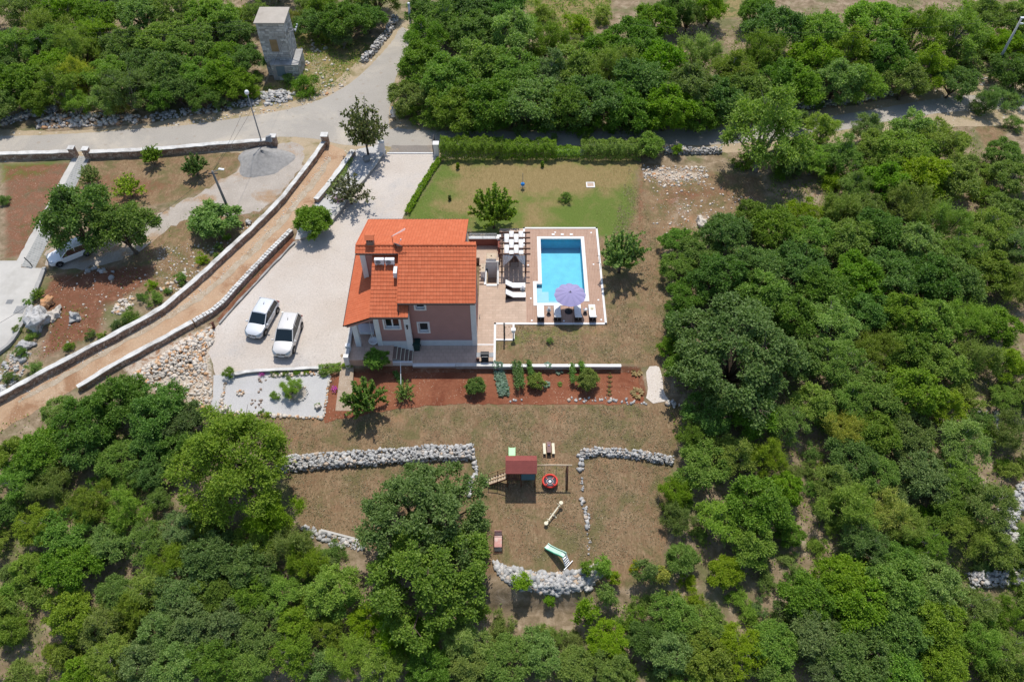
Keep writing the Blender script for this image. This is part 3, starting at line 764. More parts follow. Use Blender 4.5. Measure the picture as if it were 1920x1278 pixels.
# roof: boards below, tiles above, gutters and ridge
rf = MB()
def board(O, U, V, w_, l_):
    O, U, V = Vector(O), Vector(U).normalized(), Vector(V).normalized()
    rf.slab([O, O + U * w_, O + U * w_ + V * l_, O + V * l_], 0.14)
c24 = math.hypot(1, SL)
planes = []
def plane(O, U, V, w_, l_): planes.append((O, U, V, w_, l_)); board(O, U, V, w_, l_)
plane((-9.46, 43.75, zmain(43.75)), (1, 0, 0), (0, 1, SL), 6.41, 4.65 * c24)
plane((-4.05, 54.5, zmain(54.5)), (-1, 0, 0), (0, -1, SL), 9.05, 6.1 * c24)
plane((-3.05, 49.0, zmain(49.0)), (-1, 0, 0), (0, -1, SL), 1.0, 0.6 * c24)
plane((-13.1, 47.74, zmain(47.74)), (1, 0, 0), (0, 1, SL), 3.64, 0.66 * c24)
plane((-11.8, 43.0, zwing(43.0)), (1, 0, 0), (0, 1, SL), 2.6, 5.0 * c24)
plane((-9.2, 43.0, zwing(43.0)), (1, 0, 0), (0, 1, SL), 0.6, 1.02 * c24)
plane((-14.07, 51.5, 3.9), (0, -1, 0), (1, 0, SL), 8.5, 2.3 * c24)
roof = hp(rf, 'roof', M['gutter'])
TV, TF = [], []
for (O, U, V, w_, l_) in planes:
    vs_, fs_, N = tile_field(O, U, V, w_, l_)
    n = len(TV); TV += vs_; TF += [tuple(i + n for i in f) for f in fs_]
tm = bpy.data.meshes.new('roof_tiles'); tm.from_pydata([tuple(v) for v in TV], [], TF); tm.materials.append(M['tile'])
tag(link('roof_tiles', tm, roof), kind='stuff')
rt = MB()
for i in range(25):
    x = -13.1 + i * 0.402
    pts = [(x + 0.01, 48.4, 8.0), (x + 0.44, 48.4, 8.03)]
    rt.tube(pts, [0.125, 0.14], 10)
tag(rt.build('ridge_tiles', M['tile'], roof), kind='stuff')
# verge trims along the gable edges
for (x, ya, yb) in ((-3.02, 43.75, 48.4), (-9.49, 43.75, 47.8), (-4.02, 54.5, 49.0), (-13.13, 54.5, 48.4), (-13.13, 47.74, 48.39)):
    vt = MB(); vt.bar((x, ya, zmain(ya) - 0.02), (x, yb, zmain(yb) - 0.02), 0.07, 0.2)
    vt.build('verge_trim', M['tile'], roof)
g = MB()
for (x0, x1, y, z) in ((-9.46, -3.05, 43.66, zmain(43.75)), (-11.8, -8.6, 42.9, zwing(43.0)), (-13.1, -4.05, 54.6, zmain(54.5)), (-13.1, -9.5, 47.68, zmain(47.74))):
    g.tube([(x0, y, z - 0.05), (x1, y, z - 0.05)], 0.07, 8)
g.tube([(-14.14, 43.0, 3.84), (-14.14, 51.5, 3.84)], 0.07, 8)
g.tube([(-9.4, 43.62, 5.8), (-9.4, 43.3, 5.6), (-9.36, 43.2, 5.2)], 0.045, 6)
g.build('gutter', M['gutter'], roof)
# chimney
ch = MB(); ch.bb(-12.2, -11.62, 48.3, 48.85, 7.5, 8.75); c_ = ch.build('chimney', plain('weathered_brown_render', (0.25, 0.185, 0.15), 0.9, 0.2, 3, 0.3), roof)
cp = MB()
for a in range(3): cp.bb(-12.1 + a * 0.17, -12.0 + a * 0.17, 48.28, 48.31, 8.5, 8.66)
cp.mi = 1
cp.add([(-12.3, 48.2, 8.76), (-11.52, 48.2, 8.76), (-11.52, 48.95, 8.76), (-12.3, 48.95, 8.76), (-12.3, 48.58, 9.02), (-11.52, 48.58, 9.02)],
       [(0, 3, 2, 1), (0, 1, 5, 4), (2, 3, 4, 5), (0, 4, 3), (1, 2, 5)])
cp.build('chimney_cap', [M['dark_metal'], M['tile']], roof)
# wall lamp on the pilaster, house number plate stays blank
l_ = MB(); l_.box((-8.86, 43.26, 3.55), (0.14, 0.1, 0.22)); l_.box((-8.86, 43.22, 3.3), (0.1, 0.08, 0.16)); hp(l_, 'wall_lamp', M['dark_metal'])

# porch floor and steps
f = MB(); f.bb(-14.0, -10.3, 41.75, 46.2, 0.0, 0.85); f.bb(-10.3, -8.69, 43.0, 43.36, 0.0, 0.02)
hp(f, 'porch_floor', M['taupe'])
st = []
M['tread'] = plain('dark_taupe_tread', (0.19, 0.135, 0.11), 0.8, 0.1, 3)
for i in range(5):
    xa, zt = -10.3 + i * 0.32, 0.85 - (i + 1) * 0.142
    q = MB(); q.bb(xa, xa + 0.35, 42.0, 43.34, 0.03, zt)
    q.mi = 1; q.bb(xa + 0.005, xa + 0.31, 42.01, 43.33, zt, zt + 0.02)
    q.mi = 2; q.bb(xa + 0.31, xa + 0.36, 41.99, 43.35, zt - 0.03, zt + 0.026)
    hp(q, 'step', [M['grey_conc'], M['tread'], M['cream']])
q = MB(); q.bb(-10.35, -8.6, 41.78, 41.98, 0.0, 0.42); hp(q, 'step_wall', M['plinth'])
q = MB()
q.bb(-14.28, -14.03, 41.6, 48.0, 0, 1.25); q.mi = 1
q.bb(-14.33, -13.98, 41.55, 48.05, 1.25, 1.31)
hp(q, 'porch_parapet', [M['white_wall'], M['stone_cap']])
for y in (41.7, 42.9):
    q = MB(); q.bb(-14.36, -13.96, y - 0.18, y + 0.18, 0, 1.5); hp(q, 'parapet_post', M['white_wall'])

# ------------------------------------------------------------------ terrace, deck and pool
def floor_piece(name, poly, mat, z0, z1):
    m = MB(); m.prism(poly, z0, z1); return tag(m.build(name, mat), kind='structure')
floor_piece('terrace_paving', [(-3.1, 46.6), (1.3, 46.6), (1.3, 51.3), (-2.65, 51.3), (-2.65, 51.6), (-3.1, 51.6)], M['terrace'], -0.1, 0.03)
floor_piece('terrace_paving', [(-1.25, 51.3), (1.3, 51.3), (1.3, 59.0), (-1.25, 59.0)], M['terrace'], -0.1, 0.032)
floor_piece('side_paving', [(-3.1, 42.0), (-1.62, 42.0), (-1.62, 46.6), (-3.1, 46.6)], M['terrace'], -0.1, 0.031)
floor_piece('front_paving', [(-8.67, 41.98), (-3.1, 41.98), (-3.1, 44.0), (-8.67, 44.0)], M['taupe'], -0.1, 0.029)
floor_piece('shower_floor', [(-1.45, 44.75), (0.05, 44.75), (0.05, 46.45), (-1.45, 46.45)], M['terrace'], -0.1, 0.03)
floor_piece('upper_terrace', [(-3.1, 53.15), (-2.5, 53.15), (-2.5, 53.52), (-1.25, 53.52), (-1.25, 55.75), (-4.15, 55.75), (-4.15, 54.12), (-3.1, 54.12)], M['terrace'], -0.1, 0.80)
for i in range(5):
    y1 = 53.15 - i * 0.36
    o = floor_piece('terrace_step', [(-3.08, y1 - 0.36), (-2.66, y1 - 0.36), (-2.66, y1), (-3.08, y1)], M['terrace'], -0.1, 0.80 - (i + 1) * 0.13)
# pool deck in four strips round the basin
DK = M['deck']
for poly in ([(1.3, 46.6), (8.43, 46.6), (8.43, 48.7), (1.3, 48.7)], [(1.3, 48.7), (2.0, 48.7), (2.0, 51.75), (1.3, 51.75)], [(1.3, 51.75), (2.47, 51.75), (2.47, 57.8), (1.3, 57.8)],
             [(5.33, 48.7), (7.15, 48.7), (7.15, 49.2), (5.33, 49.2)], [(7.15, 48.7), (8.43, 48.7), (8.43, 57.8), (7.15, 57.8)], [(1.3, 57.8), (8.43, 57.8), (8.43, 59.0), (1.3, 59.0)]):
    floor_piece('pool_deck', poly, DK, -0.1, 0.034)
# white edging of the deck
def edge_wall(name, label, pts, wid, z0, z1, mat, cat='edging', capz=None):
    t_ = thing(name, label, cat, (pts[0][0], pts[0][1], 0))
    for a, c in zip(pts[:-1], pts[1:]):
        m = MB(); a_, c_ = Vector((*a, 0)), Vector((*c, 0)); d = (c_ - a_).normalized()
        m.box((a_ + c_) / 2 + Vector((0, 0, (z0 + z1) / 2)), ((c_ - a_).length + wid, wid, z1 - z0), math.atan2(d.y, d.x))
        o = m.build('edging', mat, t_, bevel=0.01); o.location = -t_.location
    return t_
edge_wall('deck_edging', 'low white edging round the brown pool deck', [(1.2, 56.6), (1.2, 59.05), (8.48, 59.05), (8.48, 46.52), (0.2, 46.52)], 0.2, -0.3, 0.075, M['clean_cap'])
edge_wall('terrace_edging', 'low white edging of the lawn beside the grill and shower', [(0.2, 46.52), (-1.53, 46.52), (-1.53, 42.0)], 0.2, -0.3, 0.073, M['clean_cap'])
edge_wall('shower_edging', 'white edging of the shower floor at the lawn', [(-1.4, 44.65), (0.14, 44.65), (0.14, 46.4)], 0.18, -0.3, 0.07, M['clean_cap'])
edge_wall('paving_strip', 'white stone strip across the paving at the house corner', [(-3.05, 44.1), (-1.66, 44.1)], 0.12, 0.02, 0.05, M['clean_cap'])

pool = thing('swimming_pool', 'blue tiled swimming pool with white coping and a step bay', 'pool', (4.8, 53.5, 0))
def pp(mb, name, mat, parent=None, **kw):
    o = mb.build(name, mat, pool if parent is None else parent, **kw); o.location = -pool.location if parent is None else (0, 0, 0); return o
cop = MB(); ct = 0.075
cop.bb(2.47, 7.15, 57.5, 57.82, -0.1, ct); cop.bb(2.47, 2.83, 51.75, 57.5, -0.1, ct); cop.bb(6.81, 7.15, 49.2, 57.5, -0.1, ct)
cop.bb(1.98, 2.83, 51.4, 51.75, -0.1, ct); cop.bb(1.98, 2.32, 48.67, 51.4, -0.1, ct); cop.bb(2.32, 5.0, 48.67, 49.0, -0.1, ct)
cop.bb(5.0, 5.33, 48.67, 49.55, -0.1, ct); cop.bb(5.33, 7.15, 49.2, 49.55, -0.1, ct - 0.001)
pp(cop, 'coping', M['clean_cap'], bevel=0.012)
D = -1.35
bs = MB()
bs.bb(2.6, 7.0, 49.0, 57.7, D - 0.1, D)                     # floor
pp(bs, 'basin_floor', M['mosaic'])
sd = MB()
sd.bb(2.62, 7.0, 57.5, 57.7, D, -0.1); sd.bb(6.81, 7.0, 49.5, 57.5, D, -0.1); sd.bb(2.64, 2.83, 51.4, 57.5, D, -0.1)
sd.bb(5.33, 7.0, 49.36, 49.55, D, -0.1); sd.bb(5.0, 5.2, 49.0, 49.37, D, -0.1)
sd.bb(2.1, 2.83, 51.42, 51.6, -0.6, -0.1)
pp(sd, 'basin_wall', M['dark_mosaic'])
bay = MB(); bay.bb(2.15, 2.83, 48.8, 51.45, -1.0, -0.34)
bay.bb(2.831, 5.0, 48.8, 49.62, D, -0.36); bay.bb(2.831, 3.45, 49.62, 51.0, D, -0.62); bay.bb(3.45, 5.0, 49.62, 50.05, D, -0.85)
pp(bay, 'pool_steps', M['pale_mosaic'])
wt = MB(); wt.add([(2.33, 48.99, -0.09), (4.99, 48.99, -0.09), (4.99, 49.56, -0.09), (6.82, 49.56, -0.09), (6.82, 57.51, -0.09), (2.82, 57.51, -0.09), (2.82, 51.39, -0.09), (2.33, 51.39, -0.09)], [tuple(range(8))])
pp(wt, 'water', M['water'])
for x in (4.1, 5.0, 5.9):
    q = MB(); q.bb(x - 0.14, x + 0.14, 58.0, 58.22, 0.03, 0.09); pp(q, 'skimmer_lid', M['white_metal'])
lights = [(1.55, 53.9, 'at the left of the pool, farthest of its side'), (7.85, 54.0, 'at the right of the pool, farther of its side'), (1.75, 49.6, 'left of the step bay'), (8.0, 49.4, 'at the right of the pool, nearer of its side'), (1.8, 46.9, 'at the near left corner'), (8.1, 47.0, 'at the near right corner'), (7.9, 58.4, 'at the far right corner'), (4.3, 58.45, 'behind the pool among the skimmer lids'), (4.7, 46.85, 'in the shadow of the parasol')]
for i, (x, y, wh) in enumerate(lights):
    q = MB(); q.lathe([(0.09, 0), (0.09, 0.012), (0.05, 0.02)], 12, (0, 0, 0))
    o = q.build('deck_light', M['white_metal'], loc=(x, y, 0.034)); tag(o, 'small round white deck light ' + wh, 'light', 'lights let into the pool deck')

# sunken stair between the terraces
pit = thing('sunken_stair', 'sunken stairwell with white walls beside the pergola', 'stairwell', (-1.95, 52.4, 0))
def pq(mb, name, mat, **kw):
    o = mb.build(name, mat, pit, **kw); o.location = -pit.location; return o
q = MB(); q.bb(-2.5, -1.4, 51.3, 53.5, -1.3, -1.2); pq(q, 'stair_floor', M['terrace'])
q = MB(); q.bb(-2.64, -2.42, 51.28, 53.14, -1.2, 0.12); q.bb(-1.42, -1.26, 51.28, 53.5, -1.2, 0.16); q.bb(-2.42, -1.42, 51.12, 51.36, -1.2, 0.10); q.bb(-2.49, -1.27, 53.4, 53.51, -1.2, 1.0)
pq(q, 'stair_wall', M['white_wall'])
for i in range(4):
    q = MB(); q.bb(-2.42, -1.42, 51.36 + i * 0.3, 51.66 + i * 0.3, -1.2, -0.2 - i * 0.27); pq(q, 'step', M['terrace'])
q = MB()
q.tube([(-1.34, 51.2, 0.95), (-1.34, 53.5, 0.95)], 0.02, 6)
for y in (51.25, 52.3, 53.4): q.tube([(-1.34, y, 0.16), (-1.34, y, 0.95)], 0.018, 6)
pq(q, 'handrail', M['grey_metal'])
def bench(label, x0, x1, y0, y1, z0, z1, nsl):
    t_ = thing('planter_bench', label, 'bench', ((x0 + x1) / 2, (y0 + y1) / 2, z0))
    m = MB(); m.bb(x0, x1, y0, y1, z0, z1); o = m.build('body', M['white_wall'], t_); o.location = -t_.location
    for i in range(nsl):
        a = x0 + (x1 - x0) * i / nsl; c = x0 + (x1 - x0) * (i + 0.86) / nsl
        m = MB(); m.bb(a, c, y0 + 0.03, y1 - 0.01, z1, z1 + 0.035); o = m.build('slat', M['pale_wood'], t_); o.location = -t_.location
    m = MB(); m.lathe([(0.05, 0), (0.06, 0.02), (0.02, 0.05)], 8, ((x0 + x1) / 2, (y0 + y1) / 2, z1 + 0.036)); o = m.build('knob', M['dark_metal'], t_); o.location = -t_.location
bench('larger white bench box with a slatted wooden top behind the sunken stair', -2.45, -1.5, 53.54, 54.35, 0.8, 1.2, 8)
bench('smaller white bench box with wooden top beside the terrace steps', -2.95, -2.52, 52.0, 53.1, 0.03, 1.02, 4)
# brown wall with glass balustrade at the back of the upper terrace
bw = thing('terrace_wall', 'brown plastered wall with white cap and glass balustrade behind the terrace', 'wall', (-2.7, 55.9, 0))
q = MB(); q.bb(-4.15, -1.1, 55.75, 56.0, 0, 1.72); q.bb(-1.35, -1.1, 54.6, 55.75, 0, 1.72); o = q.build('wall', M['brown_wall'], bw); o.location = -bw.location
q = MB(); q.bb(-4.15, -1.45, 55.7, 56.05, 1.72, 1.79); q.bb(-1.45, -1.05, 55.55, 56.1, 1.72, 1.95); o = q.build('cap', M['clean_cap'], bw); o.location = -bw.location
gm = NT('clear_glass'); gs = gm.pbr((0.9, 0.95, 0.95), 0.05, 0.5, 0, None, Alpha=0.25); gm.done(gs)
q = MB(); q.bb(-4.1, -1.5, 55.86, 55.88, 1.79, 2.25); o = q.build('glass_panel', gm.mat, bw); o.location = -bw.location
q = MB(); q.tube([(-4.1, 55.87, 2.28), (-1.45, 55.87, 2.28)], 0.025, 6)
for x in (-4.05, -2.8, -1.55): q.tube([(x, 55.87, 1.79), (x, 55.87, 2.28)], 0.02, 6)
o = q.build('handrail', M['grey_metal'], bw); o.location = -bw.location
# front retaining wall of the terraces
def wall_pair(name, label, segs):
    t_ = thing(name, label, 'wall', (segs[0][0], 41.7, 0))
    for (x0, x1, y0, y1, zt, capm) in segs:
        m = MB(); m.bb(x0, x1, y0 + 0.03, y1 - 0.03, -0.75, zt - 0.07); o = m.build('wall', M['grey_conc'], t_); o.location = -t_.location
        m = MB(); m.bb(x0, x1, y0, y1, zt - 0.07, zt); o = m.build('cap', capm, t_, bevel=0.01); o.location = -t_.location
wall_pair('retaining_wall', 'low retaining wall between the paving and the red vegetable bed', [(-8.6, -4.9, 41.62, 41.96, 0.14, M['plinth']), (-4.88, -1.5, 41.58, 41.94, 0.2, M['stone_cap']), (-1.48, 9.45, 41.55, 41.85, 0.16, M['clean_cap'])])
# ------------------------------------------------------------------ vegetation
def leaf_mat(name, a, b, c=None, hue=0.03, trans=0.4):
    t = NT(name)
    geo = t.n('ShaderNodeNewGeometry'); oi = t.n('ShaderNodeObjectInfo')
    cc = t.ramp(geo.outputs['Random Per Island'], [(0, a), (0.75, b), (1, c or b)])
    big = t.noise(t.coord(), 1.6, 3, 0.6)
    cc = t.mix(1.0, cc, t.ramp(big, [(0.3, (0.82, 0.86, 0.8)), (0.7, (1.15, 1.12, 1.05))]), 'MULTIPLY')
    hs = t.n('ShaderNodeHueSaturation')
    t.l(t.math('ADD', t.math('MULTIPLY', t.math('SUBTRACT', oi.outputs['Random'], 0.75), hue), 0.5), hs.inputs['Hue'])
    mr = t.n('ShaderNodeMath', operation='FRACT'); t.l(t.math('MULTIPLY', oi.outputs['Random'], 7.31), mr.inputs[0])
    t.l(t.math('ADD', t.math('MULTIPLY', mr.outputs[0], 0.42), 0.98), hs.inputs['Value'])
    mr2 = t.n('ShaderNodeMath', operation='FRACT'); t.l(t.math('MULTIPLY', oi.outputs['Random'], 3.77), mr2.inputs[0])
    t.l(t.math('ADD', t.math('MULTIPLY', mr2.outputs[0], 0.25), 0.85), hs.inputs['Saturation'])
    t.l(cc, hs.inputs['Color'])
    pb = t.pbr(hs.outputs[0], 0.55, 0.3)
    tr = t.n('ShaderNodeBsdfTranslucent'); t.l(t.mix(1.0, hs.outputs[0], (1.1, 1.25, 0.5), 'MULTIPLY'), tr.inputs[0])
    mx = t.n('ShaderNodeMixShader', i_0=trans); t.l(pb, mx.inputs[1]); t.l(tr.outputs[0], mx.inputs[2])
    return t.done(mx.outputs[0])
LM = {
    'bronze': leaf_mat('bronze_green_leaf', (0.070, 0.092, 0.030), (0.125, 0.145, 0.048), (0.20, 0.20, 0.08), 0.02, 0.3),
    'oak': leaf_mat('oak_leaf', (0.090, 0.178, 0.020), (0.160, 0.278, 0.034), (0.25, 0.37, 0.06)),
    'dark': leaf_mat('dark_leaf', (0.068, 0.142, 0.022), (0.122, 0.224, 0.038), (0.20, 0.31, 0.075), 0.02),
    'bright': leaf_mat('bright_leaf', (0.130, 0.225, 0.022), (0.205, 0.320, 0.036), (0.29, 0.40, 0.055)),
    'olive': leaf_mat('olive_leaf', (0.125, 0.205, 0.022), (0.205, 0.300, 0.036), (0.28, 0.37, 0.06)),
    'grey': leaf_mat('greyish_leaf', (0.105, 0.185, 0.042), (0.175, 0.270, 0.066), (0.26, 0.35, 0.11), 0.02),
    'yellow': leaf_mat('yellow_green_leaf', (0.178, 0.232, 0.020), (0.310, 0.367, 0.035), (0.496, 0.450, 0.037)),
    'cherry': leaf_mat('cherry_leaf', (0.054, 0.108, 0.018), (0.105, 0.180, 0.030), (0.186, 0.240, 0.044)),
    'hedge': leaf_mat('laurel_leaf', (0.135, 0.240, 0.022), (0.220, 0.360, 0.036), (0.31, 0.45, 0.06), 0.02, 0.45),
    'cypress': leaf_mat('cypress_leaf', (0.054, 0.098, 0.015), (0.093, 0.150, 0.025)),
    'cabbage': leaf_mat('blue_green_leaf', (0.13, 0.20, 0.155), (0.22, 0.31, 0.25)),
    'veg': leaf_mat('vegetable_leaf', (0.078, 0.165, 0.031), (0.155, 0.270, 0.062)),
    'flower': leaf_mat('magenta_blossom', (0.30, 0.04, 0.24), (0.45, 0.08, 0.35), None, 0.01, 0.15),
    'straw': leaf_mat('dry_yellow_leaf', (0.26, 0.20, 0.07), (0.38, 0.30, 0.12)),
}
def unit(a): return a / np.maximum(np.linalg.norm(a, axis=-1, keepdims=True), 1e-9)

def leaves(C, D, N, L, Wd, r, fold=0.25):
    """kite shaped folded leaves at C along D with face normal about N"""
    D = unit(D); S = unit(np.cross(D, N)); N = unit(np.cross(S, D))
    L = L[:, None]; Wd = Wd[:, None]
    base = C; tip = C + D * L - N * L * 0.12
    mid = C + D * L * 0.45
    a = mid + S * Wd + N * Wd * fold; b = mid - S * Wd + N * Wd * fold
    n = len(C)
    V = np.stack([base, a, tip, b], 1).reshape(-1, 3)
    i = np.arange(n)[:, None] * 4
    # two triangles folded along the midrib share the base and tip
    F = np.concatenate([np.concatenate([i, i + 1, i + 2], 1), np.concatenate([i, i + 2, i + 3], 1)], 0)
    return V, F

def build_tree(kind, seed, boughs=11, sub=9, per=110, leaf=0.075, clump=0.19, lobe=0.36, ax=0.62, az=0.42, zc=0.95, narrow=0.38, flat=0.75, low=-0.35, trunks=1, spiky=0.3, bark='bark', updroop=0.0, jit=0.6, vary=0.3):
    """one tree of crown radius about 1: limbs carry boughs, boughs carry clumps, clumps carry leaves"""
    r = np.random.default_rng(seed)
    B = []
    k = 0
    while len(B) < boughs and k < 4000:      # boughs spread over the crown without crowding
        k += 1
        d = unit(r.normal(size=3))
        if d[2] < low: continue
        if any(np.dot(d, e[0]) > 1 - 2.2 / boughs for e in B) and k < 3000: continue
        B.append((d, d * np.array([ax, ax, az]) * (1 + r.uniform(-vary, vary)) + np.array([0, 0, zc]), lobe * r.uniform(0.7, 1.25)))
    B.append((np.array([0, 0, 1.0]), np.array([r.uniform(-.12, .12), r.uniform(-.12, .12), zc + az * 0.45]), lobe))
    Pc, dr = [], []
    for d, c, rb in B:
        for j in range(sub):
            o = unit(r.normal(size=3) + d * 0.55 + np.array([0, 0, 0.45]))
            Pc.append(c + o * rb * r.uniform(0.55, 1.08) * np.array([1, 1, 0.85])); dr.append(unit(o * 0.7 + d * 0.5))
    Pc = np.array(Pc); dr = np.array(dr)
    Cs, Ds, Ns, Ls = [], [], [], []
    for c, d in zip(Pc, dr):
        rc = clump * r.uniform(0.6, 1.3)
        n = int(per * 0.62 * r.uniform(0.6, 1.4) * (rc / clump))
        o = unit(r.normal(size=(n, 3)) + d * 0.45 + np.array([0, 0, 0.3]))
        rr = rc * r.uniform(0.3, 0.95, n)[:, None]
        p = c + o * rr * np.array([1, 1, flat])
        nn = unit(o * 0.5 + np.array([0, 0, 0.7]) + d * 0.3 + r.normal(size=(n, 3)) * jit)
        dd = unit(o + r.normal(size=(n, 3)) * 0.6 + np.array([0, 0, updroop]))
        Cs.append(p); Ds.append(dd); Ns.append(nn); Ls.append(leaf * r.uniform(0.55, 1.3, n))
        nt = max(3, int(per * 0.07)); nl = 9          # leafy twigs standing out of the clump
        td = unit(r.normal(size=(nt, 3)) + d * 0.9 + np.array([0, 0, 0.35 + updroop]))
        tl = rc * r.uniform(0.8, 1.25 + spiky, nt)
        f = (np.arange(nl) + r.random((nt, nl))) / nl * 0.8 + 0.25
        tp = c + td[:, None, :] * (tl[:, None] * f)[..., None] * np.array([1, 1, flat])
        tp[..., 2] -= (f ** 2) * 0.25 * tl[:, None] * (0.5 - updroop)
        m = nt * nl
        dd = unit(np.repeat(td, nl, 0) * 0.7 + r.normal(size=(m, 3)) * 0.65)
        nn = unit(np.array([0, 0, 1.0]) + d * 0.3 + r.normal(size=(m, 3)) * jit)
        Cs.append(tp.reshape(-1, 3)); Ds.append(dd); Ns.append(nn); Ls.append(leaf * r.uniform(0.5, 1.15, m))
    C = np.concatenate(Cs); L = np.concatenate(Ls)
    V, F = leaves(C, np.concatenate(Ds), np.concatenate(Ns), L, L * narrow, r)
    crown = np_mesh('crown', V, F, LM['oak'])
    mb = MB(); rr = random.Random(seed)
    heads = []
    zf = max(0.12, zc - az - 0.25)
    for k in range(trunks):
        bx, by = (0, 0) if trunks == 1 else (rr.uniform(-0.14, 0.14), rr.uniform(-0.14, 0.14))
        hx, hy = bx + rr.uniform(-0.1, 0.1) + bx * 1.2, by + rr.uniform(-0.1, 0.1) + by * 1.2
        t0 = 0.062 / math.sqrt(trunks)
        mb.tube([(bx, by, -0.08), (bx * 0.9, by * 0.9, 0.05), ((bx + hx) / 2, (by + hy) / 2, zf * 0.5), (hx, hy, zf)], [t0 * 1.5, t0 * 1.1, t0 * 0.9, t0 * 0.72], 7)
        heads.append(Vector((hx, hy, zf)))
    for bi, (d, c, rb) in enumerate(B):
        e = Vector(c); h = min(heads, key=lambda q: (q - e).length)
        m = h.lerp(e, 0.5) + Vector((rr.uniform(-.06, .06), rr.uniform(-.06, .06), rr.uniform(0, .1)))
        mb.tube([h, m, e], [0.036, 0.024, 0.013], 5, False)
        for j in range(bi * sub, min(len(Pc), (bi + 1) * sub), 2):
            q = Vector(Pc[j]); mb.tube([e, e.lerp(q, 0.5) + Vector((0, 0, 0.02)), q + (q - e) * 0.25], [0.011, 0.008, 0.003], 4, False)
    for k in range(5 if bark == 'pale_bark' else 2):      # bare dead twigs out of the crown
        d, c, rb = B[rr.randrange(len(B))]; e = Vector(c); t_ = Vector(d) + Vector((rr.uniform(-.5, .5), rr.uniform(-.5, .5), .5)); t_.normalize()
        for j in range(3):
            q = t_ + Vector((rr.uniform(-.6, .6), rr.uniform(-.6, .6), rr.uniform(-.2, .4))); tip = e + t_ * rb * 0.6 + q * rb * rr.uniform(.5, .9)
            mb.tube([e, e + t_ * rb * 0.6, tip], [0.012, 0.009, 0.003], 4, False)
    trunk = mb.mesh('trunk', M[bark], True)
    return crown, trunk

def shoot_tree(seed, n_shoot=22, R_=1.0, H_=1.75, leaf=0.115, gap=0.028, side=5, spread=0.9, bark='bark', per=3, narrow=0.27):
    """orchard tree: long upright shoots lined with hanging leaves"""
    r = np.random.default_rng(seed); rr = random.Random(seed)
    mb = MB(); mb.tube([(0, 0, -0.05), (0.01, 0, 0.2), (0.02, 0.01, 0.42)], [0.06, 0.045, 0.038], 7)
    Cs, Ds, Ns, Ls = [], [], [], []
    def deck(pts):
        pts = np.array(pts); seg = np.linalg.norm(np.diff(pts, axis=0), axis=1); cs = np.concatenate([[0], np.cumsum(seg)])
        n = int(cs[-1] / gap) * per
        s_ = r.uniform(cs[-1] * 0.12, cs[-1], n)
        p = np.stack([np.interp(s_, cs, pts[:, k]) for k in range(3)], 1)
        tdir = unit(pts[-1] - pts[0])
        out = unit(r.normal(size=(n, 3)) + np.array([0, 0, -0.15]))
        dd = unit(out + tdir * 0.5 + np.array([0, 0, -0.25]))
        nn = unit(r.normal(size=(n, 3)) * 0.6 + np.array([0, 0, 1.0]))
        Cs.append(p); Ds.append(dd); Ns.append(nn); Ls.append(leaf * r.uniform(0.6, 1.25, n))
    for k in range(n_shoot):
        a = k * 2.399 + rr.uniform(-0.3, 0.3)
        q = math.sqrt((k + 0.5) / n_shoot) * spread
        top = Vector((math.cos(a) * q * R_, math.sin(a) * q * R_, H_ * (1.02 - 0.62 * q * q) + rr.uniform(-0.12, 0.08)))
        base = Vector((0.02, 0.01, 0.36 + rr.uniform(0, 0.14)))
        mid = base.lerp(top, 0.45) + Vector((math.cos(a), math.sin(a), 0)) * 0.14 * q * R_ - Vector((0, 0, 0.07))
        pts = [base, base.lerp(mid, .5), mid, mid.lerp(top, .55), top]
        mb.tube(pts, [0.022, 0.018, 0.014, 0.01, 0.004], 5, False); deck(pts)
        for j in range(side):
            f = rr.uniform(0.35, 0.85); s0 = base.lerp(mid, f * 2) if f < .5 else mid.lerp(top, (f - .5) * 2)
            e = s0 + Vector((rr.gauss(0, .17) + math.cos(a) * 0.13, rr.gauss(0, .17) + math.sin(a) * 0.13, rr.uniform(0.0, 0.26)))
            mb.tube([s0, s0.lerp(e, .5) + Vector((0, 0, .02)), e], [0.009, 0.006, 0.003], 4, False); deck([s0, s0.lerp(e, .5), e])
    C = np.concatenate(Cs); L = np.concatenate(Ls)
    V, F = leaves(C, np.concatenate(Ds), np.concatenate(Ns), L, L * narrow, r)
    return np_mesh('crown', V, F, LM['cherry']), mb.mesh('trunk', M[bark], True)

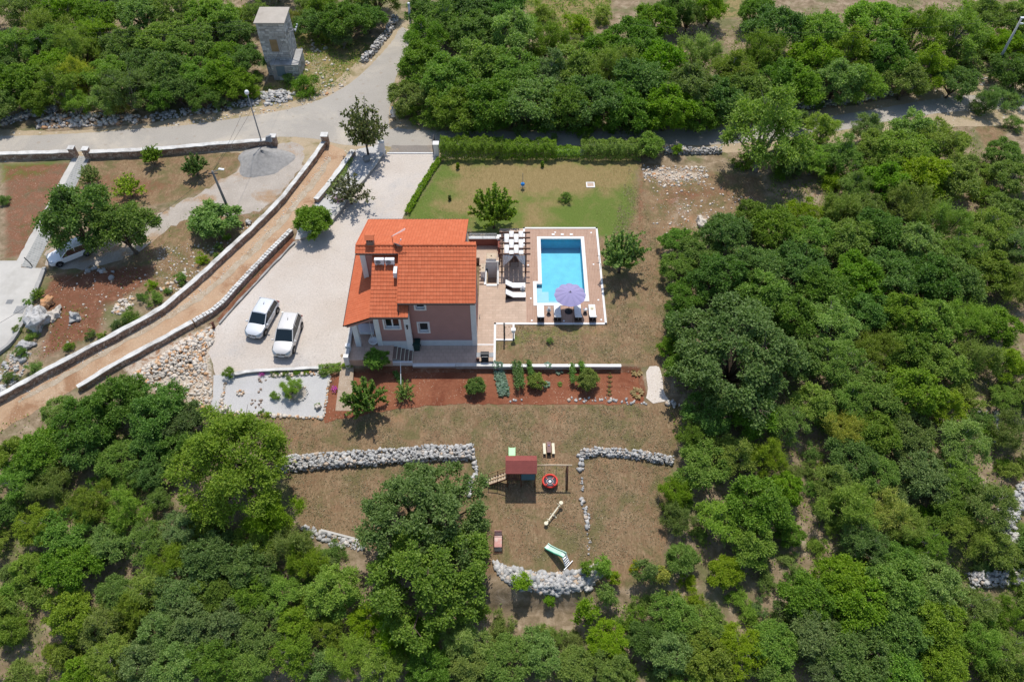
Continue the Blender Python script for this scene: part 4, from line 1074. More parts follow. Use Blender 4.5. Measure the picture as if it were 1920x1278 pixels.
KIN = {
    'oak': [build_tree('oak', s, 11, 10, 190, 0.053, 0.19, narrow=0.44, spiky=0.35) for s in (1, 2, 3, 4)],
    'bigoak': [build_tree('bigoak', s, 26, 11, 150, 0.037, 0.125, lobe=0.26, ax=0.72, az=0.58, zc=0.9, narrow=0.46, spiky=0.35) for s in (11, 12)],
    'ash': [build_tree('ash', s, 13, 9, 155, 0.057, 0.17, lobe=0.33, az=0.55, zc=1.0, narrow=0.28, flat=0.65, spiky=0.8, bark='pale_bark', vary=0.45) for s in (21, 22, 23)],
    'feather': [build_tree('feather', s, 12, 8, 185, 0.068, 0.18, lobe=0.3, ax=0.62, az=0.6, zc=0.92, narrow=0.16, spiky=1.0, updroop=0.6, flat=1.1, jit=0.8, vary=0.45) for s in (31, 32, 33)],
    'walnut': [build_tree('walnut', 41, 22, 11, 170, 0.05, 0.14, lobe=0.28, ax=0.70, az=0.62, zc=0.95, narrow=0.24, spiky=0.9, updroop=-0.1)],
    'round': [build_tree('round', s, 13, 8, 150, 0.072, 0.19, lobe=0.3, az=0.46, zc=0.86, narrow=0.42, vary=0.15, spiky=0.4) for s in (51, 52)],
    'shrub': [build_tree('shrub', s, 8, 5, 140, 0.086, 0.24, lobe=0.36, ax=0.6, az=0.42, zc=0.58, narrow=0.27, low=-0.6, trunks=3, spiky=1.1, vary=0.55) for s in (61, 62, 63)],
    'thin': [build_tree('thin', s, 9, 5, 75, 0.12, 0.22, lobe=0.34, ax=0.5, az=0.9, zc=1.35, narrow=0.28, spiky=1.0, bark='pale_bark', vary=0.5) for s in (71, 72)],
    'cherry': [shoot_tree(81, 24, leaf=0.10, gap=0.024, side=3), shoot_tree(82, 28, leaf=0.10, gap=0.024, side=3)],
    'open': [shoot_tree(83, 24, 1.0, 1.9, 0.135, 0.06, 4, 0.95, per=2, narrow=0.26), shoot_tree(84, 20, 1.0, 1.6, 0.135, 0.06, 4, 1.0, per=2, narrow=0.26)],
    'cone': [build_tree('cone', 91, 14, 6, 90, 0.12, 0.2, lobe=0.24, ax=0.34, az=0.95, zc=1.2, narrow=0.2, low=-0.95, updroop=0.8, vary=0.08)],
}
ZC = {'oak': .95, 'bigoak': .9, 'ash': 1.0, 'feather': .92, 'walnut': .95, 'round': .86, 'shrub': .66, 'thin': 1.35, 'cherry': 1.0, 'open': 1.05, 'cone': 1.2}
trees_xy = []
tr_rnd = random.Random(99)
def tree(u, v, rpx, kin, lm, name, label, group=None, hs=1.0, cat='tree', i=None, at=None, rz=None, loc=None):
    """(u, v) is where the photograph shows the middle of the crown, rpx its half width there"""
    if loc is None:
        rad = rpx * mpp(u, v, 2.0)
        for _ in range(3):
            p = G(u, v, rad * ZC[kin] * hs); rad = rpx * mpp(u, v, p.z + rad * ZC[kin] * hs)
    else:
        p = Vector((loc[0], loc[1], h1(loc[0], loc[1]))); rad = loc[2]
    k = tr_rnd.randrange(len(KIN[kin])) if i is None else i
    o = thing(name, label, cat, p - Vector((0, 0, 0.05)), tr_rnd.uniform(0, 6.28) if rz is None else rz, group)
    s = rad * 0.93
    cr = link('crown', KIN[kin][k][0], o, scale=(s, s, s * hs))
    cr.material_slots[0].link = 'OBJECT'; cr.material_slots[0].material = LM[lm]
    link('trunk', KIN[kin][k][1], o, scale=(s, s, s * hs))
    trees_xy.append((p.x, p.y, rad))
    return o

# --- trees of the garden, each told apart
tree(680, 228, 52, 'open', 'bronze', 'fruit_tree', 'tall airy dark-leaved tree at the driveway gate', hs=1.4, i=0)
tree(652, 345, 46, 'open', 'bronze', 'fruit_tree', 'sparse spreading tree in the planted strip above the magenta blossoms', i=1)
tree(587, 412, 41, 'round', 'oak', 'fig_tree', 'round glossy green tree at the bend of the driveway', hs=0.9)
tree(925, 382, 55, 'cherry', 'oak', 'cherry_tree', 'upright leafy cherry tree on the back lawn', i=0, hs=1.12)
tree(1167, 467, 54, 'cherry', 'oak', 'cherry_tree', 'leafy cherry tree to the right of the pool', i=1, hs=1.15)
tree(680, 738, 52, 'cherry', 'dark', 'cherry_tree', 'cherry tree below the porch with a long shadow on the grass', i=0)
tree(708, 680, 26, 'round', 'oak', 'laurel_bush', 'round dark green bush in front of the porch steps', cat='bush', hs=0.9)
tree(757, 728, 24, 'open', 'oak', 'young_fruit_tree', 'spindly young tree in the red soil right of the porch bush', i=1)
tree(891, 722, 21, 'round', 'grey', 'olive_tree', 'small grey-green tree at the left end of the cabbage row')
tree(1005, 714, 19, 'round', 'olive', 'young_fruit_tree', 'small round tree among the bean rows')
tree(1101, 710, 24, 'round', 'olive', 'young_fruit_tree', 'small round tree at the right of the vegetable bed')
tree(546, 726, 22, 'feather', 'bright', 'olive_tree', 'feathery little tree in a stone ring on the white gravel', hs=0.9)
tree(513, 740, 11, 'shrub', 'bright', 'garden_shrub', 'tiny shrub left of the stone ring on the white gravel', cat='shrub')
tree(428, 698, 13, 'feather', 'olive', 'garden_shrub', 'feathery shrub at the top corner of the white gravel garden', cat='shrub')
tree(1062, 367, 14, 'shrub', 'oak', 'lawn_shrub', 'dense dark shrub on the back lawn', cat='shrub')
tree(1017, 307, 6, 'cone', 'bright', 'dwarf_cypress', 'tiny bright cypress by the hedge', cat='shrub')
tree(858, 310, 6.5, 'cone', 'olive', 'dwarf_cypress', 'tiny cypress at the left end of the back lawn', cat='shrub')
tree(843, 370, 5.5, 'cone', 'cypress', 'dwarf_cypress', 'tiny dark cypress near the driveway edge of the lawn', cat='shrub')
tree(1030, 637, 8, 'thin', 'grey', 'lawn_sapling', 'tiny grey sapling on the dry lawn below the loungers', cat='sapling', hs=0.6)
tree(1098, 258, 9, 'thin', 'olive', 'hedge_sapling', 'pale sapling standing up out of the hedge on the right', cat='sapling')
tree(1040, 258, 9, 'thin', 'grey', 'hedge_sapling', 'grey sapling standing up out of the hedge in the middle', cat='sapling')
# left plot
tree(142, 408, 74, 'oak', 'oak', 'oak_tree', 'broad green tree over the front of the white car by the stepped path', hs=1.2, i=0)
tree(230, 422, 62, 'oak', 'oak', 'oak_tree', 'broad green tree over the rear of the white car', hs=1.25, i=1)
tree(235, 340, 35, 'open', 'bright', 'orchard_tree', 'loose bright tree behind the two broad trees', i=1)
tree(165, 325, 26, 'open', 'oak', 'orchard_tree', 'thin tree beside the stepped path', i=0)
tree(281, 288, 25, 'cherry', 'oak', 'orchard_tree', 'young orchard tree close to the roadside wall', i=1)
tree(362, 305, 30, 'cherry', 'cherry', 'orchard_tree', 'leafy orchard tree left of the gravel heap', i=0)
tree(402, 412, 50, 'round', 'oak', 'fruit_bush', 'wide leafy bush round the foot of the wooden pole', cat='bush', hs=0.75)
tree(5, 375, 14, 'shrub', 'dark', 'garden_bush', 'small dark bush at the left edge of the red earth', cat='bush')
tree(70, 548, 15, 'open', 'oak', 'young_palm', 'spiky young plant above the big boulder', cat='plant', i=0)
for (u, v, r_, lb) in [(55, 565, 12, 'rounded bush on the bank below the paved court, uppermost of four'), (42, 600, 9, 'rounded bush on the bank below the paved court, second from the top'), (30, 615, 11, 'rounded bush on the bank below the paved court, third from the top'), (58, 628, 13, 'rounded bright bush below the big boulder')]:
    tree(u, v, r_, 'shrub', 'bright' if 'bright' in lb else 'oak', 'bank_bush', lb, cat='bush', hs=0.8)
WORD = ['first', 'second', 'third', 'fourth', 'fifth', 'sixth', 'seventh', 'eighth', 'ninth', 'tenth', 'eleventh', 'twelfth', 'thirteenth', 'fourteenth', 'fifteenth', 'sixteenth', 'seventeenth']
WL = 'weedy shrubs along the lane wall'
for li, (u, v, r_) in enumerate(sorted([(340, 522, 14), (378, 485, 13), (284, 533, 12), (290, 558, 17), (266, 555, 12), (313, 545, 9), (240, 592, 18), (220, 607, 16), (168, 627, 12), (130, 648, 12), (190, 628, 10), (65, 690, 16), (40, 660, 14), (20, 705, 14), (412, 462, 10), (424, 445, 9), (405, 480, 8)])):
    tree(u, v, r_, 'shrub', tr_rnd.choice(['oak', 'bright', 'dark']), 'wall_shrub', 'low green shrub along the upper lane wall, ' + WORD[li] + ' from the lower end', WL, cat='shrub')

# --- woods
ZONES = {
    'A': ('wood above the road on the left', 'in the wood beside the stone tower'),
    'B': ('wood behind the back road', 'in the wood behind the back road'),
    'C': ('wood right of the garden', 'in the wood right of the pool and lawn'),
    'D': ('wood below the gravel garden', 'in the wood below the gravel garden and lane'),
    'E': ('wood in front of the playground', 'in the wood below the playground wall'),
}
LOOK = {'oak': 'rounded mid green tree', 'dark': 'dense dark green tree', 'bright': 'fresh bright green tree', 'olive': 'olive green tree', 'grey': 'greyish green tree', 'yellow': 'yellow-green bush'}
NAME = {'oak': 'oak_tree', 'dark': 'evergreen_oak', 'bright': 'ash_tree', 'olive': 'juniper_tree', 'grey': 'hornbeam_tree', 'yellow': 'broom_bush'}
WOODED = {}
def wood(zone, u, v, r_, kin, lm, hs=1.0):
    small = kin == 'shrub' and r_ < 30
    lk = LOOK[lm].replace('tree', 'bush') if small or lm == 'yellow' else LOOK[lm]
    nm = {'oak': 'oak_scrub', 'dark': 'evergreen_scrub', 'bright': 'ash_scrub', 'olive': 'juniper_scrub', 'grey': 'hornbeam_scrub', 'yellow': 'broom_bush'}[lm] if small else NAME[lm]
    o = tree(u, v, r_, kin, lm, nm, lk + ' ' + ZONES[zone][1], ZONES[zone][0] + ', ' + lk + ('es' if lk.endswith('sh') else 's'), hs, 'bush' if lk.endswith('bush') else 'tree')
    WOODED.setdefault((zone, lk), []).append((u, v, o))
def wl(zone, txt):
    abbr = {'o': 'oak', 'O': 'bigoak', 'a': 'ash', 'f': 'feather', 'r': 'round', 's': 'shrub', 't': 'thin'}
    cl = {'o': 'oak', 'd': 'dark', 'b': 'bright', 'l': 'olive', 'g': 'grey', 'y': 'yellow'}
    for tok in txt.split():
        u, v, r_, kc = tok.split(',')
        wood(zone, float(u), float(v), float(r_) * {'A': 1.05, 'B': 1.14, 'C': 0.97, 'D': 1.0, 'E': 0.97}[zone], abbr[kc[0]], cl[kc[1]])
# big ones told apart
tree(440, 862, 108, 'walnut', 'bright', 'walnut_tree', 'large bright walnut tree at the left end of the upper dry-stone wall', hs=1.0)
tree(793, 965, 115, 'bigoak', 'dark', 'oak_tree', 'huge dark oak at the left edge of the playground', hs=0.9, i=0)
tree(802, 1072, 118, 'bigoak', 'oak', 'oak_tree', 'huge bright-topped oak in front of the dark playground oak', hs=0.85, i=1)
tree(1385, 665, 125, 'bigoak', 'dark', 'oak_tree', 'huge dark oak right of the white chip path', hs=0.85, i=1)
tree(1440, 240, 88, 'ash', 'bright', 'ash_tree', 'tall bright tree overhanging the back road', hs=1.15, i=0)
wl('A', '45,20,45,al 115,18,45,ao 185,30,45,oo 262,22,48,oo 330,15,45,ab 395,30,48,oo 440,60,36,od 20,85,42,ab 85,60,42,fl 80,80,38,ao 150,90,45,fl 105,120,42,ob 175,65,40,ab 230,85,45,oo 300,75,48,oo 355,80,45,oo 40,150,48,oo 110,165,45,ab 66,185,34,oo 150,150,38,fy 200,140,44,oo 240,165,46,ao 262,120,40,od 310,130,48,oo 365,140,42,oo 335,165,38,od 300,175,36,oo 410,145,40,oo 445,155,34,oo 455,110,36,oo 420,100,34,oo 0,190,34,od 0,120,34,oo 190,190,32,al 140,195,28,al 220,200,22,fy 380,180,30,od 405,30,36,ab 480,25,28,al 550,40,20,fy 590,45,34,oo 650,35,45,od 600,15,34,al 575,15,24,al 690,30,34,dd 640,68,24,ag 605,70,16,sl 570,155,26,so 540,145,14,so 470,170,20,sl'.replace('dd', 'od'))
wl('B', '765,180,36,ob 795,120,48,oo 790,75,42,ao 845,150,55,oo 850,200,46,ob 830,40,40,ag 895,60,44,oo 905,125,52,ob 920,190,55,oo 965,60,50,ob 960,135,52,oo 990,190,55,og 1030,85,40,fl 1030,140,46,ag 1080,130,48,ob 1060,195,52,oo 1115,185,55,od 1125,95,42,oo 1150,130,46,fl 1170,200,50,od 1200,150,56,od 1190,75,50,od 1225,40,44,oo 1240,115,50,oo 1250,200,50,oo 1290,165,52,oo 1310,110,42,fl 1310,215,36,od 1345,185,45,od 1370,140,46,al 1400,165,46,oo 1425,105,44,fb 1470,150,44,oo 1455,50,52,od 1420,20,36,od 1505,165,42,ob 1520,110,46,oo 1540,60,50,ob 1570,150,46,oo 1600,95,46,al 1625,160,38,al 1640,40,52,ob 1665,110,48,oo 1700,150,40,ol 1720,60,50,al 1745,125,44,al 1790,150,36,oo 1800,60,50,ab 1815,110,32,sl 1845,25,42,al 1880,80,34,oo 1900,130,40,od 1915,40,40,oo 1860,100,16,so 1085,45,26,sb 1015,22,22,sl 985,40,18,so 1130,25,20,sl 880,15,44,od 940,10,40,od 800,25,40,od 860,20,36,oo 1290,30,30,fl 1330,15,34,oo 1265,20,36,od 1900,185,22,sg 1858,190,26,fg 1835,200,16,sg 1905,155,24,so')
wl('B', '772,209,24,so 806,216,28,sb 842,220,28,so 882,222,30,so 926,223,30,sb 968,224,30,so 1012,224,30,so 1056,224,30,sd 1100,223,30,so 1146,223,30,sd 1190,223,28,sd 1234,220,26,so 1276,218,26,sd 1318,216,26,so 1372,206,26,so 1420,199,24,so')
wl('C', '1542,246,40,ab 1505,225,22,ag 1628,238,34,ag 1580,290,46,ag 1545,310,30,sg 1645,280,46,ol 1718,250,50,ob 1700,285,58,ol 1765,270,52,al 1660,340,52,oo 1725,335,58,ol 1790,335,52,ol 1490,300,36,od 1600,350,40,ag 1625,390,40,ol 1885,285,36,oo 1900,330,44,oo 1905,232,20,so 1268,450,32,oo 1310,470,42,oo 1362,435,55,od 1415,405,40,oo 1455,425,58,oo 1505,400,36,al 1520,445,54,oo 1575,400,46,fl 1590,455,54,oo 1650,430,58,od 1705,395,52,fl 1715,455,54,oo 1770,420,54,fl 1800,470,50,al 1845,430,52,al 1890,400,46,oo 1905,460,42,ag 1860,365,30,so 1270,500,36,oo 1285,555,40,od 1345,520,60,od 1420,500,60,od 1440,560,60,oo 1500,500,56,od 1550,540,62,od 1610,520,58,oo 1670,510,58,od 1740,520,58,od 1800,530,54,oo 1860,510,50,ol 1900,540,40,fl 1280,610,42,od 1255,650,26,oo 1290,690,46,oo 1490,590,56,oo 1560,610,56,ab 1625,585,50,od 1690,585,54,oo 1750,600,56,oo 1815,600,50,fl 1870,610,44,oo 1500,670,52,oo 1570,680,54,ab 1640,660,48,fl 1700,660,52,oo 1765,680,52,oo 1830,670,46,fl 1890,680,40,al 1330,770,50,od 1410,770,56,oo 1300,820,36,fl 1470,790,46,ag 1530,760,48,ob 1590,745,46,ag 1580,805,46,fy 1650,740,56,oo 1710,730,62,oo 1770,760,46,al 1640,810,50,oo 1705,810,50,oo 1810,740,36,sl 1885,745,30,ol 1890,810,42,fl 1800,822,56,al 1845,790,30,so 1318,872,52,og 1268,920,36,fl 1270,975,34,fl 1380,850,48,al 1440,860,42,fl 1425,945,68,oo 1345,975,50,ab 1470,920,40,oo 1280,1045,36,og 1410,1020,52,oo 1360,1070,38,ol 1480,1000,30,od 1595,850,50,oo 1570,900,44,ab 1640,880,46,oo 1735,890,56,og 1690,920,36,sg 1590,955,58,fb 1660,960,46,fy 1545,960,28,so 1620,1015,48,ag 1700,985,44,fb 1790,900,48,al 1845,945,58,al 1785,960,44,oo 1810,1000,46,fl 1740,1020,40,ab 1875,1030,44,al 1690,1050,44,oo 1900,880,26,sl')
wl('D', '225,745,58,od 160,790,60,od 290,770,58,od 345,790,46,od 115,770,34,ol 78,846,58,oo 25,850,40,ol 155,835,48,od 218,860,42,og 285,825,46,od 345,840,44,od 35,900,46,ao 95,905,46,fl 240,905,26,fb 280,890,36,od 170,950,46,fl 70,985,44,al 120,1000,52,oo 10,960,36,od 235,960,46,fl 345,985,40,ag 300,935,26,ab 275,1015,42,ab 200,1015,42,oo 128,1060,58,oo 55,1060,34,ol 320,1050,42,fl 395,1040,58,od 385,985,36,ob 460,1055,52,og 510,965,56,fl 485,1000,44,ol 545,1020,46,fl 575,1050,40,fl 520,1110,42,ob 470,1120,44,oo 620,1110,58,ob 625,1035,22,sg 340,1105,50,og 285,1100,44,ab 255,1140,40,fl 215,1110,40,oo 400,1110,44,oo 430,1165,46,og 360,1170,50,og 300,1175,46,og 190,1170,46,al 130,1150,50,ob 60,1120,36,sl 15,1110,30,so 20,1180,34,ol 120,1225,36,sl 205,1230,46,ab 265,1235,50,og 335,1240,52,og 400,1235,50,oo 485,1185,48,oo 470,1245,46,og 550,1165,40,ob 555,1225,46,ab 620,1180,36,al 610,1240,40,sg 680,1160,36,ab 655,1225,46,fb 160,1260,40,ob 40,1265,40,sl')
wl('E', '735,1195,46,fb 715,1245,50,ab 790,1190,46,oo 800,1245,50,oo 870,1200,50,al 880,1250,46,ob 940,1170,26,sl 945,1235,50,ob 1010,1225,46,og 1020,1185,24,sb 1080,1250,46,ob 1075,1200,26,sl 1140,1200,40,ob 1150,1250,44,oo 1100,1150,30,to 1140,1115,26,to 1185,1165,30,sb 1210,1195,42,od 1265,1155,46,oo 1250,1220,52,og 1310,1180,44,oo 1330,1240,56,ol 1390,1215,48,al 1405,1150,26,sl 1450,1210,56,oo 1480,1150,34,so 1445,1255,44,og 1520,1120,58,oo 1580,1085,60,oo 1530,1190,58,og 1610,1140,66,oo 1680,1105,66,oo 1600,1225,66,og 1560,1255,46,ag 1690,1180,62,oo 1760,1095,56,oo 1750,1170,60,ob 1680,1250,56,oo 1770,1240,56,ob 1830,1140,44,al 1835,1205,50,fb 1880,1150,36,fl 1890,1220,44,al 1860,1255,44,sl 1905,1260,36,sl')
wl('C', '1490,285,40,oo 1525,302,34,ab 1402,298,26,so 1565,335,30,sl 1470,315,26,so 1380,1120,22,sl 1340,1150,22,so 1440,1090,24,sl 1500,1080,24,so 1300,1125,22,sl 1480,1050,20,sl 1530,1020,20,sl 1560,985,20,sb 1490,890,20,sl 1522,850,22,so 1290,1090,18,sl 1420,1140,20,sg 1365,1185,20,sl 1515,880,18,sb 1545,905,18,sl')
# young growth at the playground's edge
for (u, v, r_, kin, lm, hs, lb) in [(980, 1093, 22, 'thin', 'bright', 0.8, 'bright sapling in front of the curved stone wall'), (1030, 1128, 13, 'thin', 'oak', 0.9, 'narrow sapling below the curved stone wall'),
                                    (1100, 1066, 17, 'thin', 'oak', 0.9, 'slim sapling at the right end of the curved stone wall'), (1133, 1062, 24, 'thin', 'bright', 1.0, 'bushy sapling right of the curved stone wall'),
                                    (1150, 1085, 16, 'thin', 'olive', 1.0, 'small olive sapling right of the curved stone wall'), (1210, 1068, 30, 'thin', 'oak', 1.0, 'tall sapling at the lower right corner of the dry lawn'), (1240, 1075, 24, 'thin', 'yellow', 0.8, 'yellowing sapling beside the tall sapling of the dry lawn'), (1190, 1062, 12, 'shrub', 'yellow', 1.0, 'yellow bush at the foot of the tall sapling')]:
    tree(u, v, r_, kin, lm, 'sapling', lb, None, hs, 'sapling')

# fill between and beyond: undergrowth bushes where the photograph shows more green
WOODS = {
    'A': [(-140, -60), (700, -60), (720, 30), (640, 60), (560, 20), (480, 60), (490, 150), (440, 195), (260, 200), (140, 200), (0, 215), (-140, 220)],
    'B': [(775, 60), (960, 30), (980, 60), (1130, 60), (1290, 40), (1410, 30), (2060, -40), (2060, 140), (1840, 150), (1700, 170), (1560, 195), (1340, 228), (760, 232), (745, 200), (760, 140)],
    'C': [(1480, 290), (1520, 260), (1700, 225), (1820, 240), (1850, 300), (2060, 260), (2060, 1100), (1700, 1080), (1420, 1090), (1270, 1040), (1250, 950), (1275, 860), (1255, 780), (1270, 690), (1245, 640), (1275, 560), (1250, 450), (1370, 400), (1570, 380), (1560, 330)],
    'D': [(-120, 820), (100, 770), (220, 705), (340, 745), (400, 800), (330, 880), (420, 970), (560, 970), (580, 1030), (660, 1040), (700, 1120), (690, 1330), (-160, 1330)],
    'E': [(690, 1160), (940, 1130), (960, 1190), (1060, 1180), (1150, 1130), (1300, 1110), (1330, 1180), (1500, 1130), (1540, 1040), (2000, 1040), (2000, 1330), (690, 1330)],
}
def fill_woods():
    r = random.Random(5)
    for z, pl in WOODS.items():
        us = [p[0] for p in pl]; vv = [p[1] for p in pl]
        k = 0; cnt = 0
        target = {'A': 46, 'B': 50, 'C': 80, 'D': 40, 'E': 56}[z]
        while cnt < target and k < 6000:
            k += 1
            u = r.uniform(min(us), max(us)); v = r.uniform(min(vv), max(vv))
            if not in_poly(np.array([u]), np.array([v]), pl)[0]: continue
            big = u < -10 or u > 1930 or v < -10 or v > 1290
            p = G(u, v, 1.0)
            lim = 0.5 if not big else 0.85
            if any((p.x - x) ** 2 + (p.y - y) ** 2 < (lim * q) ** 2 for x, y, q in trees_xy): continue
            if big: wood(z, u, v, r.uniform(34, 50), r.choice(['oak', 'ash', 'oak']), r.choice(['oak', 'oak', 'bright', 'olive']))
            else: wood(z, u, v, r.uniform(15, 26), 'shrub', r.choice(['oak', 'olive', 'bright', 'grey', 'olive']), r.uniform(0.7, 1.0))
            cnt += 1
fill_woods()

ORD = ['first', 'second', 'third', 'fourth', 'fifth', 'sixth', 'seventh', 'eighth', 'ninth', 'tenth', 'eleventh', 'twelfth', 'thirteenth', 'fourteenth', 'fifteenth', 'sixteenth', 'seventeenth', 'eighteenth', 'nineteenth', 'twentieth']
BAND = {1: [''], 2: ['upper half of ', 'lower half of '], 3: ['upper third of ', 'middle of ', 'lower third of '], 4: ['top quarter of ', 'upper middle of ', 'lower middle of ', 'bottom quarter of ']}
def label_wood():
    for (zone, lk), lst in WOODED.items():
        k = min(4, max(1, (len(lst) + 6) // 7))
        lst.sort(key=lambda q: q[1])
        n = len(lst)
        for b in range(k):
            part = sorted(lst[b * n // k:(b + 1) * n // k], key=lambda q: q[0])
            for i, (u, v, o) in enumerate(part):
                where = BAND[k][b] + {'A': 'the tower wood', 'B': 'the back road wood', 'C': 'the poolside wood', 'D': 'the wood below the lane', 'E': 'the playground wood'}[zone]
                o['label'] = (lk + ', ' + (ORD[i] + ' from left, ' if n > 1 else 'the only one in ') + where) if len(part) > 1 or n == 1 else lk + ' in ' + where
label_wood()

# hedge: leafy box shapes, one object per clipped length
def hedge(name, label, pts, wid, hgt, lm, seed, rpm=2600, leaf=0.10):
    r = np.random.default_rng(seed)
    pts = [Vector((p.x, p.y)) for p in (G(u, v) for u, v in pts)]
    o = thing(name, label, 'hedge', (pts[0].x, pts[0].y, h1(*pts[0])))
    Cs, Ns = [], []
    for a, b in zip(pts[:-1], pts[1:]):
        d = b - a; L = d.length; n = int(L * rpm)
        s_ = r.uniform(-0.02, 1.02, n) * L
        th = r.uniform(-0.35, np.pi + 0.35, n)
        lump = 1 + 0.13 * np.sin(s_ * 2.6 + seed + 1.5 * np.sin(th * 2)) + 0.10 * np.sin(s_ * 6.1 + th * 3 + seed) + 0.06 * np.sin(s_ * 11 - th * 5)
        rad = lump * np.where(r.random(n) < 0.25, r.uniform(0.6, 0.95, n), r.uniform(0.92, 1.08, n))
        cx = np.sign(np.cos(th)) * np.abs(np.cos(th)) ** 0.6; cz = np.sign(np.sin(th)) * np.abs(np.sin(th)) ** 0.6
        off = cx * wid / 2 * rad; z = hgt * 0.42 + cz * hgt * 0.56 * rad
        nx, ny = -d.y / L, d.x / L
        C = np.stack([a.x + d.x / L * s_ + nx * off - o.location.x, a.y + d.y / L * s_ + ny * off - o.location.y, np.maximum(z, 0.03)], 1)
        N = np.stack([nx * cx, ny * cx, cz + 0.7], 1) + r.normal(size=(n, 3)) * 0.45
        Cs.append(C); Ns.append(N)
    C = np.concatenate(Cs); N = np.concatenate(Ns)
    L = leaf * r.uniform(0.6, 1.4, len(C))
    V, F = leaves(C, r.normal(size=C.shape) + N * 0.4, N, L, L * 0.38, r)
    link('foliage', np_mesh('foliage', V, F, LM[lm]), o)
    mb = MB()
    for a, b in zip(pts[:-1], pts[1:]):
        k = max(2, int((b - a).length / 0.6))
        for j in range(k):
            p = a.lerp(b, (j + 0.5) / k) - Vector((o.location.x, o.location.y))
            mb.tube([(p.x, p.y, -0.05), (p.x + 0.05, p.y, hgt * 0.5), (p.x - 0.05, p.y + 0.08, hgt * 0.85)], [0.04, 0.03, 0.01], 5)
            mb.tube([(p.x, p.y, hgt * 0.3), (p.x + 0.2, p.y - 0.2, hgt * 0.8)], [0.02, 0.008], 4)
    tag(mb.build('stems', M['bark'], o), kind='stuff')
    return o
hedge('clipped_hedge', 'clipped bright hedge beside the gate, leftmost length along the back road', [(829, 290), (942, 290)], 1.9, 1.9, 'hedge', 1)
hedge('clipped_hedge', 'clipped bright hedge in the middle of the back lawn edge', [(946, 291), (1040, 291)], 1.8, 1.7, 'hedge', 2)
hedge('clipped_hedge', 'low thin gap-toothed hedge with a white wall behind', [(1041, 292), (1086, 293)], 1.2, 1.0, 'hedge', 3, 1500)
hedge('clipped_hedge', 'clipped hedge left of the round hedge bush', [(1090, 292), (1196, 292)], 1.8, 1.75, 'hedge', 4)
tree(1217, 272, 31, 'round', 'hedge', 'hedge_bush', 'taller round bush at the right end of the hedge', cat='bush', hs=0.95)
tree(1268, 280, 14, 'thin', 'bright', 'hedge_sapling', 'thin sapling on the low stone wall right of the hedge', cat='sapling', hs=0.8)
hedge('drive_edge_planting', 'narrow leafy planting along the driveway edge of the lawn', [(824, 302), (800, 338), (778, 375), (764, 402)], 0.5, 0.45, 'oak', 5, 420, 0.12)
hedge('flower_edge', 'low flowering edge between the driveway and the gravel garden', [(600, 697), (640, 693)], 0.8, 0.5, 'olive', 6, 700, 0.1)
hedge('planted_verge', 'low green plants along the wall of the planted strip', [(655, 300), (640, 330), (612, 366)], 0.7, 0.4, 'olive', 7, 420, 0.1)
# ------------------------------------------------------------------ stones, stone walls and lane walls
def rock_base(seed, n=13):
    r = random.Random(seed)
    bm = bmesh.new()
    if n < 20:                                   # blocky, angular fieldstone
        for sx in (-1, 1):
            for sy in (-1, 1):
                for sz in (-1, 1): bm.verts.new((sx * 0.46 * r.uniform(0.55, 1.05), sy * 0.38 * r.uniform(0.55, 1.05), sz * 0.31 * r.uniform(0.55, 1.05)))
        n = 3
    for _ in range(n):
        v = Vector((r.gauss(0, 1), r.gauss(0, 1), r.gauss(0, 1))).normalized()
        v = Vector((v.x * 0.5 * r.uniform(0.8, 1.1), v.y * 0.42 * r.uniform(0.8, 1.1), v.z * 0.36 * r.uniform(0.75, 1.1)))
        bm.verts.new(v)
    res = bmesh.ops.convex_hull(bm, input=bm.verts)
    bmesh.ops.delete(bm, geom=[e for e in res['geom_interior'] if isinstance(e, bmesh.types.BMVert)], context='VERTS')
    bmesh.ops.triangulate(bm, faces=bm.faces)
    bm.verts.ensure_lookup_table()
    for i, v in enumerate(bm.verts): v.index = i
    V = np.array([v.co[:] for v in bm.verts]); F = np.array([[v.index for v in f.verts] for f in bm.faces])
    bm.free()
    return V, F
ROCKS = [rock_base(s) for s in range(200, 212)]
_rock_me = {}
def rock_mesh(i, mat):
    if (i, mat) not in _rock_me: _rock_me[(i, mat)] = np_mesh('stone', *ROCKS[i], M[mat])
    return _rock_me[(i, mat)]
def rot_m(r):
    return np.array(Euler((r.uniform(-.5, .5), r.uniform(-.5, .5), r.uniform(0, 6.28))).to_matrix())
def join_rocks(name, items, mat, parent, org, r):
    Vs, Fs, n = [], [], 0
    for (x, y, z, s) in items:
        V, F = ROCKS[r.randrange(len(ROCKS))]
        q = (V * np.array([1, r.uniform(.7, 1.1), r.uniform(.7, 1.1)]) * s) @ rot_m(r).T + np.array([x - org[0], y - org[1], z - org[2]])
        Vs.append(q); Fs.append(F + n); n += len(V)
    o = link(name, np_mesh(name, np.concatenate(Vs), np.concatenate(Fs), M[mat]), parent)
    return tag(o, kind='stuff')
def stones_thing(name, label, cat, items, mat, nbig, seed, group=None, core=None):
    """items (x, y, z, size): the largest become single stones, the rest one heap part"""
    r = random.Random(seed)
    items = sorted(items, key=lambda q: -q[3])
    org = (items[0][0], items[0][1], h1(items[0][0], items[0][1]))
    t_ = thing(name, label, cat, org, 0, group)
    for (x, y, z, s) in items[:nbig]:
        o = link('stone', rock_mesh(r.randrange(len(ROCKS)), mat), t_, (x - org[0], y - org[1], z - org[2]), (r.uniform(-.5, .5), r.uniform(-.5, .5), r.uniform(0, 6.28)), (s, s * r.uniform(.75, 1.1), s * r.uniform(.75, 1.1)))
    if items[nbig:]: join_rocks('small_stones', items[nbig:], mat, t_, org, r)
    if core: c = core.build('core', M['grey_conc'], t_); c.location = (-org[0], -org[1], -org[2])
    return t_

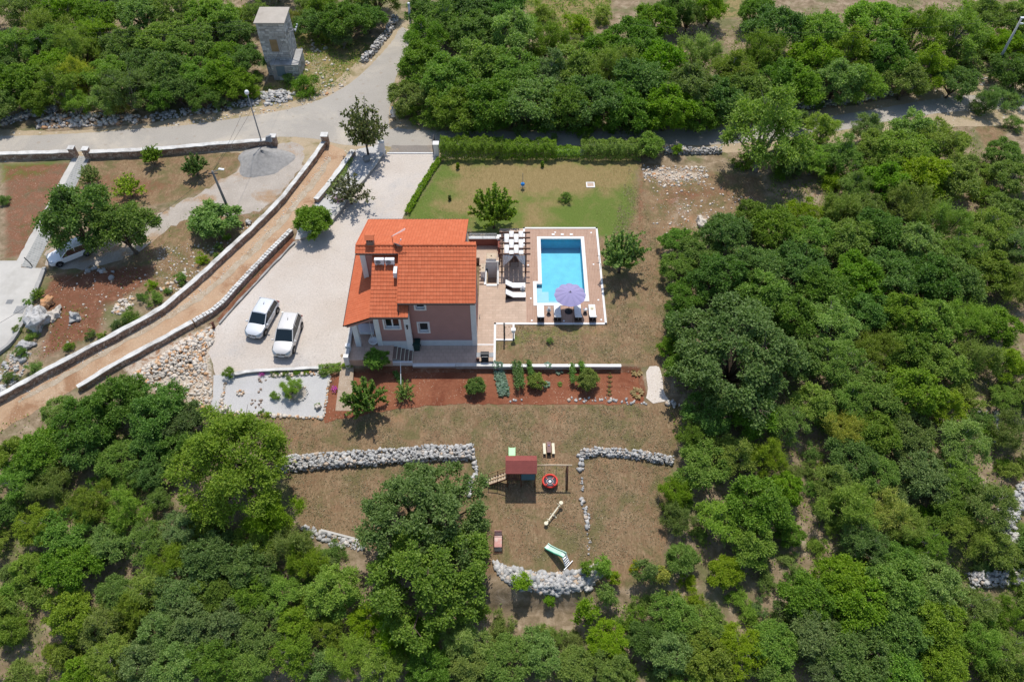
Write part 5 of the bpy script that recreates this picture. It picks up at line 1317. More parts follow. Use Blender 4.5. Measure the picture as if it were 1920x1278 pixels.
def dry_wall(name, label, px, wid, hgt, mat, nbig, seed, smin=0.2, smax=0.5, dens=26):
    r = random.Random(seed)
    pts = resample([tuple(p) for p in W(px)], 0.5, False)
    items = []
    core = MB()
    for a, b in zip(pts[:-1], pts[1:]):
        d = b - a; L = d.length
        if L < 1e-4: continue
        nx, ny = -d.y / L, d.x / L
        m = (a + b) / 2; zg = h1(m.x, m.y)
        core.box((m.x, m.y, zg + hgt * 0.3), (L + 0.05, wid * 0.55, hgt * 0.7), math.atan2(d.y, d.x))
        hw = hgt * r.uniform(0.85, 1.1)
        for _ in range(int(dens * L * (wid + 2 * hgt) / 1.5 + r.random())):
            f = r.random(); k = r.random() * (wid + 1.6 * hgt)
            if k < wid: off, z = (k / wid - .5) * wid, hw
            else:
                sgn = -1 if r.random() < 0.65 else 1
                z = r.uniform(0.05, 1) * hw; off = sgn * wid / 2 * (1.12 - 0.2 * z / hgt)
            x, y = a.x + d.x * f + nx * off, a.y + d.y * f + ny * off
            s = smin + (smax - smin) * r.random() ** 2.2
            items.append((x, y, h1(x, y) + z - s * 0.12, s))
    return stones_thing(name, label, 'wall', items, mat, nbig, seed, None, core)

def scatter(px, n, smin, smax, seed, heap=0.0, pw=2.2, sink=0.05):
    r = random.Random(seed); pl = W(px)
    xs = [p[0] for p in pl]; ys = [p[1] for p in pl]
    out = []
    while len(out) < n:
        x, y = r.uniform(min(xs), max(xs)), r.uniform(min(ys), max(ys))
        if not in_poly(np.array([x]), np.array([y]), pl)[0]: continue
        d = float(dist_poly(np.array([x]), np.array([y]), pl)[0])
        s = smin + (smax - smin) * r.random() ** pw
        out.append((x, y, h1(x, y) + heap * min(1, d / 1.2) * r.uniform(0.4, 1) + s * sink, s))
    return out
def line_stones(px, n, smin, smax, seed, wob=0.1):
    r = random.Random(seed); pts = [Vector(p) for p in W(px)]
    seg = [(b - a).length for a, b in zip(pts[:-1], pts[1:])]; tot = sum(seg); out = []
    for i in range(n):
        q = (i + r.uniform(0.1, 0.9)) / n * tot
        for (a, b), L in zip(zip(pts[:-1], pts[1:]), seg):
            if q <= L: break
            q -= L
        p = a.lerp(b, min(1, q / L)); x, y = p.x + r.gauss(0, wob), p.y + r.gauss(0, wob)
        s = r.uniform(smin, smax); out.append((x, y, h1(x, y) + s * 0.18, s))
    return out

dry_wall('dry_stone_wall', 'long pale dry-stone wall above the big playground oak', [(520, 872), (600, 866), (700, 860), (800, 852), (890, 849)], 1.05, 0.52, 'limestone', 110, 1, 0.14, 0.46, 52)
stones_thing('stone_edging', 'short line of stones running down from the end of the long dry-stone wall', 'edging', line_stones([(892, 862), (890, 890), (882, 912), (878, 932)], 26, 0.25, 0.5, 2), 'limestone', 26, 2)
dry_wall('dry_stone_wall', 'low grey dry-stone wall at the top right of the playground lawn', [(1088, 852), (1120, 848), (1165, 850), (1215, 858), (1262, 864)], 0.55, 0.4, 'limestone', 70, 3, 0.14, 0.42, 46)
stones_thing('stone_edging', 'thin line of single stones between the playground and the dry lawn', 'edging', line_stones([(1089, 855), (1090, 885)], 12, 0.3, 0.5, 4, .1) + line_stones([(1091, 890), (1092, 925)], 8, 0.12, 0.28, 5) + line_stones([(1090, 930), (1098, 955), (1101, 992)], 18, 0.2, 0.48, 6) + line_stones([(1101, 995), (1106, 1040)], 12, 0.1, 0.22, 7), 'limestone', 50, 4)
stones_thing('curved_stone_wall', 'curved rubble retaining wall below the playground slide', 'wall', scatter([(925, 1052), (960, 1064), (1000, 1072), (1050, 1074), (1090, 1068), (1118, 1056), (1128, 1075), (1105, 1108), (1040, 1118), (980, 1104), (940, 1085)], 1100, 0.16, 0.62, 8, 0.12, 2.6), 'limestone', 150, 8)
stones_thing('stone_bank', 'stony bank with a concrete strip left of the big playground oak', 'bank', scatter([(565, 985), (605, 996), (650, 1010), (690, 1014), (680, 1032), (620, 1022), (575, 1004)], 150, 0.2, 0.55, 9, 0.1), 'limestone', 50, 9)
q = MB(); a_, b_ = G(602, 994), G(672, 1012); q.bar(a_ + Vector((0, 0, .0)), b_ + Vector((0, 0, .0)), 0.16, 0.3); tag(q.build('concrete_strip', M['concrete']), 'short pale concrete strip along the stony bank', 'kerb')
dry_wall('dry_stone_wall', 'thick dry-stone wall at the right edge below the juniper trees', [(1815, 1090), (1870, 1085), (1940, 1080)], 0.9, 0.5, 'limestone', 60, 10, 0.25, 0.6, 26)
dry_wall('dry_stone_wall', 'broad tumbled dry-stone wall at the right edge', [(1945, 905), (1900, 945), (1880, 985), (1905, 1050)], 1.2, 0.45, 'limestone', 60, 11, 0.25, 0.65, 22)
stones_thing('scattered_rocks', 'pale rocks in a gap of the wood at the right edge', 'rocks', scatter([(1830, 760), (1870, 770), (1880, 830), (1840, 830)], 80, 0.2, 0.6, 12), 'limestone', 40, 12)
dry_wall('roadside_wall', 'grey tumbled stone wall above the road at the left edge', [(-30, 238), (30, 226), (70, 212), (110, 206)], 0.8, 0.5, 'limestone', 30, 13, 0.25, 0.6, 20)
stones_thing('roadside_rubble', 'reddish rubble bank above the road on the left', 'rubble', scatter([(65, 228), (100, 214), (180, 212), (262, 216), (258, 230), (160, 238), (70, 242)], 420, 0.25, 0.7, 14, 0.5), 'warm_stone', 120, 14)
stones_thing('roadside_rubble', 'dark rubble below the trees between the road and the tower', 'rubble', scatter([(262, 218), (430, 190), (490, 185), (486, 198), (420, 208), (290, 228)], 240, 0.2, 0.55, 15, 0.2), 'limestone', 60, 15)
stones_thing('roadside_rubble', 'pale stone pile in front of the tower', 'rubble', scatter([(488, 175), (530, 168), (556, 178), (540, 192), (495, 200)], 220, 0.25, 0.65, 16, 0.4), 'limestone', 60, 16)
stones_thing('scattered_rocks', 'loose stones on the dry slope right of the tower', 'rocks', scatter([(556, 70), (600, 80), (655, 130), (640, 165), (575, 195), (560, 150)], 170, 0.12, 0.55, 17, 0, 3), 'warm_stone', 60, 17)
dry_wall('dry_stone_wall', 'old stone wall along the road that climbs past the tower', [(680, 118), (705, 92), (728, 62), (742, 35)], 0.7, 0.6, 'limestone', 30, 18, 0.25, 0.55, 16)
dry_wall('dry_stone_wall', 'low stone wall along the back road right of the hedge', [(1246, 286), (1300, 286), (1352, 285)], 0.6, 0.55, 'limestone', 40, 19, 0.2, 0.45, 28)
dry_wall('dry_stone_wall', 'dark stone wall on the far side of the back road', [(1240, 228), (1340, 222), (1480, 205), (1600, 190), (1690, 172), (1740, 158)], 0.6, 0.55, 'limestone', 50, 20, 0.25, 0.5, 14)
stones_thing('scattered_rocks', 'pale rocks at the foot of the grey pole on the right', 'rocks', scatter([(1800, 150), (1850, 145), (1855, 160), (1800, 165)], 60, 0.2, 0.5, 21), 'limestone', 20, 21)
stones_thing('rubble_patch', 'patch of white rubble behind the pool', 'rubble', scatter([(1204, 310), (1330, 314), (1325, 344), (1250, 352), (1206, 338)], 560, 0.08, 0.45, 22, 0.02, 4), 'warm_stone', 60, 22)
stones_thing('scattered_rocks', 'small stones strewn over the red earth behind the pool', 'rocks', scatter([(1220, 345), (1330, 345), (1420, 370), (1330, 410), (1290, 440), (1240, 470), (1225, 420)], 300, 0.08, 0.34, 23, 0, 3), 'warm_stone', 40, 23)
stones_thing('stone_heap', 'large heap of pale and orange stones between the lane and the driveway', 'heap', scatter([(398, 612), (402, 640), (385, 660), (385, 700), (330, 700), (262, 722), (250, 700), (300, 668), (340, 640)], 1300, 0.14, 0.55, 24, 0.5, 2.2), 'warm_stone', 190, 24)
stones_thing('scattered_rocks', 'thin scatter of stones below the heap towards the gravel garden', 'rocks', scatter([(385, 690), (400, 705), (395, 775), (350, 745), (270, 725), (330, 700)], 260, 0.12, 0.45, 25, 0.03), 'warm_stone', 50, 25)
# gravel garden: border stones, ring, little dark stones
stones_thing('stone_border', 'row of small stones along the lower edge of the gravel garden', 'edging', line_stones([(398, 772), (470, 777), (540, 781), (606, 784)], 64, 0.18, 0.42, 26, .06), 'warm_stone', 64, 26)
stones_thing('stone_border', 'row of small stones down the right edge of the gravel garden', 'edging', line_stones([(619, 702), (613, 745), (607, 782)], 34, 0.15, 0.3, 27, .05), 'warm_stone', 34, 27)
stones_thing('stone_border', 'row of stones in a bed along the upper edge of the gravel garden', 'edging', line_stones([(505, 706), (540, 702), (612, 700)], 40, 0.2, 0.42, 28, .1), 'warm_stone', 40, 28)
stones_thing('stone_border', 'thin line of orange stones at the left of the gravel garden', 'edging', line_stones([(424, 718), (418, 745), (408, 768)], 22, 0.15, 0.35, 29, .08), 'warm_stone', 22, 29)
ring = []
rr_ = random.Random(30); ctr = G(558, 738)
for k in range(22):
    a = k / 22 * 6.283; s = rr_.uniform(0.16, 0.3); x, y = ctr.x + 0.85 * math.cos(a), ctr.y + 0.75 * math.sin(a); ring.append((x, y, h1(x, y) + s * .2, s))
stones_thing('stone_ring', 'ring of white stones round the little feathery tree', 'edging', ring, 'limestone', 22, 30)
pl = [(ctr.x + 0.75 * math.cos(k / 20 * 6.283), ctr.y + 0.65 * math.sin(k / 20 * 6.283)) for k in range(20)]
sheet('planting_hole', pl, M['dusty'], 0.05, 0.3, 0.03)
stones_thing('dark_pebbles', 'pattern of small dark stones laid on the white gravel', 'pebbles', line_stones([(490, 700), (488, 730), (484, 762)], 18, 0.12, 0.28, 31, .18) + line_stones([(472, 752), (490, 766)], 8, 0.12, 0.26, 32, .12), 'wall_stone', 26, 31)
stones_thing('fire_ring', 'small ring of brown stones on the white gravel', 'stones', [(G(451, 737).x + .26 * math.cos(k * .9), G(451, 737).y + .22 * math.sin(k * .9), h1(*G(451, 737).xy) + .08, .28) for k in range(7)], 'warm_stone', 7, 33)
stones_thing('stone_border', 'row of stones along the lower edge of the vegetable bed', 'edging', line_stones([(1068, 749), (1120, 750), (1215, 756)], 34, 0.15, 0.38, 34, .1) + line_stones([(955, 750), (975, 750)], 5, .2, .3, 35), 'limestone', 39, 34)
stones_thing('stone_border', 'a few stones at the foot of the white chip path', 'edging', line_stones([(1248, 752), (1275, 758)], 10, 0.25, 0.5, 36, .2), 'limestone', 10, 36)
stones_thing('garden_stones', 'group of grey stones laid under the broad trees', 'stones', line_stones([(158, 513), (172, 506), (190, 512), (205, 505), (214, 520)], 12, 0.35, 0.7, 37, .2), 'limestone', 12, 37)
stones_thing('rockery', 'pale rocks on the red bank above the lane wall', 'rocks', scatter([(208, 585), (228, 560), (252, 556), (250, 575), (225, 590)], 60, 0.2, 0.5, 38, .05) + scatter([(300, 540), (350, 510), (352, 520), (310, 560)], 30, 0.2, 0.55, 39), 'warm_stone', 50, 38)
stones_thing('rockery', 'jumble of pale rocks at the left edge above the lane wall', 'rocks', scatter([(0, 690), (40, 650), (60, 655), (50, 700), (0, 740)], 90, 0.2, 0.7, 40, .1), 'limestone', 50, 40)
stones_thing('strewn_stones', 'small stones strewn over the red earth under the broad trees', 'stones', scatter([(90, 515), (240, 495), (320, 500), (280, 545), (200, 620), (110, 665), (70, 685), (95, 590)], 230, 0.05, 0.26, 51, 0, 3), 'warm_stone', 30, 51)
stones_thing('strewn_stones', 'small stones strewn between the leafy bush and the lane wall', 'stones', scatter([(300, 460), (420, 450), (500, 395), (520, 392), (440, 460), (330, 555), (290, 520)], 420, 0.06, 0.3, 52, 0, 3), 'warm_stone', 30, 52)
stones_thing('strewn_stones', 'small stones along the stony crown of the dirt lane', 'stones', scatter([(618, 296), (606, 322), (552, 388), (508, 436), (458, 486), (376, 556), (326, 588), (190, 664), (40, 752), (34, 742), (180, 655), (318, 580), (366, 548), (448, 478), (498, 428), (542, 380), (596, 316), (612, 290)], 620, 0.05, 0.2, 53, 0, 2.5), 'warm_stone', 20, 53)
stones_thing('strewn_stones', 'stones lying along the sandy verge below the tower', 'stones', scatter([(300, 234), (480, 204), (560, 192), (640, 150), (650, 160), (570, 205), (480, 216), (300, 244)], 180, 0.08, 0.35, 54, 0, 2.5), 'warm_stone', 20, 54)
# boulders
def boulder(label, u, v, size, mat, seed, sc=(1, 1, 1)):
    V, F = rock_base(seed, 26)
    me = np_mesh('boulder', V * np.array(sc) * size, F, M[mat]); p = G(u, v)
    o = link('boulder', me, None, (p.x, p.y, p.z + 0.18 * size * sc[2]), (0, 0, 0.25 if mat == 'crag' else seed)); tag(o, label, 'boulder')
    b = o.modifiers.new('sub', 'SUBSURF'); b.subdivision_type = 'SIMPLE'; b.levels = 3; b.render_levels = 3
    tx = bpy.data.textures.new('rock_relief', 'VORONOI'); tx.noise_scale = 0.55 * max(size, .5) * 0.5
    d = o.modifiers.new('relief', 'DISPLACE'); d.texture = tx; d.strength = 0.4 * size; d.mid_level = 0.5
    return o
boulder('big grey craggy boulder on the red bank at the left', 78, 606, 2.9, 'crag', 301, (.75, 1.15, 1.0))
boulder('orange boulder above the big grey boulder', 92, 570, 1.4, 'warm_stone', 302)
boulder('flat orange rock right of the big grey boulder', 104, 592, 1.9, 'warm_stone', 303, (1, .8, .5))
boulder('white rock on the red bank right of the orange rocks', 142, 598, 1.5, 'limestone', 304, (1, .8, .7))
boulder('pale boulder below the big grey boulder', 50, 650, 1.7, 'crag', 305, (1, .8, .6))
boulder('slanted grey rock left of the big grey boulder', 62, 590, 1.7, 'crag', 306, (.6, 1, .9))
boulder('white stone beside the bend of the lane wall', 467, 419, 0.7, 'limestone', 307)
boulder('pale rock in the gravel garden corner', 596, 764, 0.7, 'warm_stone', 308)
boulder('brown rock at the lower left of the gravel garden', 422, 768, 0.8, 'warm_stone', 309)
boulder('orange earth-stained boulder at the edge of the wood behind the pool', 1318, 420, 2.0, 'warm_stone', 310, (1, .8, .6))

# mortared walls with coping
def face_mat():
    t = NT('mortared_stone'); co = t.coord()
    vo = t.n('ShaderNodeTexVoronoi', i_Scale=3.4); t.l(co, vo.inputs['Vector'])
    ve = t.n('ShaderNodeTexVoronoi', i_Scale=3.4, feature='DISTANCE_TO_EDGE'); t.l(co, ve.inputs['Vector'])
    sp = t.n('ShaderNodeSeparateColor'); t.l(vo.outputs['Color'], sp.inputs[0])
    c = t.ramp(sp.outputs[0], [(0, (0.28, 0.18, 0.13)), (0.5, (0.41, 0.29, 0.215)), (1, (0.52, 0.42, 0.335))])
    c = t.mix(t.smooth(ve.outputs['Distance'], 0.07, 0.02), c, (0.17, 0.12, 0.09))
    return t.done(t.pbr(c, 0.9, 0.2, 0, t.bump(t.smooth(ve.outputs['Distance'], 0.0, 0.12), 0.6, 0.06)))
M['mortared'] = face_mat()
def ribbon(mb, pts, wid, z0, z1, jit=0.0, seed=0):
    r = random.Random(seed); n = len(pts); vs = []; fs = []
    for i, p in enumerate(pts):
        d = (pts[min(i + 1, n - 1)] - pts[max(i - 1, 0)]).normalized(); nx, ny = -d.y, d.x
        zg = h1(p.x, p.y); w2 = wid / 2
        a = r.uniform(-jit, jit); b = r.uniform(-jit, jit)
        for (off, z) in ((-w2 + a, z0), (w2 + b, z0), (w2 + b, z1), (-w2 + a, z1)): vs.append((p.x + nx * off, p.y + ny * off, zg + z + (r.uniform(-jit, jit) * .6 if z == z1 else 0)))
    for i in range(n - 1):
        for k in range(4): fs.append((i * 4 + k, i * 4 + (k + 1) % 4, (i + 1) * 4 + (k + 1) % 4, (i + 1) * 4 + k))
    fs += [(0, 3, 2, 1), ((n - 1) * 4, (n - 1) * 4 + 1, (n - 1) * 4 + 2, (n - 1) * 4 + 3)]
    mb.add(vs, fs)
def coped_wall(name, label, px, wid, hgt, face, cap, seed, posts=(), capw=0.1, smoothit=1, stonecap=False):
    pts = smooth_line(W(px), smoothit); pts = resample([tuple(p) for p in pts], 0.6, False)
    t_ = thing(name, label, 'wall', (pts[0].x, pts[0].y, h1(pts[0].x, pts[0].y)))
    loc = -t_.location
    m = MB(); ribbon(m, pts, wid, -0.3, hgt); m.build('wall', M[face], t_).location = loc
    if stonecap:
        r = random.Random(seed); m = MB()
        for p, q in zip(pts[:-1], pts[1:]):
            d = (q - p); ang = math.atan2(d.y, d.x)
            for k in range(2):
                c = p.lerp(q, (k + .5) / 2); zg = h1(c.x, c.y)
                for s_ in (-1, 1):
                    o_ = Vector((-math.sin(ang), math.cos(ang))) * s_ * wid * 0.27
                    m.box((c.x + o_.x, c.y + o_.y, zg + hgt + .05 + r.uniform(-.02, .03)), (d.length / 2 * r.uniform(.7, .93), wid * r.uniform(.42, .5), 0.12), ang + r.uniform(-.12, .12))
        o = m.build('coping_stones', M[cap], t_); o.location = loc; tag(o, kind='stuff')
    else:
        m = MB(); ribbon(m, pts, wid + capw, hgt, hgt + 0.09, 0.045, seed); m.build('coping', M[cap], t_).location = loc
    for (u, v, w_, h_) in posts:
        p = G(u, v); m = MB(); m.bb(p.x - w_ / 2, p.x + w_ / 2, p.y - w_ / 2, p.y + w_ / 2, p.z - .2, p.z + h_); m.mi = 1
        m.bb(p.x - w_ / 2 - .05, p.x + w_ / 2 + .05, p.y - w_ / 2 - .05, p.y + w_ / 2 + .05, p.z + h_, p.z + h_ + .08); m.build('post', [M[face], M['stone_cap']], t_).location = loc
    return t_
U_LINE = [(611, 272), (598, 292), (573, 326), (548, 357), (528, 384), (482, 430), (438, 470), (382, 523), (335, 563), (302, 590), (235, 627), (168, 662), (92, 702), (0, 753), (-60, 785)]
coped_wall('lane_wall', 'tall stone lane wall with worn white coping on the upper side of the dirt lane', U_LINE, 0.42, 0.62, 'mortared', 'stone_cap', 1, [(612, 272, 0.7, 1.35)], 0.04)
coped_wall('lane_wall', 'lane wall topped with white coping stones beside the parked cars', [(548, 438), (500, 486), (450, 539), (413, 582), (366, 609)], 0.46, 0.5, 'mortared', 'stone_cap', 2, stonecap=True)
coped_wall('lane_wall', 'lower lane wall with pale coping beside the stone heap', [(364, 610), (300, 646), (213, 692), (150, 732)], 0.42, 0.5, 'mortared', 'stone_cap', 3, capw=0.04)
coped_wall('lane_wall', 'short stretch of white lane wall by the planted strip', [(664, 288), (641, 320), (614, 356), (594, 380)], 0.45, 0.45, 'mortared', 'stone_cap', 4)
coped_wall('roadside_plot_wall', 'roadside wall with white coping left of the stepped path', [(-40, 299), (60, 297), (139, 294)], 0.45, 0.7, 'mortared', 'stone_cap', 5, [(142, 294, 0.6, 1.2)])
coped_wall('roadside_plot_wall', 'long roadside wall with white coping between the stepped path and the gravel heap', [(172, 296), (290, 291), (400, 281), (515, 272)], 0.45, 0.75, 'mortared', 'stone_cap', 6, [(168, 296, 0.6, 1.2), (516, 272, 0.6, 1.2)])
coped_wall('planter_kerb', 'raised concrete kerb between the planted strip and the driveway', [(722, 286), (690, 331), (656, 370), (629, 411), (600, 437), (565, 450)], 0.3, 0.35, 'grey_conc', 'concrete', 7)
coped_wall('driveway_kerb', 'thin kerb along the lane side of the driveway', [(553, 456), (470, 543), (412, 608)], 0.12, 0.12, 'grey_conc', 'grey_conc', 8, capw=0.02)
coped_wall('low_garden_wall', 'narrow wooden-edged step above the gravel garden', [(440, 704), (470, 699), (520, 696), (605, 692)], 0.2, 0.25, 'grey_conc', 'stone_cap', 9)
coped_wall('hedge_wall', 'white wall showing through the gap in the hedge', [(1040, 290), (1095, 290)], 0.3, 0.55, 'white_wall', 'clean_cap', 10)
coped_wall('court_edge', 'concrete edge of the paved court above the bank', [(86, 505), (63, 563), (41, 619), (10, 660), (-30, 672)], 0.25, 0.25, 'grey_conc', 'grey_conc', 11)
# steps with pebbles below the porch
p0, p1 = G(652, 690), G(640, 770)
q = MB(); q.slab([(p0.x - .5, p0.y, h1(*p0.xy) + .03), (p1.x - .5, p1.y, h1(*p1.xy) + .03), (p1.x + .9, p1.y, h1(*p1.xy) + .03), (p0.x + .6, p0.y, h1(*p0.xy) + .03)], 0.2)
o = q.build('pebble_path', surf('pebble_paving', (0.36, 0.27, 0.19), (0.45, 0.36, 0.27), None, ((0.55, 0.48, 0.4), 5), 2, 10, .6, 20)); tag(o, kind='structure')
# ------------------------------------------------------------------ stone transformer tower
def block_wall(mb, x0, x1, z0, z1, y, face, bh=0.30, bw=0.62, holes=(), seed=0, gap=0.02):
    """rough ashlar: each block its own box, proud of a mortar core; face 'y-' or 'x+' ..."""
    r = random.Random(seed); z = z0; row = 0
    while z < z1 - 0.05:
        h = min(bh * r.uniform(0.85, 1.15), z1 - z); x = x0 - (bw * 0.5 if row % 2 else 0)
        while x < x1:
            w_ = bw * r.uniform(0.6, 1.3); a, b = max(x, x0), min(x + w_, x1)
            if b - a > 0.08 and not any(a < hx1 and b > hx0 and z < hz1 and z + h > hz0 for hx0, hx1, hz0, hz1 in holes):
                d = r.uniform(0.02, 0.06)
                if face == 'y-': mb.bb(a + gap, b - gap, y - d, y + .05, z + gap, z + h - gap)
                elif face == 'x+': mb.bb(y - .05, y + d, a + gap, b - gap, z + gap, z + h - gap)
                elif face == 'x-': mb.bb(y - d, y + .05, a + gap, b - gap, z + gap, z + h - gap)
                else: mb.bb(a + gap, b - gap, y - .05, y + d, z + gap, z + h - gap)
            x += w_
        z += h; row += 1
tw = thing('transformer_tower', 'square grey stone electricity tower with a flat roof above the road', 'tower', (-28, 87.6, 0))
tl = -tw.location
X0, X1, Y0, Y1, TZ = -29.55, -26.3, 86.0, 89.3, 6.75
q = MB(); q.bb(X0 + .05, X1 - .05, Y0 + .05, Y1 - .05, 0, TZ); q.bb(-28.7, -25.5, 85.05, 88.4, 0, 2.0); q.build('wall', M['grey_conc'], tw).location = tl
q = MB(); hole = [(-28.45, -27.55, 3.2, 4.75)]
block_wall(q, X0, X1, 2.0, TZ - .02, Y0 + .05, 'y-', holes=hole, seed=1); block_wall(q, Y0, Y1, 2.1, TZ - .02, X1 - .05, 'x+', seed=2)
block_wall(q, X0, -28.7, 0.05, 2.0, Y0 + .05, 'y-', seed=3); block_wall(q, Y0, Y1, 0.1, TZ, X0 + .05, 'x-', seed=4); block_wall(q, X0, X1, 0.1, TZ, Y1 - .05, 'y+', seed=9)
block_wall(q, -28.7, -25.5, 0.05, 1.95, 85.05, 'y-', holes=[(-28.2, -27.1, 0.5, 1.9)], seed=5); block_wall(q, 85.05, 88.4, 0.05, 1.95, -25.5, 'x+', seed=6)
o = q.build('stone_blocks', M['block_stone'], tw); o.location = tl; tag(o, kind='stuff')
q = MB(); q.bb(X0 - .15, X1 + .15, Y0 - .15, Y1 + .15, TZ, TZ + .16); q.build('roof', plain('weathered_roof_slab', (0.40, 0.36, 0.305), 0.9, 0.12, 0.8, 0.2, dirt=(0.33, 0.29, 0.24)), tw, bevel=.02).location = tl
q = MB(); q.bb(-28.75, -25.4, 84.95, Y0 - .02, 2.0, 2.12); q.bb(X1 + .06, -25.4, Y0 - .02, 88.45, 2.0, 2.12); q.build('ledge', M['grey_conc'], tw).location = tl
q = MB(); q.bb(-28.42, -27.58, Y0 - .0, Y0 + .06, 3.22, 4.73); q.build('boarded_window', plain('brown_board', (0.28, 0.19, 0.095), 0.8, 0.2, 2), tw).location = tl
q = MB(); q.bb(-28.15, -27.15, 85.0, 85.09, 0.55, 1.85); q.build('door', plain('blue_grey_door', (0.14, 0.19, 0.21), 0.6, 0.1, 2), tw).location = tl
q = MB(); q.bar((X1, 86.6, 5.3), (-25.2, 87.0, 5.5), .08); q.bar((X1, 87.6, 5.3), (-25.2, 87.0, 5.5), .08); q.bar((-25.25, 86.4, 5.55), (-25.25, 87.8, 5.55), .09); q.build('bracket', M['dull_metal'], tw).location = tl
for k in range(3):
    q = MB(); q.lathe([(.05, 0), (.08, .05), (.05, .1), (.08, .15), (.03, .2)], 8, (-25.25, 86.5 + k * .6, 5.6)); q.build('insulator', M['white_metal'], tw).location = tl

# ------------------------------------------------------------------ poles and wires
def wire(label, a, b, sag, name='overhead_wire', r_=0.013, group=None):
    a, b = Vector(a), Vector(b); pts = [a.lerp(b, t / 14) - Vector((0, 0, 4 * sag * (t / 14) * (1 - t / 14))) for t in range(15)]
    q = MB(); q.tube([p - a for p in pts], r_, 5); o = q.build(name, M['dark_metal'], None, True); o.location = a; tag(o, label, 'wire', group)
wpos = ['upper', 'middle', 'lower']
for k in range(3):
    wire(wpos[k] + ' of three power lines running from the tower over the left wood', (X0, 88.6 - k * 1.0, 5.8), (-95, 90.5 - k * 1.0, 5.4), 1.6, group='power lines left of the tower')
for k, nm in enumerate(('left', 'middle', 'right')):
    wire(nm + ' of three power lines rising behind the tower roof', (-28.8 + k * .8, Y1, 6.6), (-30.5 + k * 1.0, 135, 11), 1.0, group='power lines behind the tower')
# street lamp in the gravel heap
b = G(493, 274); hgt = 6.6
lp = thing('street_lamp', 'slim street lamp with round white head standing in the gravel heap', 'street lamp', b)
q = MB(); q.tube([(0, 0, -.3), (0, 0, hgt)], [.085, .05], 10); q.build('pole', M['dull_metal'], lp, True)
q = MB(); q.lathe([(.06, 0), (.2, .1), (.24, .28), (.16, .45), (.04, .5)], 14, (0, -.05, hgt)); q.build('lamp_head', M['white_metal'], lp, True)
L_TOP = b + Vector((0, 0, hgt - .4))
# wooden pole with lamp
b = G(437, 412); hgt = 6.2
pw_ = thing('utility_pole', 'leaning timber utility pole with a small lamp arm by the gravel track', 'utility pole', b)
q = MB(); q.tube([(0, 0, -.3), (-.15, 0, hgt * .5), (-.3, 0, hgt)], [.15, .13, .11], 10); q.build('pole', plain('grey_timber_pole', (.2, .19, .175), .85, .2, 4, .3), pw_, True)
q = MB(); q.tube([(-.3, 0, hgt - .2), (.1, -.1, hgt + .1), (.55, -.2, hgt + .35)], .035, 6); q.build('lamp_arm', M['grey_metal'], pw_)
q = MB(); q.box((.75, -.25, hgt + .42), (.55, .22, .1), -.2); q.build('lamp_head', M['white_metal'], pw_, bevel=.02)
q = MB(); q.bar((-.75, 0, hgt - .3), (.15, 0, hgt - .3), .08); q.build('cross_arm', M['dark_metal'], pw_)
W_TOP = b + Vector((-.3, 0, hgt - .1))
wire('wire from the timber pole up to the street lamp', W_TOP, L_TOP, .3)
wire('wire from the timber pole down over the red earth to the lower left', W_TOP, P(-60, 640, 3.5), .8)
wire('faint wire crossing the road from the tower to the timber pole', (-26.4, 86.5, 5.2), W_TOP, .9)
# grey pole at the right and the one at the top of the road
b = G(1853, 150); q = MB()
cp_ = thing('utility_pole', 'grey concrete pole leaning beside the back road on the right', 'utility pole', b)
q.tube([(0, 0, -.3), (.1, 0, 8.0)], [.2, .11], 10); q.build('pole', plain('concrete_pole', (.38, .38, .37), .85, .1, 3), cp_, True)
q = MB(); q.box((.2, 0, 7.95), (.5, .25, .12)); q.box((.35, -.1, 7.3), (.35, .2, .12)); q.build('fittings', M['white_metal'], cp_)
wire('long power line from the right-hand concrete pole over the wood', b + Vector((.1, 0, 7.9)), P(1180, 45, 7.0), 1.4)
b = G(773, 72); q = MB()
cq = thing('utility_pole', 'pale round pole rising out of the trees beside the climbing road', 'utility pole', b)
q.tube([(0, 0, -.3), (0, 0, 4.6)], [.17, .14], 10); q.build('pole', M['grey_metal'], cq, True)
q = MB(); q.lathe([(.17, 0), (.17, .1), (.08, .16)], 10, (0, 0, 4.6)); q.build('cap', M['white_metal'], cq, True)

# gravel heap
def heap(label, u, v, rad, hgt, seed):
    r = np.random.default_rng(seed); n = 36; vs = []; fs = []; rings = 12
    p = G(u, v)
    for i in range(rings + 1):
        f = i / rings
        for k in range(n):
            a = 2 * math.pi * k / n; w_ = rad * f * (1 + .10 * math.sin(3 * a + 1) + .07 * math.sin(5 * a) * f) + r.normal(0, .03)
            vs.append((math.cos(a) * w_ * 1.1, math.sin(a) * w_, max(-.05, hgt * (1 - f) ** 1.15 * (1 + .12 * math.sin(2 * a)) + r.normal(0, .025)) if i < rings else -.06))
    for i in range(rings):
        for k in range(n): fs.append((i * n + k, (i + 1) * n + k, (i + 1) * n + (k + 1) % n, i * n + (k + 1) % n))
    m = MB(); m.add(vs, fs); o = m.build('gravel_heap', M['heap'], None, True); o.location = p; tag(o, label, 'gravel heap')
heap('grey conical heap of gravel inside the roadside wall', 495, 302, 2.8, 1.35, 5)
p = G(508, 276); q = MB(); q.add([(-.35, -.3, 0), (.4, -.35, 0), (.45, .3, 0), (-.3, .35, 0), (-.2, -.2, .5), (.3, -.1, .62), (.25, .2, .55), (-.25, .15, .45)], [(0, 3, 2, 1), (4, 5, 6, 7), (0, 1, 5, 4), (1, 2, 6, 5), (2, 3, 7, 6), (3, 0, 4, 7)])
o = q.build('dark_rock', M['dull_metal']); o.location = (p.x, p.y, p.z + .95); tag(o, 'dark block lying on top of the gravel heap', 'rock')

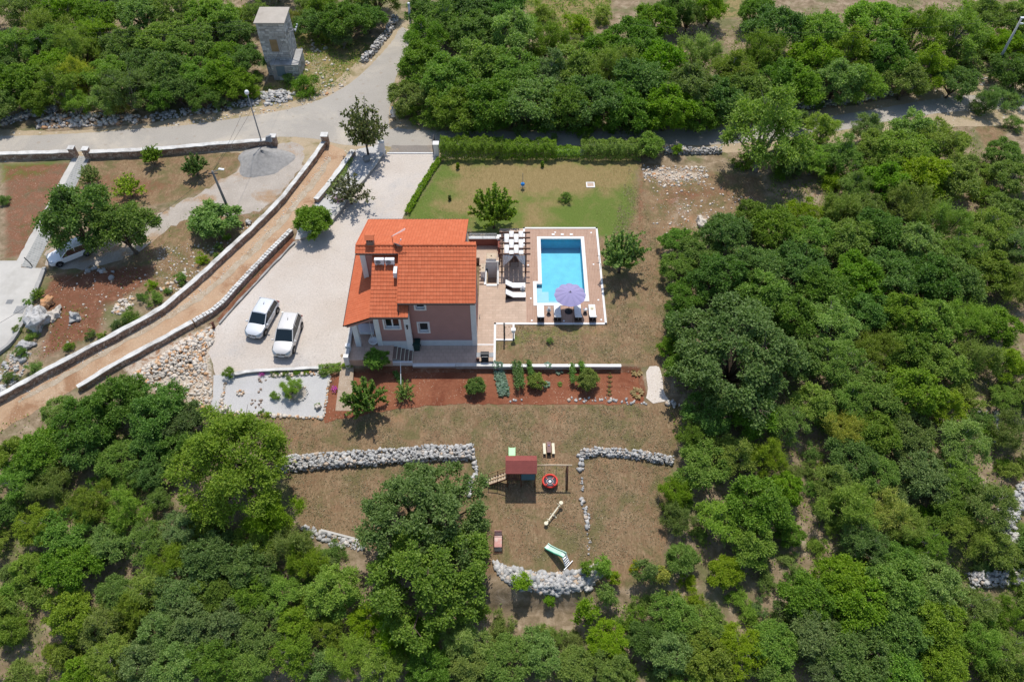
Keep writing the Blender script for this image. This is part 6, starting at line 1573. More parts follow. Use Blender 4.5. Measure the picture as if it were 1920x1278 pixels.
# ------------------------------------------------------------------ driveway gate
gt = thing('driveway_gate', 'white gate posts and sliding rail at the top of the driveway', 'gate', G(770, 287))
gl = -gt.location
for (u, v, h_) in ((718, 290, 1.7), (819, 290, 1.5)):
    p = G(u, v); q = MB(); q.bb(p.x - .28, p.x + .28, p.y - .28, p.y + .28, 0, h_); q.mi = 1; q.bb(p.x - .33, p.x + .33, p.y - .33, p.y + .33, h_, h_ + .07); q.build('gate_post', [M['white_wall'], M['clean_cap']], gt).location = gl
pa, pb = G(726, 288), G(813, 288); q = MB(); q.bar(pa + Vector((0, 0, .05)), pb + Vector((0, 0, .05)), .12, .1); q.build('rail', M['white_metal'], gt).location = gl
q = MB(); q.bb(pb.x - .05, pb.x + .06, pb.y - .1, pb.y + 1.6, .1, 1.35); q.build('gate_leaf', M['dark_metal'], gt).location = gl
p = G(688, 302); q = MB(); q.lathe([(.32, 0), (.42, .35), (.45, .5), (.38, .5), (.36, .42)], 14); o = q.build('flower_pot', M['grey_conc']); o.location = p; tag(o, 'round grey flower pot in the shade of the gate tree', 'pot')
# magenta blossoms
hedge('flowering_shrub', 'magenta flowering shrub in the planted strip', [(628, 378), (640, 372)], 0.9, 0.55, 'flower', 21, 300, .09)
hedge('flowering_shrub', 'small magenta flowers above the gravel garden', [(487, 702), (498, 702)], .4, .25, 'flower', 22, 260, .09)

# ------------------------------------------------------------------ things on the roof and walls
def ac_unit(label, x, y, z, rz, group):
    t_ = thing('air_conditioner', label, 'air conditioner', (x, y, z), rz, group)
    q = MB(); q.bb(-.4, .4, -.15, .15, .06, .62); q.build('casing', M['white_metal'], t_, bevel=.015)
    q = MB(); q.lathe([(.22, -.01), (.22, .01), (.06, .02)], 18); o = q.build('fan_grille', M['dull_metal'], t_); o.location = (-.1, -.155, .34); o.rotation_euler = (R(90), 0, 0)
    for s_ in (-1, 1):
        q = MB(); q.bar((s_ * .3, .3, .03), (s_ * .3, -.2, .03), .04); q.bar((s_ * .3, .3, -.25), (s_ * .3, -.18, .02), .03); q.build('bracket', M['white_metal'], t_)
for o_ in (ac_unit('left one of the two air conditioners under the roof ridge', -11.12, 47.22, 6.98, 0, 'air conditioners on the house'), ac_unit('right one of the two air conditioners under the roof ridge', -10.24, 47.22, 6.98, 0, 'air conditioners on the house'), ac_unit('single air conditioner standing sideways on the lower roof', -9.72, 46.3, 6.62, R(-90), 'air conditioners on the house')): pass
ds = thing('satellite_dish', 'grey satellite dish on a mast above the roof ridge', 'satellite dish', (-9.72, 48.1, 7.9))
q = MB(); q.tube([(0, 0, -.9), (0, 0, .55)], .03, 8); q.build('mast', M['dark_metal'], ds)
q = MB(); q.lathe([(.02, 0), (.2, .03), (.34, .085), (.4, .13), (.38, .13), (.2, .05), (.02, .02)], 20); o = q.build('reflector', M['dull_metal'], ds, True); o.location = (.12, .12, .2); o.rotation_euler = (R(-55), 0, R(-25))
q = MB(); q.tube([(.1, .15, .1), (.38, .6, .45)], .018, 6); q.build('feed_arm', M['grey_metal'], ds)
q = MB(); q.lathe([(.05, 0), (.07, .05), (.04, .12)], 8, (.38, .6, .42)); q.build('feed_horn', M['white_metal'], ds)
an = thing('roof_antenna', 'television antenna with a white boom above the satellite dish', 'antenna', (-9.95, 48.25, 7.95))
q = MB(); q.tube([(0, 0, 0), (0, 0, 1.25)], .022, 8); q.build('mast', M['dark_metal'], an)
q = MB(); q.tube([(-.05, 0, 1.2), (1.15, .35, 1.75)], .02, 6); q.build('boom', M['white_metal'], an)
q = MB()
for k in range(14):
    f = .15 + k * .06; c = Vector((-.05 + 1.2 * f, .35 * f, 1.2 + .55 * f)); L_ = .07 + .1 * f; q.bar(c + Vector((-.1 * L_, L_, 0)), c - Vector((-.1 * L_, L_, 0)), .014)
q.build('antenna_rods', M['white_metal'], an)

# ------------------------------------------------------------------ porch and front paving
bn = thing('wheelie_bin', 'dark green rubbish bin beside the porch corner pilaster', 'bin', (-8.33, 43.62, .03))
q = MB(); q.add([(-.24, -.28, .05), (.24, -.28, .05), (.24, .25, .05), (-.24, .25, .05), (-.3, -.36, .95), (.3, -.36, .95), (.3, .32, .95), (-.3, .32, .95)], [(0, 3, 2, 1), (4, 5, 6, 7), (0, 1, 5, 4), (1, 2, 6, 5), (2, 3, 7, 6), (3, 0, 4, 7)]); q.build('body', M['green_bin'], bn, bevel=.03)
q = MB(); q.box((0, -.02, .99), (.66, .76, .07)); q.build('lid', M['green_bin'], bn, bevel=.03)
for s_ in (-1, 1):
    q = MB(); q.tube([(s_ * .2, .3, .1), (s_ * .28, .3, .1)], .1, 12); q.build('wheel', M['rubber'], bn)
q = MB(); q.tube([(-8.55, 43.75, 2.1), (-8.45, 43.4, .05)], .016, 6); q.bar((-8.6, 43.38, .08), (-8.3, 43.38, .08), .07); o = q.build('broom', M['rust']); tag(o, 'thin broom leaning on the wall behind the rubbish bin', 'broom')
hb = thing('hanging_chair', 'white rope basket chair hanging in the porch', 'hanging chair', (-12.05, 43.55, .95))
q = MB(); q.lathe([(.22, 0), (.3, .06), (.38, .2), (.42, .34), (.38, .35), (.33, .2), (.2, .08)], 18); q.build('basket', M['white_cloth'], hb, True)
for k in range(4):
    a = k * 1.571 + .4; q = MB(); q.tube([(.4 * math.cos(a), .4 * math.sin(a), .34), (0, 0, 1.3), (0, 0, 3.2)], .014, 5); q.build('rope', M['white_cloth'], hb)
pt = thing('porch_table', 'table with a grey cloth under the porch roof', 'table', (-12.75, 44.7, .85))
q = MB(); q.bb(-.7, .7, -.45, .45, .71, .76); q.build('table_top', M['pale_wood'], pt)
q = MB(); q.bb(-.74, .74, -.49, .49, .762, .772); q.bb(-.745, .745, -.5, -.49, .5, .765); q.build('table_cloth', M['grey_cloth'], pt)
for sx in (-1, 1):
    for sy in (-1, 1): q = MB(); q.bb(sx * .6 - .03, sx * .6 + .03, sy * .38 - .03, sy * .38 + .03, 0, .71); q.build('leg', M['pale_wood'], pt)
gr = thing('barbecue_grill', 'gas barbecue with a black lid and grey side shelves at the front of the terrace', 'barbecue', (-2.35, 42.35, .03))
q = MB(); q.bb(-.32, .32, -.22, .22, .08, .72); q.build('cabinet', M['dark_metal'], gr, bevel=.02)
vs_ = []; q = MB()
prof = [(-.26, 0), (-.25, .14), (-.16, .26), (0, .3), (.16, .26), (.25, .14), (.26, 0)]
n_ = len(prof); q.add([(-.36, a, .78 + b) for a, b in prof] + [(.36, a, .78 + b) for a, b in prof], [tuple(range(n_)), tuple(reversed(range(n_, 2 * n_)))] + [(i, n_ + i, n_ + (i + 1) % n_, (i + 1) % n_) for i in range(n_)]); q.build('lid', M['dark_metal'], gr, bevel=.01)
for s_ in (-1, 1):
    q = MB(); q.bb(s_ * .56 - .19, s_ * .56 + .19, -.24, .24, .74, .78); q.build('side_shelf', M['dull_metal'], gr)
    q = MB(); q.tube([(s_ * .28, -.2, .07), (s_ * .34, -.2, .07)], .07, 10); q.build('wheel', M['rubber'], gr)
q = MB(); q.tube([(-.25, -.29, .86), (.25, -.29, .86)], .015, 6); q.build('handle', M['grey_metal'], gr)
q = MB(); q.lathe([(.1, 0), (.15, .15), (.16, .22), (.13, .22)], 12); o = q.build('clay_pot', M['rust']); o.location = (-2.98, 42.3, .03); tag(o, 'small red clay pot left of the barbecue', 'pot')
q = MB(); q.tube([(0, 0, 0), (0, 0, .4), (.1, 0, .45)], .02, 6); q.lathe([(.06, 0), (.05, .05)], 8, (0, 0, 0)); o = q.build('garden_tap', M['dull_metal']); o.location = (-2.95, 47.2, .03); tag(o, 'small tap standing at the side wall of the house', 'tap')

# ------------------------------------------------------------------ pool furniture
pg = thing('pergola', 'dark timber pergola with woven white cloth strips beside the pool', 'pergola', (.15, 54.1, .03))
PL = -pg.location
PX0, PX1, PY0, PY1, PZ = -.95, 1.3, 52.72, 55.6, 2.62
for x in (PX0, PX1):
    for y in (PY0 + .1, PY1 - .1): q = MB(); q.bb(x - .07, x + .07, y - .07, y + .07, .03, PZ - .14); q.build('post', M['brown_wood'], pg).location = PL
    q = MB(); q.bb(x - .06, x + .06, PY0 - .15, PY1 + .15, PZ - .14, PZ); q.build('beam', M['brown_wood'], pg).location = PL
ys_ = [PY0 + k * (PY1 - PY0) / 4 for k in range(5)]
for y in ys_:
    q = MB(); q.bb(PX0 - .25, PX1 + .42, y - .045, y + .045, PZ, PZ + .14); q.build('rafter', M['brown_wood'], pg).location = PL
for k in range(4):
    x0 = -.72 + k * .45; q = MB(); pts = []
    ny_ = 25
    for j in range(ny_):
        f = j / (ny_ - 1) * 4; y = PY0 - .1 + (PY1 - PY0 + .2) * j / (ny_ - 1)
        ph = math.cos(f * math.pi) * (1 if k % 2 else -1)
        pts.append((y, PZ + .07 + .105 * ph))
    vs_ = [(x0 + a, y, z) for (y, z) in pts for a in (0, .43)]
    q.add(vs_, [(2 * j, 2 * j + 1, 2 * j + 3, 2 * j + 2) for j in range(ny_ - 1)]); o = q.build('cloth_strip', M['white_cloth'], pg, True); o.location = PL
    so = o.modifiers.new('th', 'SOLIDIFY'); so.thickness = .01
for sgn, xa, xb in ((1, PX0 + .1, .12), (-1, PX1 - .08, .38)):
    q = MB(); nx_, nz_ = 14, 12; vs_ = []
    for j in range(nz_ + 1):
        f = j / nz_; z = PZ - .05 - f * 1.55
        gather = 1 - .93 * min(1, f * 1.18) ** 1.6
        for i in range(nx_ + 1):
            g_ = i / nx_; vs_.append((xa + (xb - xa) * g_ * gather, PY0 - .06 + .035 * math.sin(g_ * 21) * (1 - .3 * f), z))
    q.add(vs_, [(j * (nx_ + 1) + i, j * (nx_ + 1) + i + 1, (j + 1) * (nx_ + 1) + i + 1, (j + 1) * (nx_ + 1) + i) for j in range(nz_) for i in range(nx_)])
    o = q.build('curtain', M['grey_cloth'], pg, True); o.location = PL; so = o.modifiers.new('th', 'SOLIDIFY'); so.thickness = .008
q = MB(); q.lathe([(.02, 0), (.12, .1), (.16, .22), (.06, .3), (.01, .6)], 12); o = q.build('pergola_lantern', M['rust']); o.location = (.22, 53.6, 1.95); tag(o, 'small hanging lantern in the middle of the pergola', 'lantern')
pb_ = thing('pergola_table', 'dark table in the shade under the pergola', 'table', (.2, 54.4, .03))
q = MB(); q.bb(-.45, .45, -.8, .8, .7, .75); q.build('table_top', M['brown_wood'], pb_)
for sx in (-1, 1):
    for sy in (-1, 1): q = MB(); q.bb(sx * .38 - .03, sx * .38 + .03, sy * .7 - .03, sy * .7 + .03, 0, .7); q.build('leg', M['brown_wood'], pb_)

def lounger(label, x, y, rz, back=48, towel=False):
    """foot end towards +y, raised back towards -y"""
    t_ = thing('sun_lounger', label, 'sun lounger', (x, y, .034), rz, 'white sun loungers by the pool')
    a = R(back); ca, sa = math.cos(a), math.sin(a)
    q = MB(); q.bb(-.32, -.27, -.3, .95, .22, .3); q.bb(.27, .32, -.3, .95, .22, .3); q.bb(-.27, .27, .88, .95, .22, .3); q.bb(-.27, .27, -.3, -.24, .22, .3); q.build('frame', M['rattan'], t_)
    for sx in (-1, 1):
        for yy in (-.85, .85): q = MB(); q.bb(sx * .29 - .03, sx * .29 + .03, yy - .03, yy + .03, 0, .22); q.build('leg', M['rattan'], t_)
    q = MB(); q.bb(-.32, .32, -.9, -.3, .2, .25); q.build('base_panel', M['rattan'], t_)
    q = MB(); q.slab([(-.31, -.25, .31), (.31, -.25, .31), (.31, -.25 - .8 * ca, .31 + .8 * sa), (-.31, -.25 - .8 * ca, .31 + .8 * sa)], -.04); q.build('back_frame', M['rattan'], t_)
    n_ = Vector((0, sa, ca)); q = MB(); o0 = Vector((0, -.26, .312)) + n_ * .1; d_ = Vector((0, -ca, sa)) * .82
    q.slab([o0 + Vector((-.31, 0, 0)), o0 + Vector((-.31, 0, 0)) + d_, o0 + Vector((.31, 0, 0)) + d_, o0 + Vector((.31, 0, 0))], .09); q.build('back_cushion', M['white_cloth'], t_, bevel=.025)
    q = MB(); q.bb(-.31, .31, -.26, .95, .305, .4); q.build('seat_cushion', M['white_cloth'], t_, bevel=.025)
    q = MB(); q.tube([(0, -.86, .1), (0, -.7, .55)], .02, 6); q.build('strut', M['grey_metal'], t_)
def flat_xy(u, v, z): p = P(u, v, z); return p.x, p.y
XS = [2.6, 4.12, 5.98, 7.3]
for x, lb in zip(XS, ('leftmost of the four sun loungers facing the pool steps', 'second sun lounger from the left in the row facing the pool', 'sun lounger to the right of the parasol foot, half in its shade', 'rightmost sun lounger of the row, with a straw hat on its cushion')):
    lounger(lb, x, 47.55, 0, 32)
lounger('farther of the two sun loungers in front of the pergola', .3, 50.9, R(-90), 35)
lounger('nearer of the two sun loungers in front of the pergola', .32, 49.7, R(-90), 35)
q = MB(); q.lathe([(.2, 0), (.2, .012), (.1, .02), (.09, .1), (.04, .12)], 16); o = q.build('straw_hat', M['cream']); o.location = (7.3, 48.0, .445); tag(o, 'small straw hat lying on the rightmost lounger', 'hat')
def side_table(label, x, y, decor):
    t_ = thing('side_table', label, 'side table', (x, y, .034), 0, 'round side tables by the pool')
    q = MB(); q.lathe([(.21, 0), (.22, .03), (.2, .05)], 18, (0, 0, .43)); q.build('table_top', M['dull_metal'], t_)
    q = MB(); q.lathe([(.16, 0), (.16, .03), (.03, .05), (.025, .44)], 14); q.build('foot', M['dark_metal'], t_)
side_table('round side table with white flowers between the two left-hand loungers of the row', 3.35, 47.75, 1)
side_table('round side table with a tray between the two right-hand loungers of the row', 6.68, 47.85, 1)
side_table('round side table with a vase between the two loungers by the pergola', .98, 50.32, 1)
def vase(label, x, y, flower):
    t_ = thing('vase', label, 'vase', (x, y, .52)); q = MB(); q.lathe([(.04, 0), (.065, .06), (.03, .14), (.04, .16)], 10); q.build('pot', M['white_metal'], t_, True)
    q = MB()
    for k in range(9):
        a = k * 2.4; q.tube([(0, 0, .14), (.07 * math.cos(a), .07 * math.sin(a), .26), (.13 * math.cos(a), .13 * math.sin(a), .3)], [.006, .02, .03], 5)
    q.build('blossoms', M['white_cloth'] if flower else M['grey_cloth'], t_)
vase('white bunch of flowers on the table between the left loungers', 3.35, 47.78, True)
vase('grey-green posy on the table by the pergola loungers', .98, 50.35, False)
tr_ = thing('drinks_tray', 'tray with a red cup on the table between the right loungers', 'tray', (6.68, 47.85, .52))
q = MB(); q.bb(-.12, .14, -.1, .1, 0, .02); q.build('tray', M['white_metal'], tr_); q = MB(); q.lathe([(.03, 0), (.04, .1)], 8, (-.08, .03, .02)); q.build('cup', M['red_plastic'], tr_)
um = thing('parasol', 'lilac parasol open over the pool edge', 'parasol', (5.18, 47.98, .034))
q = MB(); q.lathe([(.34, 0), (.36, .03), (.33, .07), (.08, .1), (.05, .3), (.03, .3)], 24); q.build('foot', M['dark_metal'], um, True)
q = MB(); q.tube([(0, 0, .05), (0, 0, 2.68)], .024, 10); q.build('pole', M['dark_metal'], um, True)
NR = 12; vs_ = [(0, 0, 2.66)]; fs_ = []
for j in range(1, 6):
    f = j / 5
    for k in range(NR * 4):
        a = 2 * math.pi * k / (NR * 4); rib = abs(math.cos(a * NR / 2)) ** 1.0
        rr2 = 1.42 * f * (1 - .055 * (1 - rib)); z = 2.66 - .40 * f ** 1.35 - .055 * f * (1 - rib)
        vs_.append((rr2 * math.cos(a), rr2 * math.sin(a), z))
n4 = NR * 4
for k in range(n4): fs_.append((0, 1 + k, 1 + (k + 1) % n4))
for j in range(4):
    for k in range(n4): fs_.append((1 + j * n4 + k, 1 + (j + 1) * n4 + k, 1 + (j + 1) * n4 + (k + 1) % n4, 1 + j * n4 + (k + 1) % n4))
q = MB(); q.add(vs_, fs_); o = q.build('canopy', M['lilac'], um); so = o.modifiers.new('th', 'SOLIDIFY'); so.thickness = .008
for k in range(NR):
    a = 2 * math.pi * k / NR; q = MB(); q.tube([(.03 * math.cos(a), .03 * math.sin(a), 2.63), (.75 * math.cos(a), .75 * math.sin(a), 2.45), (1.38 * math.cos(a), 1.38 * math.sin(a), 2.22)], .01, 5); q.build('rib', M['dark_metal'], um)
q = MB(); q.lathe([(.04, 0), (.05, .05), (.02, .12)], 10, (0, 0, 2.66))
for k in range(3): q.box((-.1 + .1 * k, -.08 + .03 * abs(k - 1), 2.69), (.07, .04, .02), k * .5)
q.build('finial', M['dark_metal'], um)
sh = thing('garden_shower', 'tall dark shower post at the lawn corner of the terrace', 'shower', (-.68, 44.72, .03))
q = MB(); q.bb(-.07, .07, -.05, .05, 0, 2.2); q.build('post', M['dark_metal'], sh); q = MB(); q.lathe([(.09, 0), (.09, .02)], 12, (0, -.12, 2.15)); q.build('shower_head', M['dark_metal'], sh); q = MB(); q.tube([(0, -.05, 1.1), (0, -.12, 1.1)], .025, 6); q.build('tap', M['grey_metal'], sh)
lt = thing('post_lantern', 'white box lantern on a post at the lawn edge', 'lantern', (.12, 44.75, .0))
q = MB(); q.bb(-.05, .05, -.05, .05, -.1, 1.0); q.build('post', M['dull_metal'], lt); q = MB(); q.bb(-.16, .16, -.13, .13, 1.0, 1.32); q.build('lantern_box', M['white_metal'], lt, bevel=.01); q = MB(); q.bb(-.2, .2, -.17, .17, 1.32, 1.37); q.build('lid', M['clean_cap'], lt)
po = thing('pool_ladder', 'small metal handrail on the right-hand deck edging', 'handrail', (8.45, 54.0, .07))
for d_ in (-.5, .5): q = MB(); q.tube([(0, d_, 0), (0, d_, .55), (-.12, d_, .65), (-.3, d_, .62)], .02, 6); q.build('rail', M['dark_metal'], po)
# lawn things
p = G(980, 352); cl = thing('garden_sprinkler', 'blue sprinkler on a thin pole on the back lawn', 'sprinkler', p)
q = MB(); q.tube([(0, 0, -.1), (0, 0, 1.9)], .025, 6); q.build('pole', M['dull_metal'], cl); q = MB(); q.lathe([(.05, 0), (.2, .12), (.22, .3), (.1, .42)], 10, (0, -.12, .35)); q.build('blue_tank', M['blue'], cl, True); q = MB(); q.tube([(-.3, 0, .1), (.3, 0, .1)], .025, 6); q.build('foot_bar', M['dull_metal'], cl)
p = G(1107, 347); mh = thing('manhole_frame', 'white framed square cover in the back lawn', 'cover', p)
q = MB(); q.bb(-.45, .45, -.42, -.3, 0, .06); q.bb(-.45, .45, .3, .42, 0, .06); q.bb(-.45, -.33, -.3, .3, 0, .06); q.bb(.33, .45, -.3, .3, 0, .06); q.build('frame', M['clean_cap'], mh); q = MB(); q.bb(-.33, .33, -.3, .3, -.02, .03); q.build('cover', M['terrace'], mh)
for (u, v, w_, d_, lb) in ((19, 566, .6, .5, 'smaller metal grating set in the paved court'), (38, 581, .9, .9, 'larger metal grating set in the paved court')):
    p = G(u, v); q = MB()
    for k in range(7): q.bb(-w_ / 2 + k * w_ / 7, -w_ / 2 + (k + .6) * w_ / 7, -d_ / 2, d_ / 2, 0, .03)
    o = q.build('drain_grating', M['dull_metal']); o.location = (p.x, p.y, p.z + .026); tag(o, lb, 'grating')
p = G(61, 500); q = MB(); q.tube([(0, 0, 0), (0, 0, .5), (-.5, .35, .9)], .05, 8); o = q.build('bent_post', M['dark_metal']); o.location = p; tag(o, 'short dark bent post at the foot of the stepped path', 'post')
p = G(402, 614); q = MB(); q.tube([(0, 0, 0), (0, 0, .7)], .12, 8); q.bar((-.35, 0, .5), (.2, 0, .8), .06); o = q.build('dark_stump', M['rust']); o.location = p; tag(o, 'dark stump at the end of the lane wall by the stone heap', 'stump')
# ------------------------------------------------------------------ vegetable bed
def leafy(name, label, u, v, rad, n, lm, L_, up=0.35, seed=1, hgt=.12, cat='plant', group=None, z=None):
    r = np.random.default_rng(seed); p = G(u, v)
    a = r.uniform(0, 6.28, n); q = np.sqrt(r.random(n)) * rad * .6
    C = np.stack([np.cos(a) * q, np.sin(a) * q, r.uniform(.02, hgt, n)], 1); D = np.stack([np.cos(a), np.sin(a), np.full(n, up)], 1) + r.normal(size=(n, 3)) * .25
    N = np.tile(np.array([0, 0, 1.0]), (n, 1)) + r.normal(size=(n, 3)) * .3; L = L_ * r.uniform(.6, 1.3, n)
    V, F = leaves(C, D, N, L, L * .36, r)
    o = link(name, np_mesh(name, V, F, LM[lm]), None, (p.x, p.y, p.z + .03)); tag(o, label, cat, group); return o
k_ = 0
ordw = ['first', 'second', 'third', 'fourth', 'fifth', 'sixth', 'seventh', 'eighth', 'ninth', 'tenth', 'eleventh', 'twelfth']
for row, (u0, v0, u1, v1, n, nm) in enumerate([(929, 688, 941, 740, 12, 'left'), (937, 687, 950, 738, 12, 'right')]):
    for i in range(n):
        k_ += 1; f = i / (n - 1)
        leafy('cabbage', ordw[i] + ' cabbage from the wall in the ' + nm + ' cabbage row', u0 + (u1 - u0) * f, v0 + (v1 - v0) * f, .22, 34, 'cabbage', .26, .5, 400 + k_, .12, 'cabbage', 'cabbages in the vegetable bed')
def bean_row(label, u0, v0, u1, v1, n, hgt, seed):
    r = np.random.default_rng(seed); a, b = G(u0, v0), G(u1, v1); t_ = thing('bean_row', label, 'bean row', a); Cs = []
    for i in range(n):
        f = i / max(1, n - 1); p = a.lerp(b, f) - a; m = 130
        q = r.normal(size=(m, 3)) * np.array([.11, .13, 0]) + np.array([p.x, p.y, 0]); q[:, 2] = r.uniform(.05, hgt, m) * r.uniform(.6, 1); Cs.append(q)
    C = np.concatenate(Cs); L = .12 * r.uniform(.6, 1.3, len(C)); V, F = leaves(C, r.normal(size=C.shape), r.normal(size=C.shape) * .6 + np.array([0, 0, 1]), L, L * .38, r)
    link('foliage', np_mesh('foliage', V, F, LM['veg']), t_)
    for i in range(0, n, 3):
        p = a.lerp(b, i / max(1, n - 1)) - a; q = MB(); q.tube([(p.x, p.y, -.1), (p.x, p.y, hgt + .25)], .015, 5); q.build('stake', M['pale_wood'], t_)
bean_row('staked bean row right of the cabbages, left one of the pair', 965, 688, 970, 732, 9, .5, 1)
bean_row('staked bean row right of the cabbages, right one of the pair', 974, 688, 979, 730, 9, .45, 2)
bean_row('staked bean row behind the small round tree among the beans', 991, 690, 996, 712, 6, .7, 3)
bean_row('thin seedling row in the middle of the red bed', 1072, 692, 1073, 722, 7, .3, 4)
bean_row('staked bean row behind the right-hand small tree', 1088, 690, 1092, 705, 5, .7, 5)
bean_row('low leafy row beside the porch bush', 742, 700, 752, 716, 5, .3, 6)
for i, (u, v, lb) in enumerate([(1027, 693, 'left lettuce of the upper pair in the red bed'), (1048, 697, 'right lettuce of the upper pair in the red bed'), (1025, 722, 'lettuce next to the small tree among the beans'), (1050, 721, 'faint seedling clump in the middle of the red bed')]):
    leafy('lettuce', lb, u, v, .28, 46, 'cabbage' if i < 3 else 'veg', .24 if i < 3 else .12, .5, 450 + i, .1, 'lettuce')
for i, (u, v) in enumerate([(1140, 690), (1142, 698), (1143, 706), (1143, 715), (1143, 724), (1142, 732), (1142, 740)]):
    leafy('onion_clump', ordw[i] + ' clump from the wall in the ridged row at the right of the bed', u, v, .16, 22, 'veg', .12, .9, 460 + i, .08, 'plant', 'clumps in the ridged row')
    p = G(u, v); q = MB(); q.lathe([(.3, 0), (.22, .09), (.08, .14), (.02, .15)], 10); o = q.build('soil_ridge', M['bed'], None, True); o.location = (p.x, p.y, p.z + .0); o.scale = (1, .55, 1); tag(o, ordw[i] + ' little soil mound from the wall at the right of the bed', 'soil mound', 'soil mounds of the ridged row')
leafy('yellow_squash', 'yellowed leafy plant at the lower right of the red bed', 1194, 738, .6, 60, 'straw', .3, .3, 470)
leafy('yellow_squash', 'yellowed leafy plant at the upper right of the red bed', 1194, 698, .55, 46, 'straw', .28, .3, 471)
leafy('flower_clump', 'tuft of purple flowers at the left end of the red bed', 628, 732, .4, 60, 'flower', .12, .5, 472, .4)
q = MB(); a_, b_ = G(754, 694), G(752, 738); q.tube([(0, 0, .9), b_ - a_ + Vector((0, 0, .05))], .03, 6); o = q.build('garden_cane', M['white_metal']); o.location = a_; tag(o, 'long white cane slanting over the young tree by the porch', 'cane')
for i, (u, v, r_, lm, lb) in enumerate([(534, 698, 8, 'oak', 'round green cushion plant in the border above the gravel, left of two'), (556, 698, 8, 'oak', 'round green cushion plant in the border above the gravel, right of two'), (576, 697, 7, 'olive', 'small spiky plant in the border above the gravel'), (516, 698, 8, 'olive', 'yellowish plant in the border above the gravel'), (540, 707, 6, 'grey', 'small grey rosette below the border stones'), (606, 703, 7, 'grey', 'grey rosette at the top right of the gravel garden'), (502, 776, 8, 'bright', 'bright weed at the lower edge of the gravel garden'), (490, 772, 7, 'oak', 'weed beside the lower stone row of the gravel garden'), (596, 758, 6, 'bright', 'tiny plant on the pale rock in the gravel corner'), (650, 682, 10, 'olive', 'leafy plant at the foot of the porch parapet')]):
    tree(u, v, r_, 'shrub', lm, 'border_plant', lb, None, .8, 'plant')
# woodland undergrowth and weeds: grass and low herbs nobody could count
def undergrowth():
    r = np.random.default_rng(77); Cs, Ds, Ns, Ls = [], [], [], []
    for pts, n, L0, hg in ((WOODS['C'], 40000, .22, .4), (WOODS['D'], 15000, .18, .3), (WOODS['E'], 20000, .18, .35), (WOODS['A'], 9000, .26, .4), (WOODS['B'], 9000, .26, .4),
                       ([(545, 60), (620, 60), (700, 90), (650, 150), (580, 190), (490, 165), (545, 140)], 6000, .2, .3), ([(970, -20), (1150, -20), (1140, 40), (1100, 70), (1000, 55)], 6000, .26, .4), ([(1440, 330), (1560, 340), (1580, 400), (1440, 400)], 1500, .2, .3),
                       ([(340, 400), (520, 390), (470, 430), (330, 560), (200, 560), (250, 460)], 700, .15, .15), ([(0, 660), (100, 560), (210, 590), (60, 690), (0, 745)], 900, .16, .2)):
        pl = W(pts); xs = np.array([p[0] for p in pl]); ys = np.array([p[1] for p in pl])
        x = r.uniform(xs.min(), xs.max(), n * 2); y = r.uniform(ys.min(), ys.max(), n * 2); ok = in_poly(x, y, pl); x, y = x[ok][:n], y[ok][:n]
        cl = np.sin(x * 1.7) * np.sin(y * 1.3 + x * .6) + r.normal(0, .5, len(x)) > -.1; x, y = x[cl], y[cl]; m = len(x)
        Cs.append(np.stack([x, y, hz(x, y) + r.uniform(0, hg, m) * .5], 1)); Ds.append(np.stack([r.normal(size=m), r.normal(size=m), r.uniform(.2, 1.6, m)], 1)); Ns.append(r.normal(size=(m, 3)) + np.array([0, 0, .6])); Ls.append(L0 * r.uniform(.5, 1.5, m))
    C = np.concatenate(Cs); L = np.concatenate(Ls); V, F = leaves(C, np.concatenate(Ds), np.concatenate(Ns), L, L * .2, r)
    return tag(link('undergrowth', np_mesh('undergrowth', V, F, LM['olive'])), 'low green and yellowish undergrowth between the trees', 'undergrowth', None, 'stuff')
undergrowth()
LM['turf'] = leaf_mat('mixed_turf_blade', (0.165, 0.135, 0.055), (0.29, 0.215, 0.115), (0.42, 0.33, 0.20), 0.0, 0.2)
LM['green_turf'] = leaf_mat('green_turf_blade', (0.125, 0.165, 0.035), (0.21, 0.23, 0.065), (0.36, 0.28, 0.14), 0.0, 0.2)
def turf(name, label, polys, n, L0, lm, seed):
    r = np.random.default_rng(seed); Cs = []
    for pts in polys:
        pl = W(pts); xs = np.array([p[0] for p in pl]); ys = np.array([p[1] for p in pl])
        x = r.uniform(xs.min(), xs.max(), n); y = r.uniform(ys.min(), ys.max(), n)
        den = sum(np.sin(x * a_ + y * b_ + c_) for a_, b_, c_ in zip(r.normal(0, 1.3, 7), r.normal(0, 1.3, 7), r.uniform(0, 6, 7))) * .35 + r.normal(0, .8, n)
        ok = in_poly(x, y, pl) & (den > 0.1) & ~((x > -3.2) & (x < 8.6) & (y > 46.4)); x, y = x[ok], y[ok]
        Cs.append(np.stack([x, y, hz(x, y) + 0.005], 1))
    C = np.concatenate(Cs); m = len(C); L = L0 * r.uniform(.5, 1.5, m)
    V, F = leaves(C, np.stack([r.normal(size=m), r.normal(size=m), r.uniform(.15, .7, m)], 1), r.normal(size=(m, 3)) * .4 + np.array([0, 0, 1.0]), L, L * .16, r)
    return tag(link(name, np_mesh(name, V, F, LM[lm])), label, 'grass', None, 'stuff')
turf('dry_grass', 'dry yellowish grass tufts on the lower lawns', [[(480, 790), (760, 765), (1210, 762), (1270, 765), (1260, 860), (1245, 1020), (1235, 1060), (1110, 1055), (940, 1050), (700, 1000), (570, 990), (530, 880)], [(930, 607), (1140, 607), (1140, 470), (1180, 310), (1230, 440), (1255, 620), (1240, 680), (1160, 678), (930, 674)]], 60000, .13, 'turf', 31)
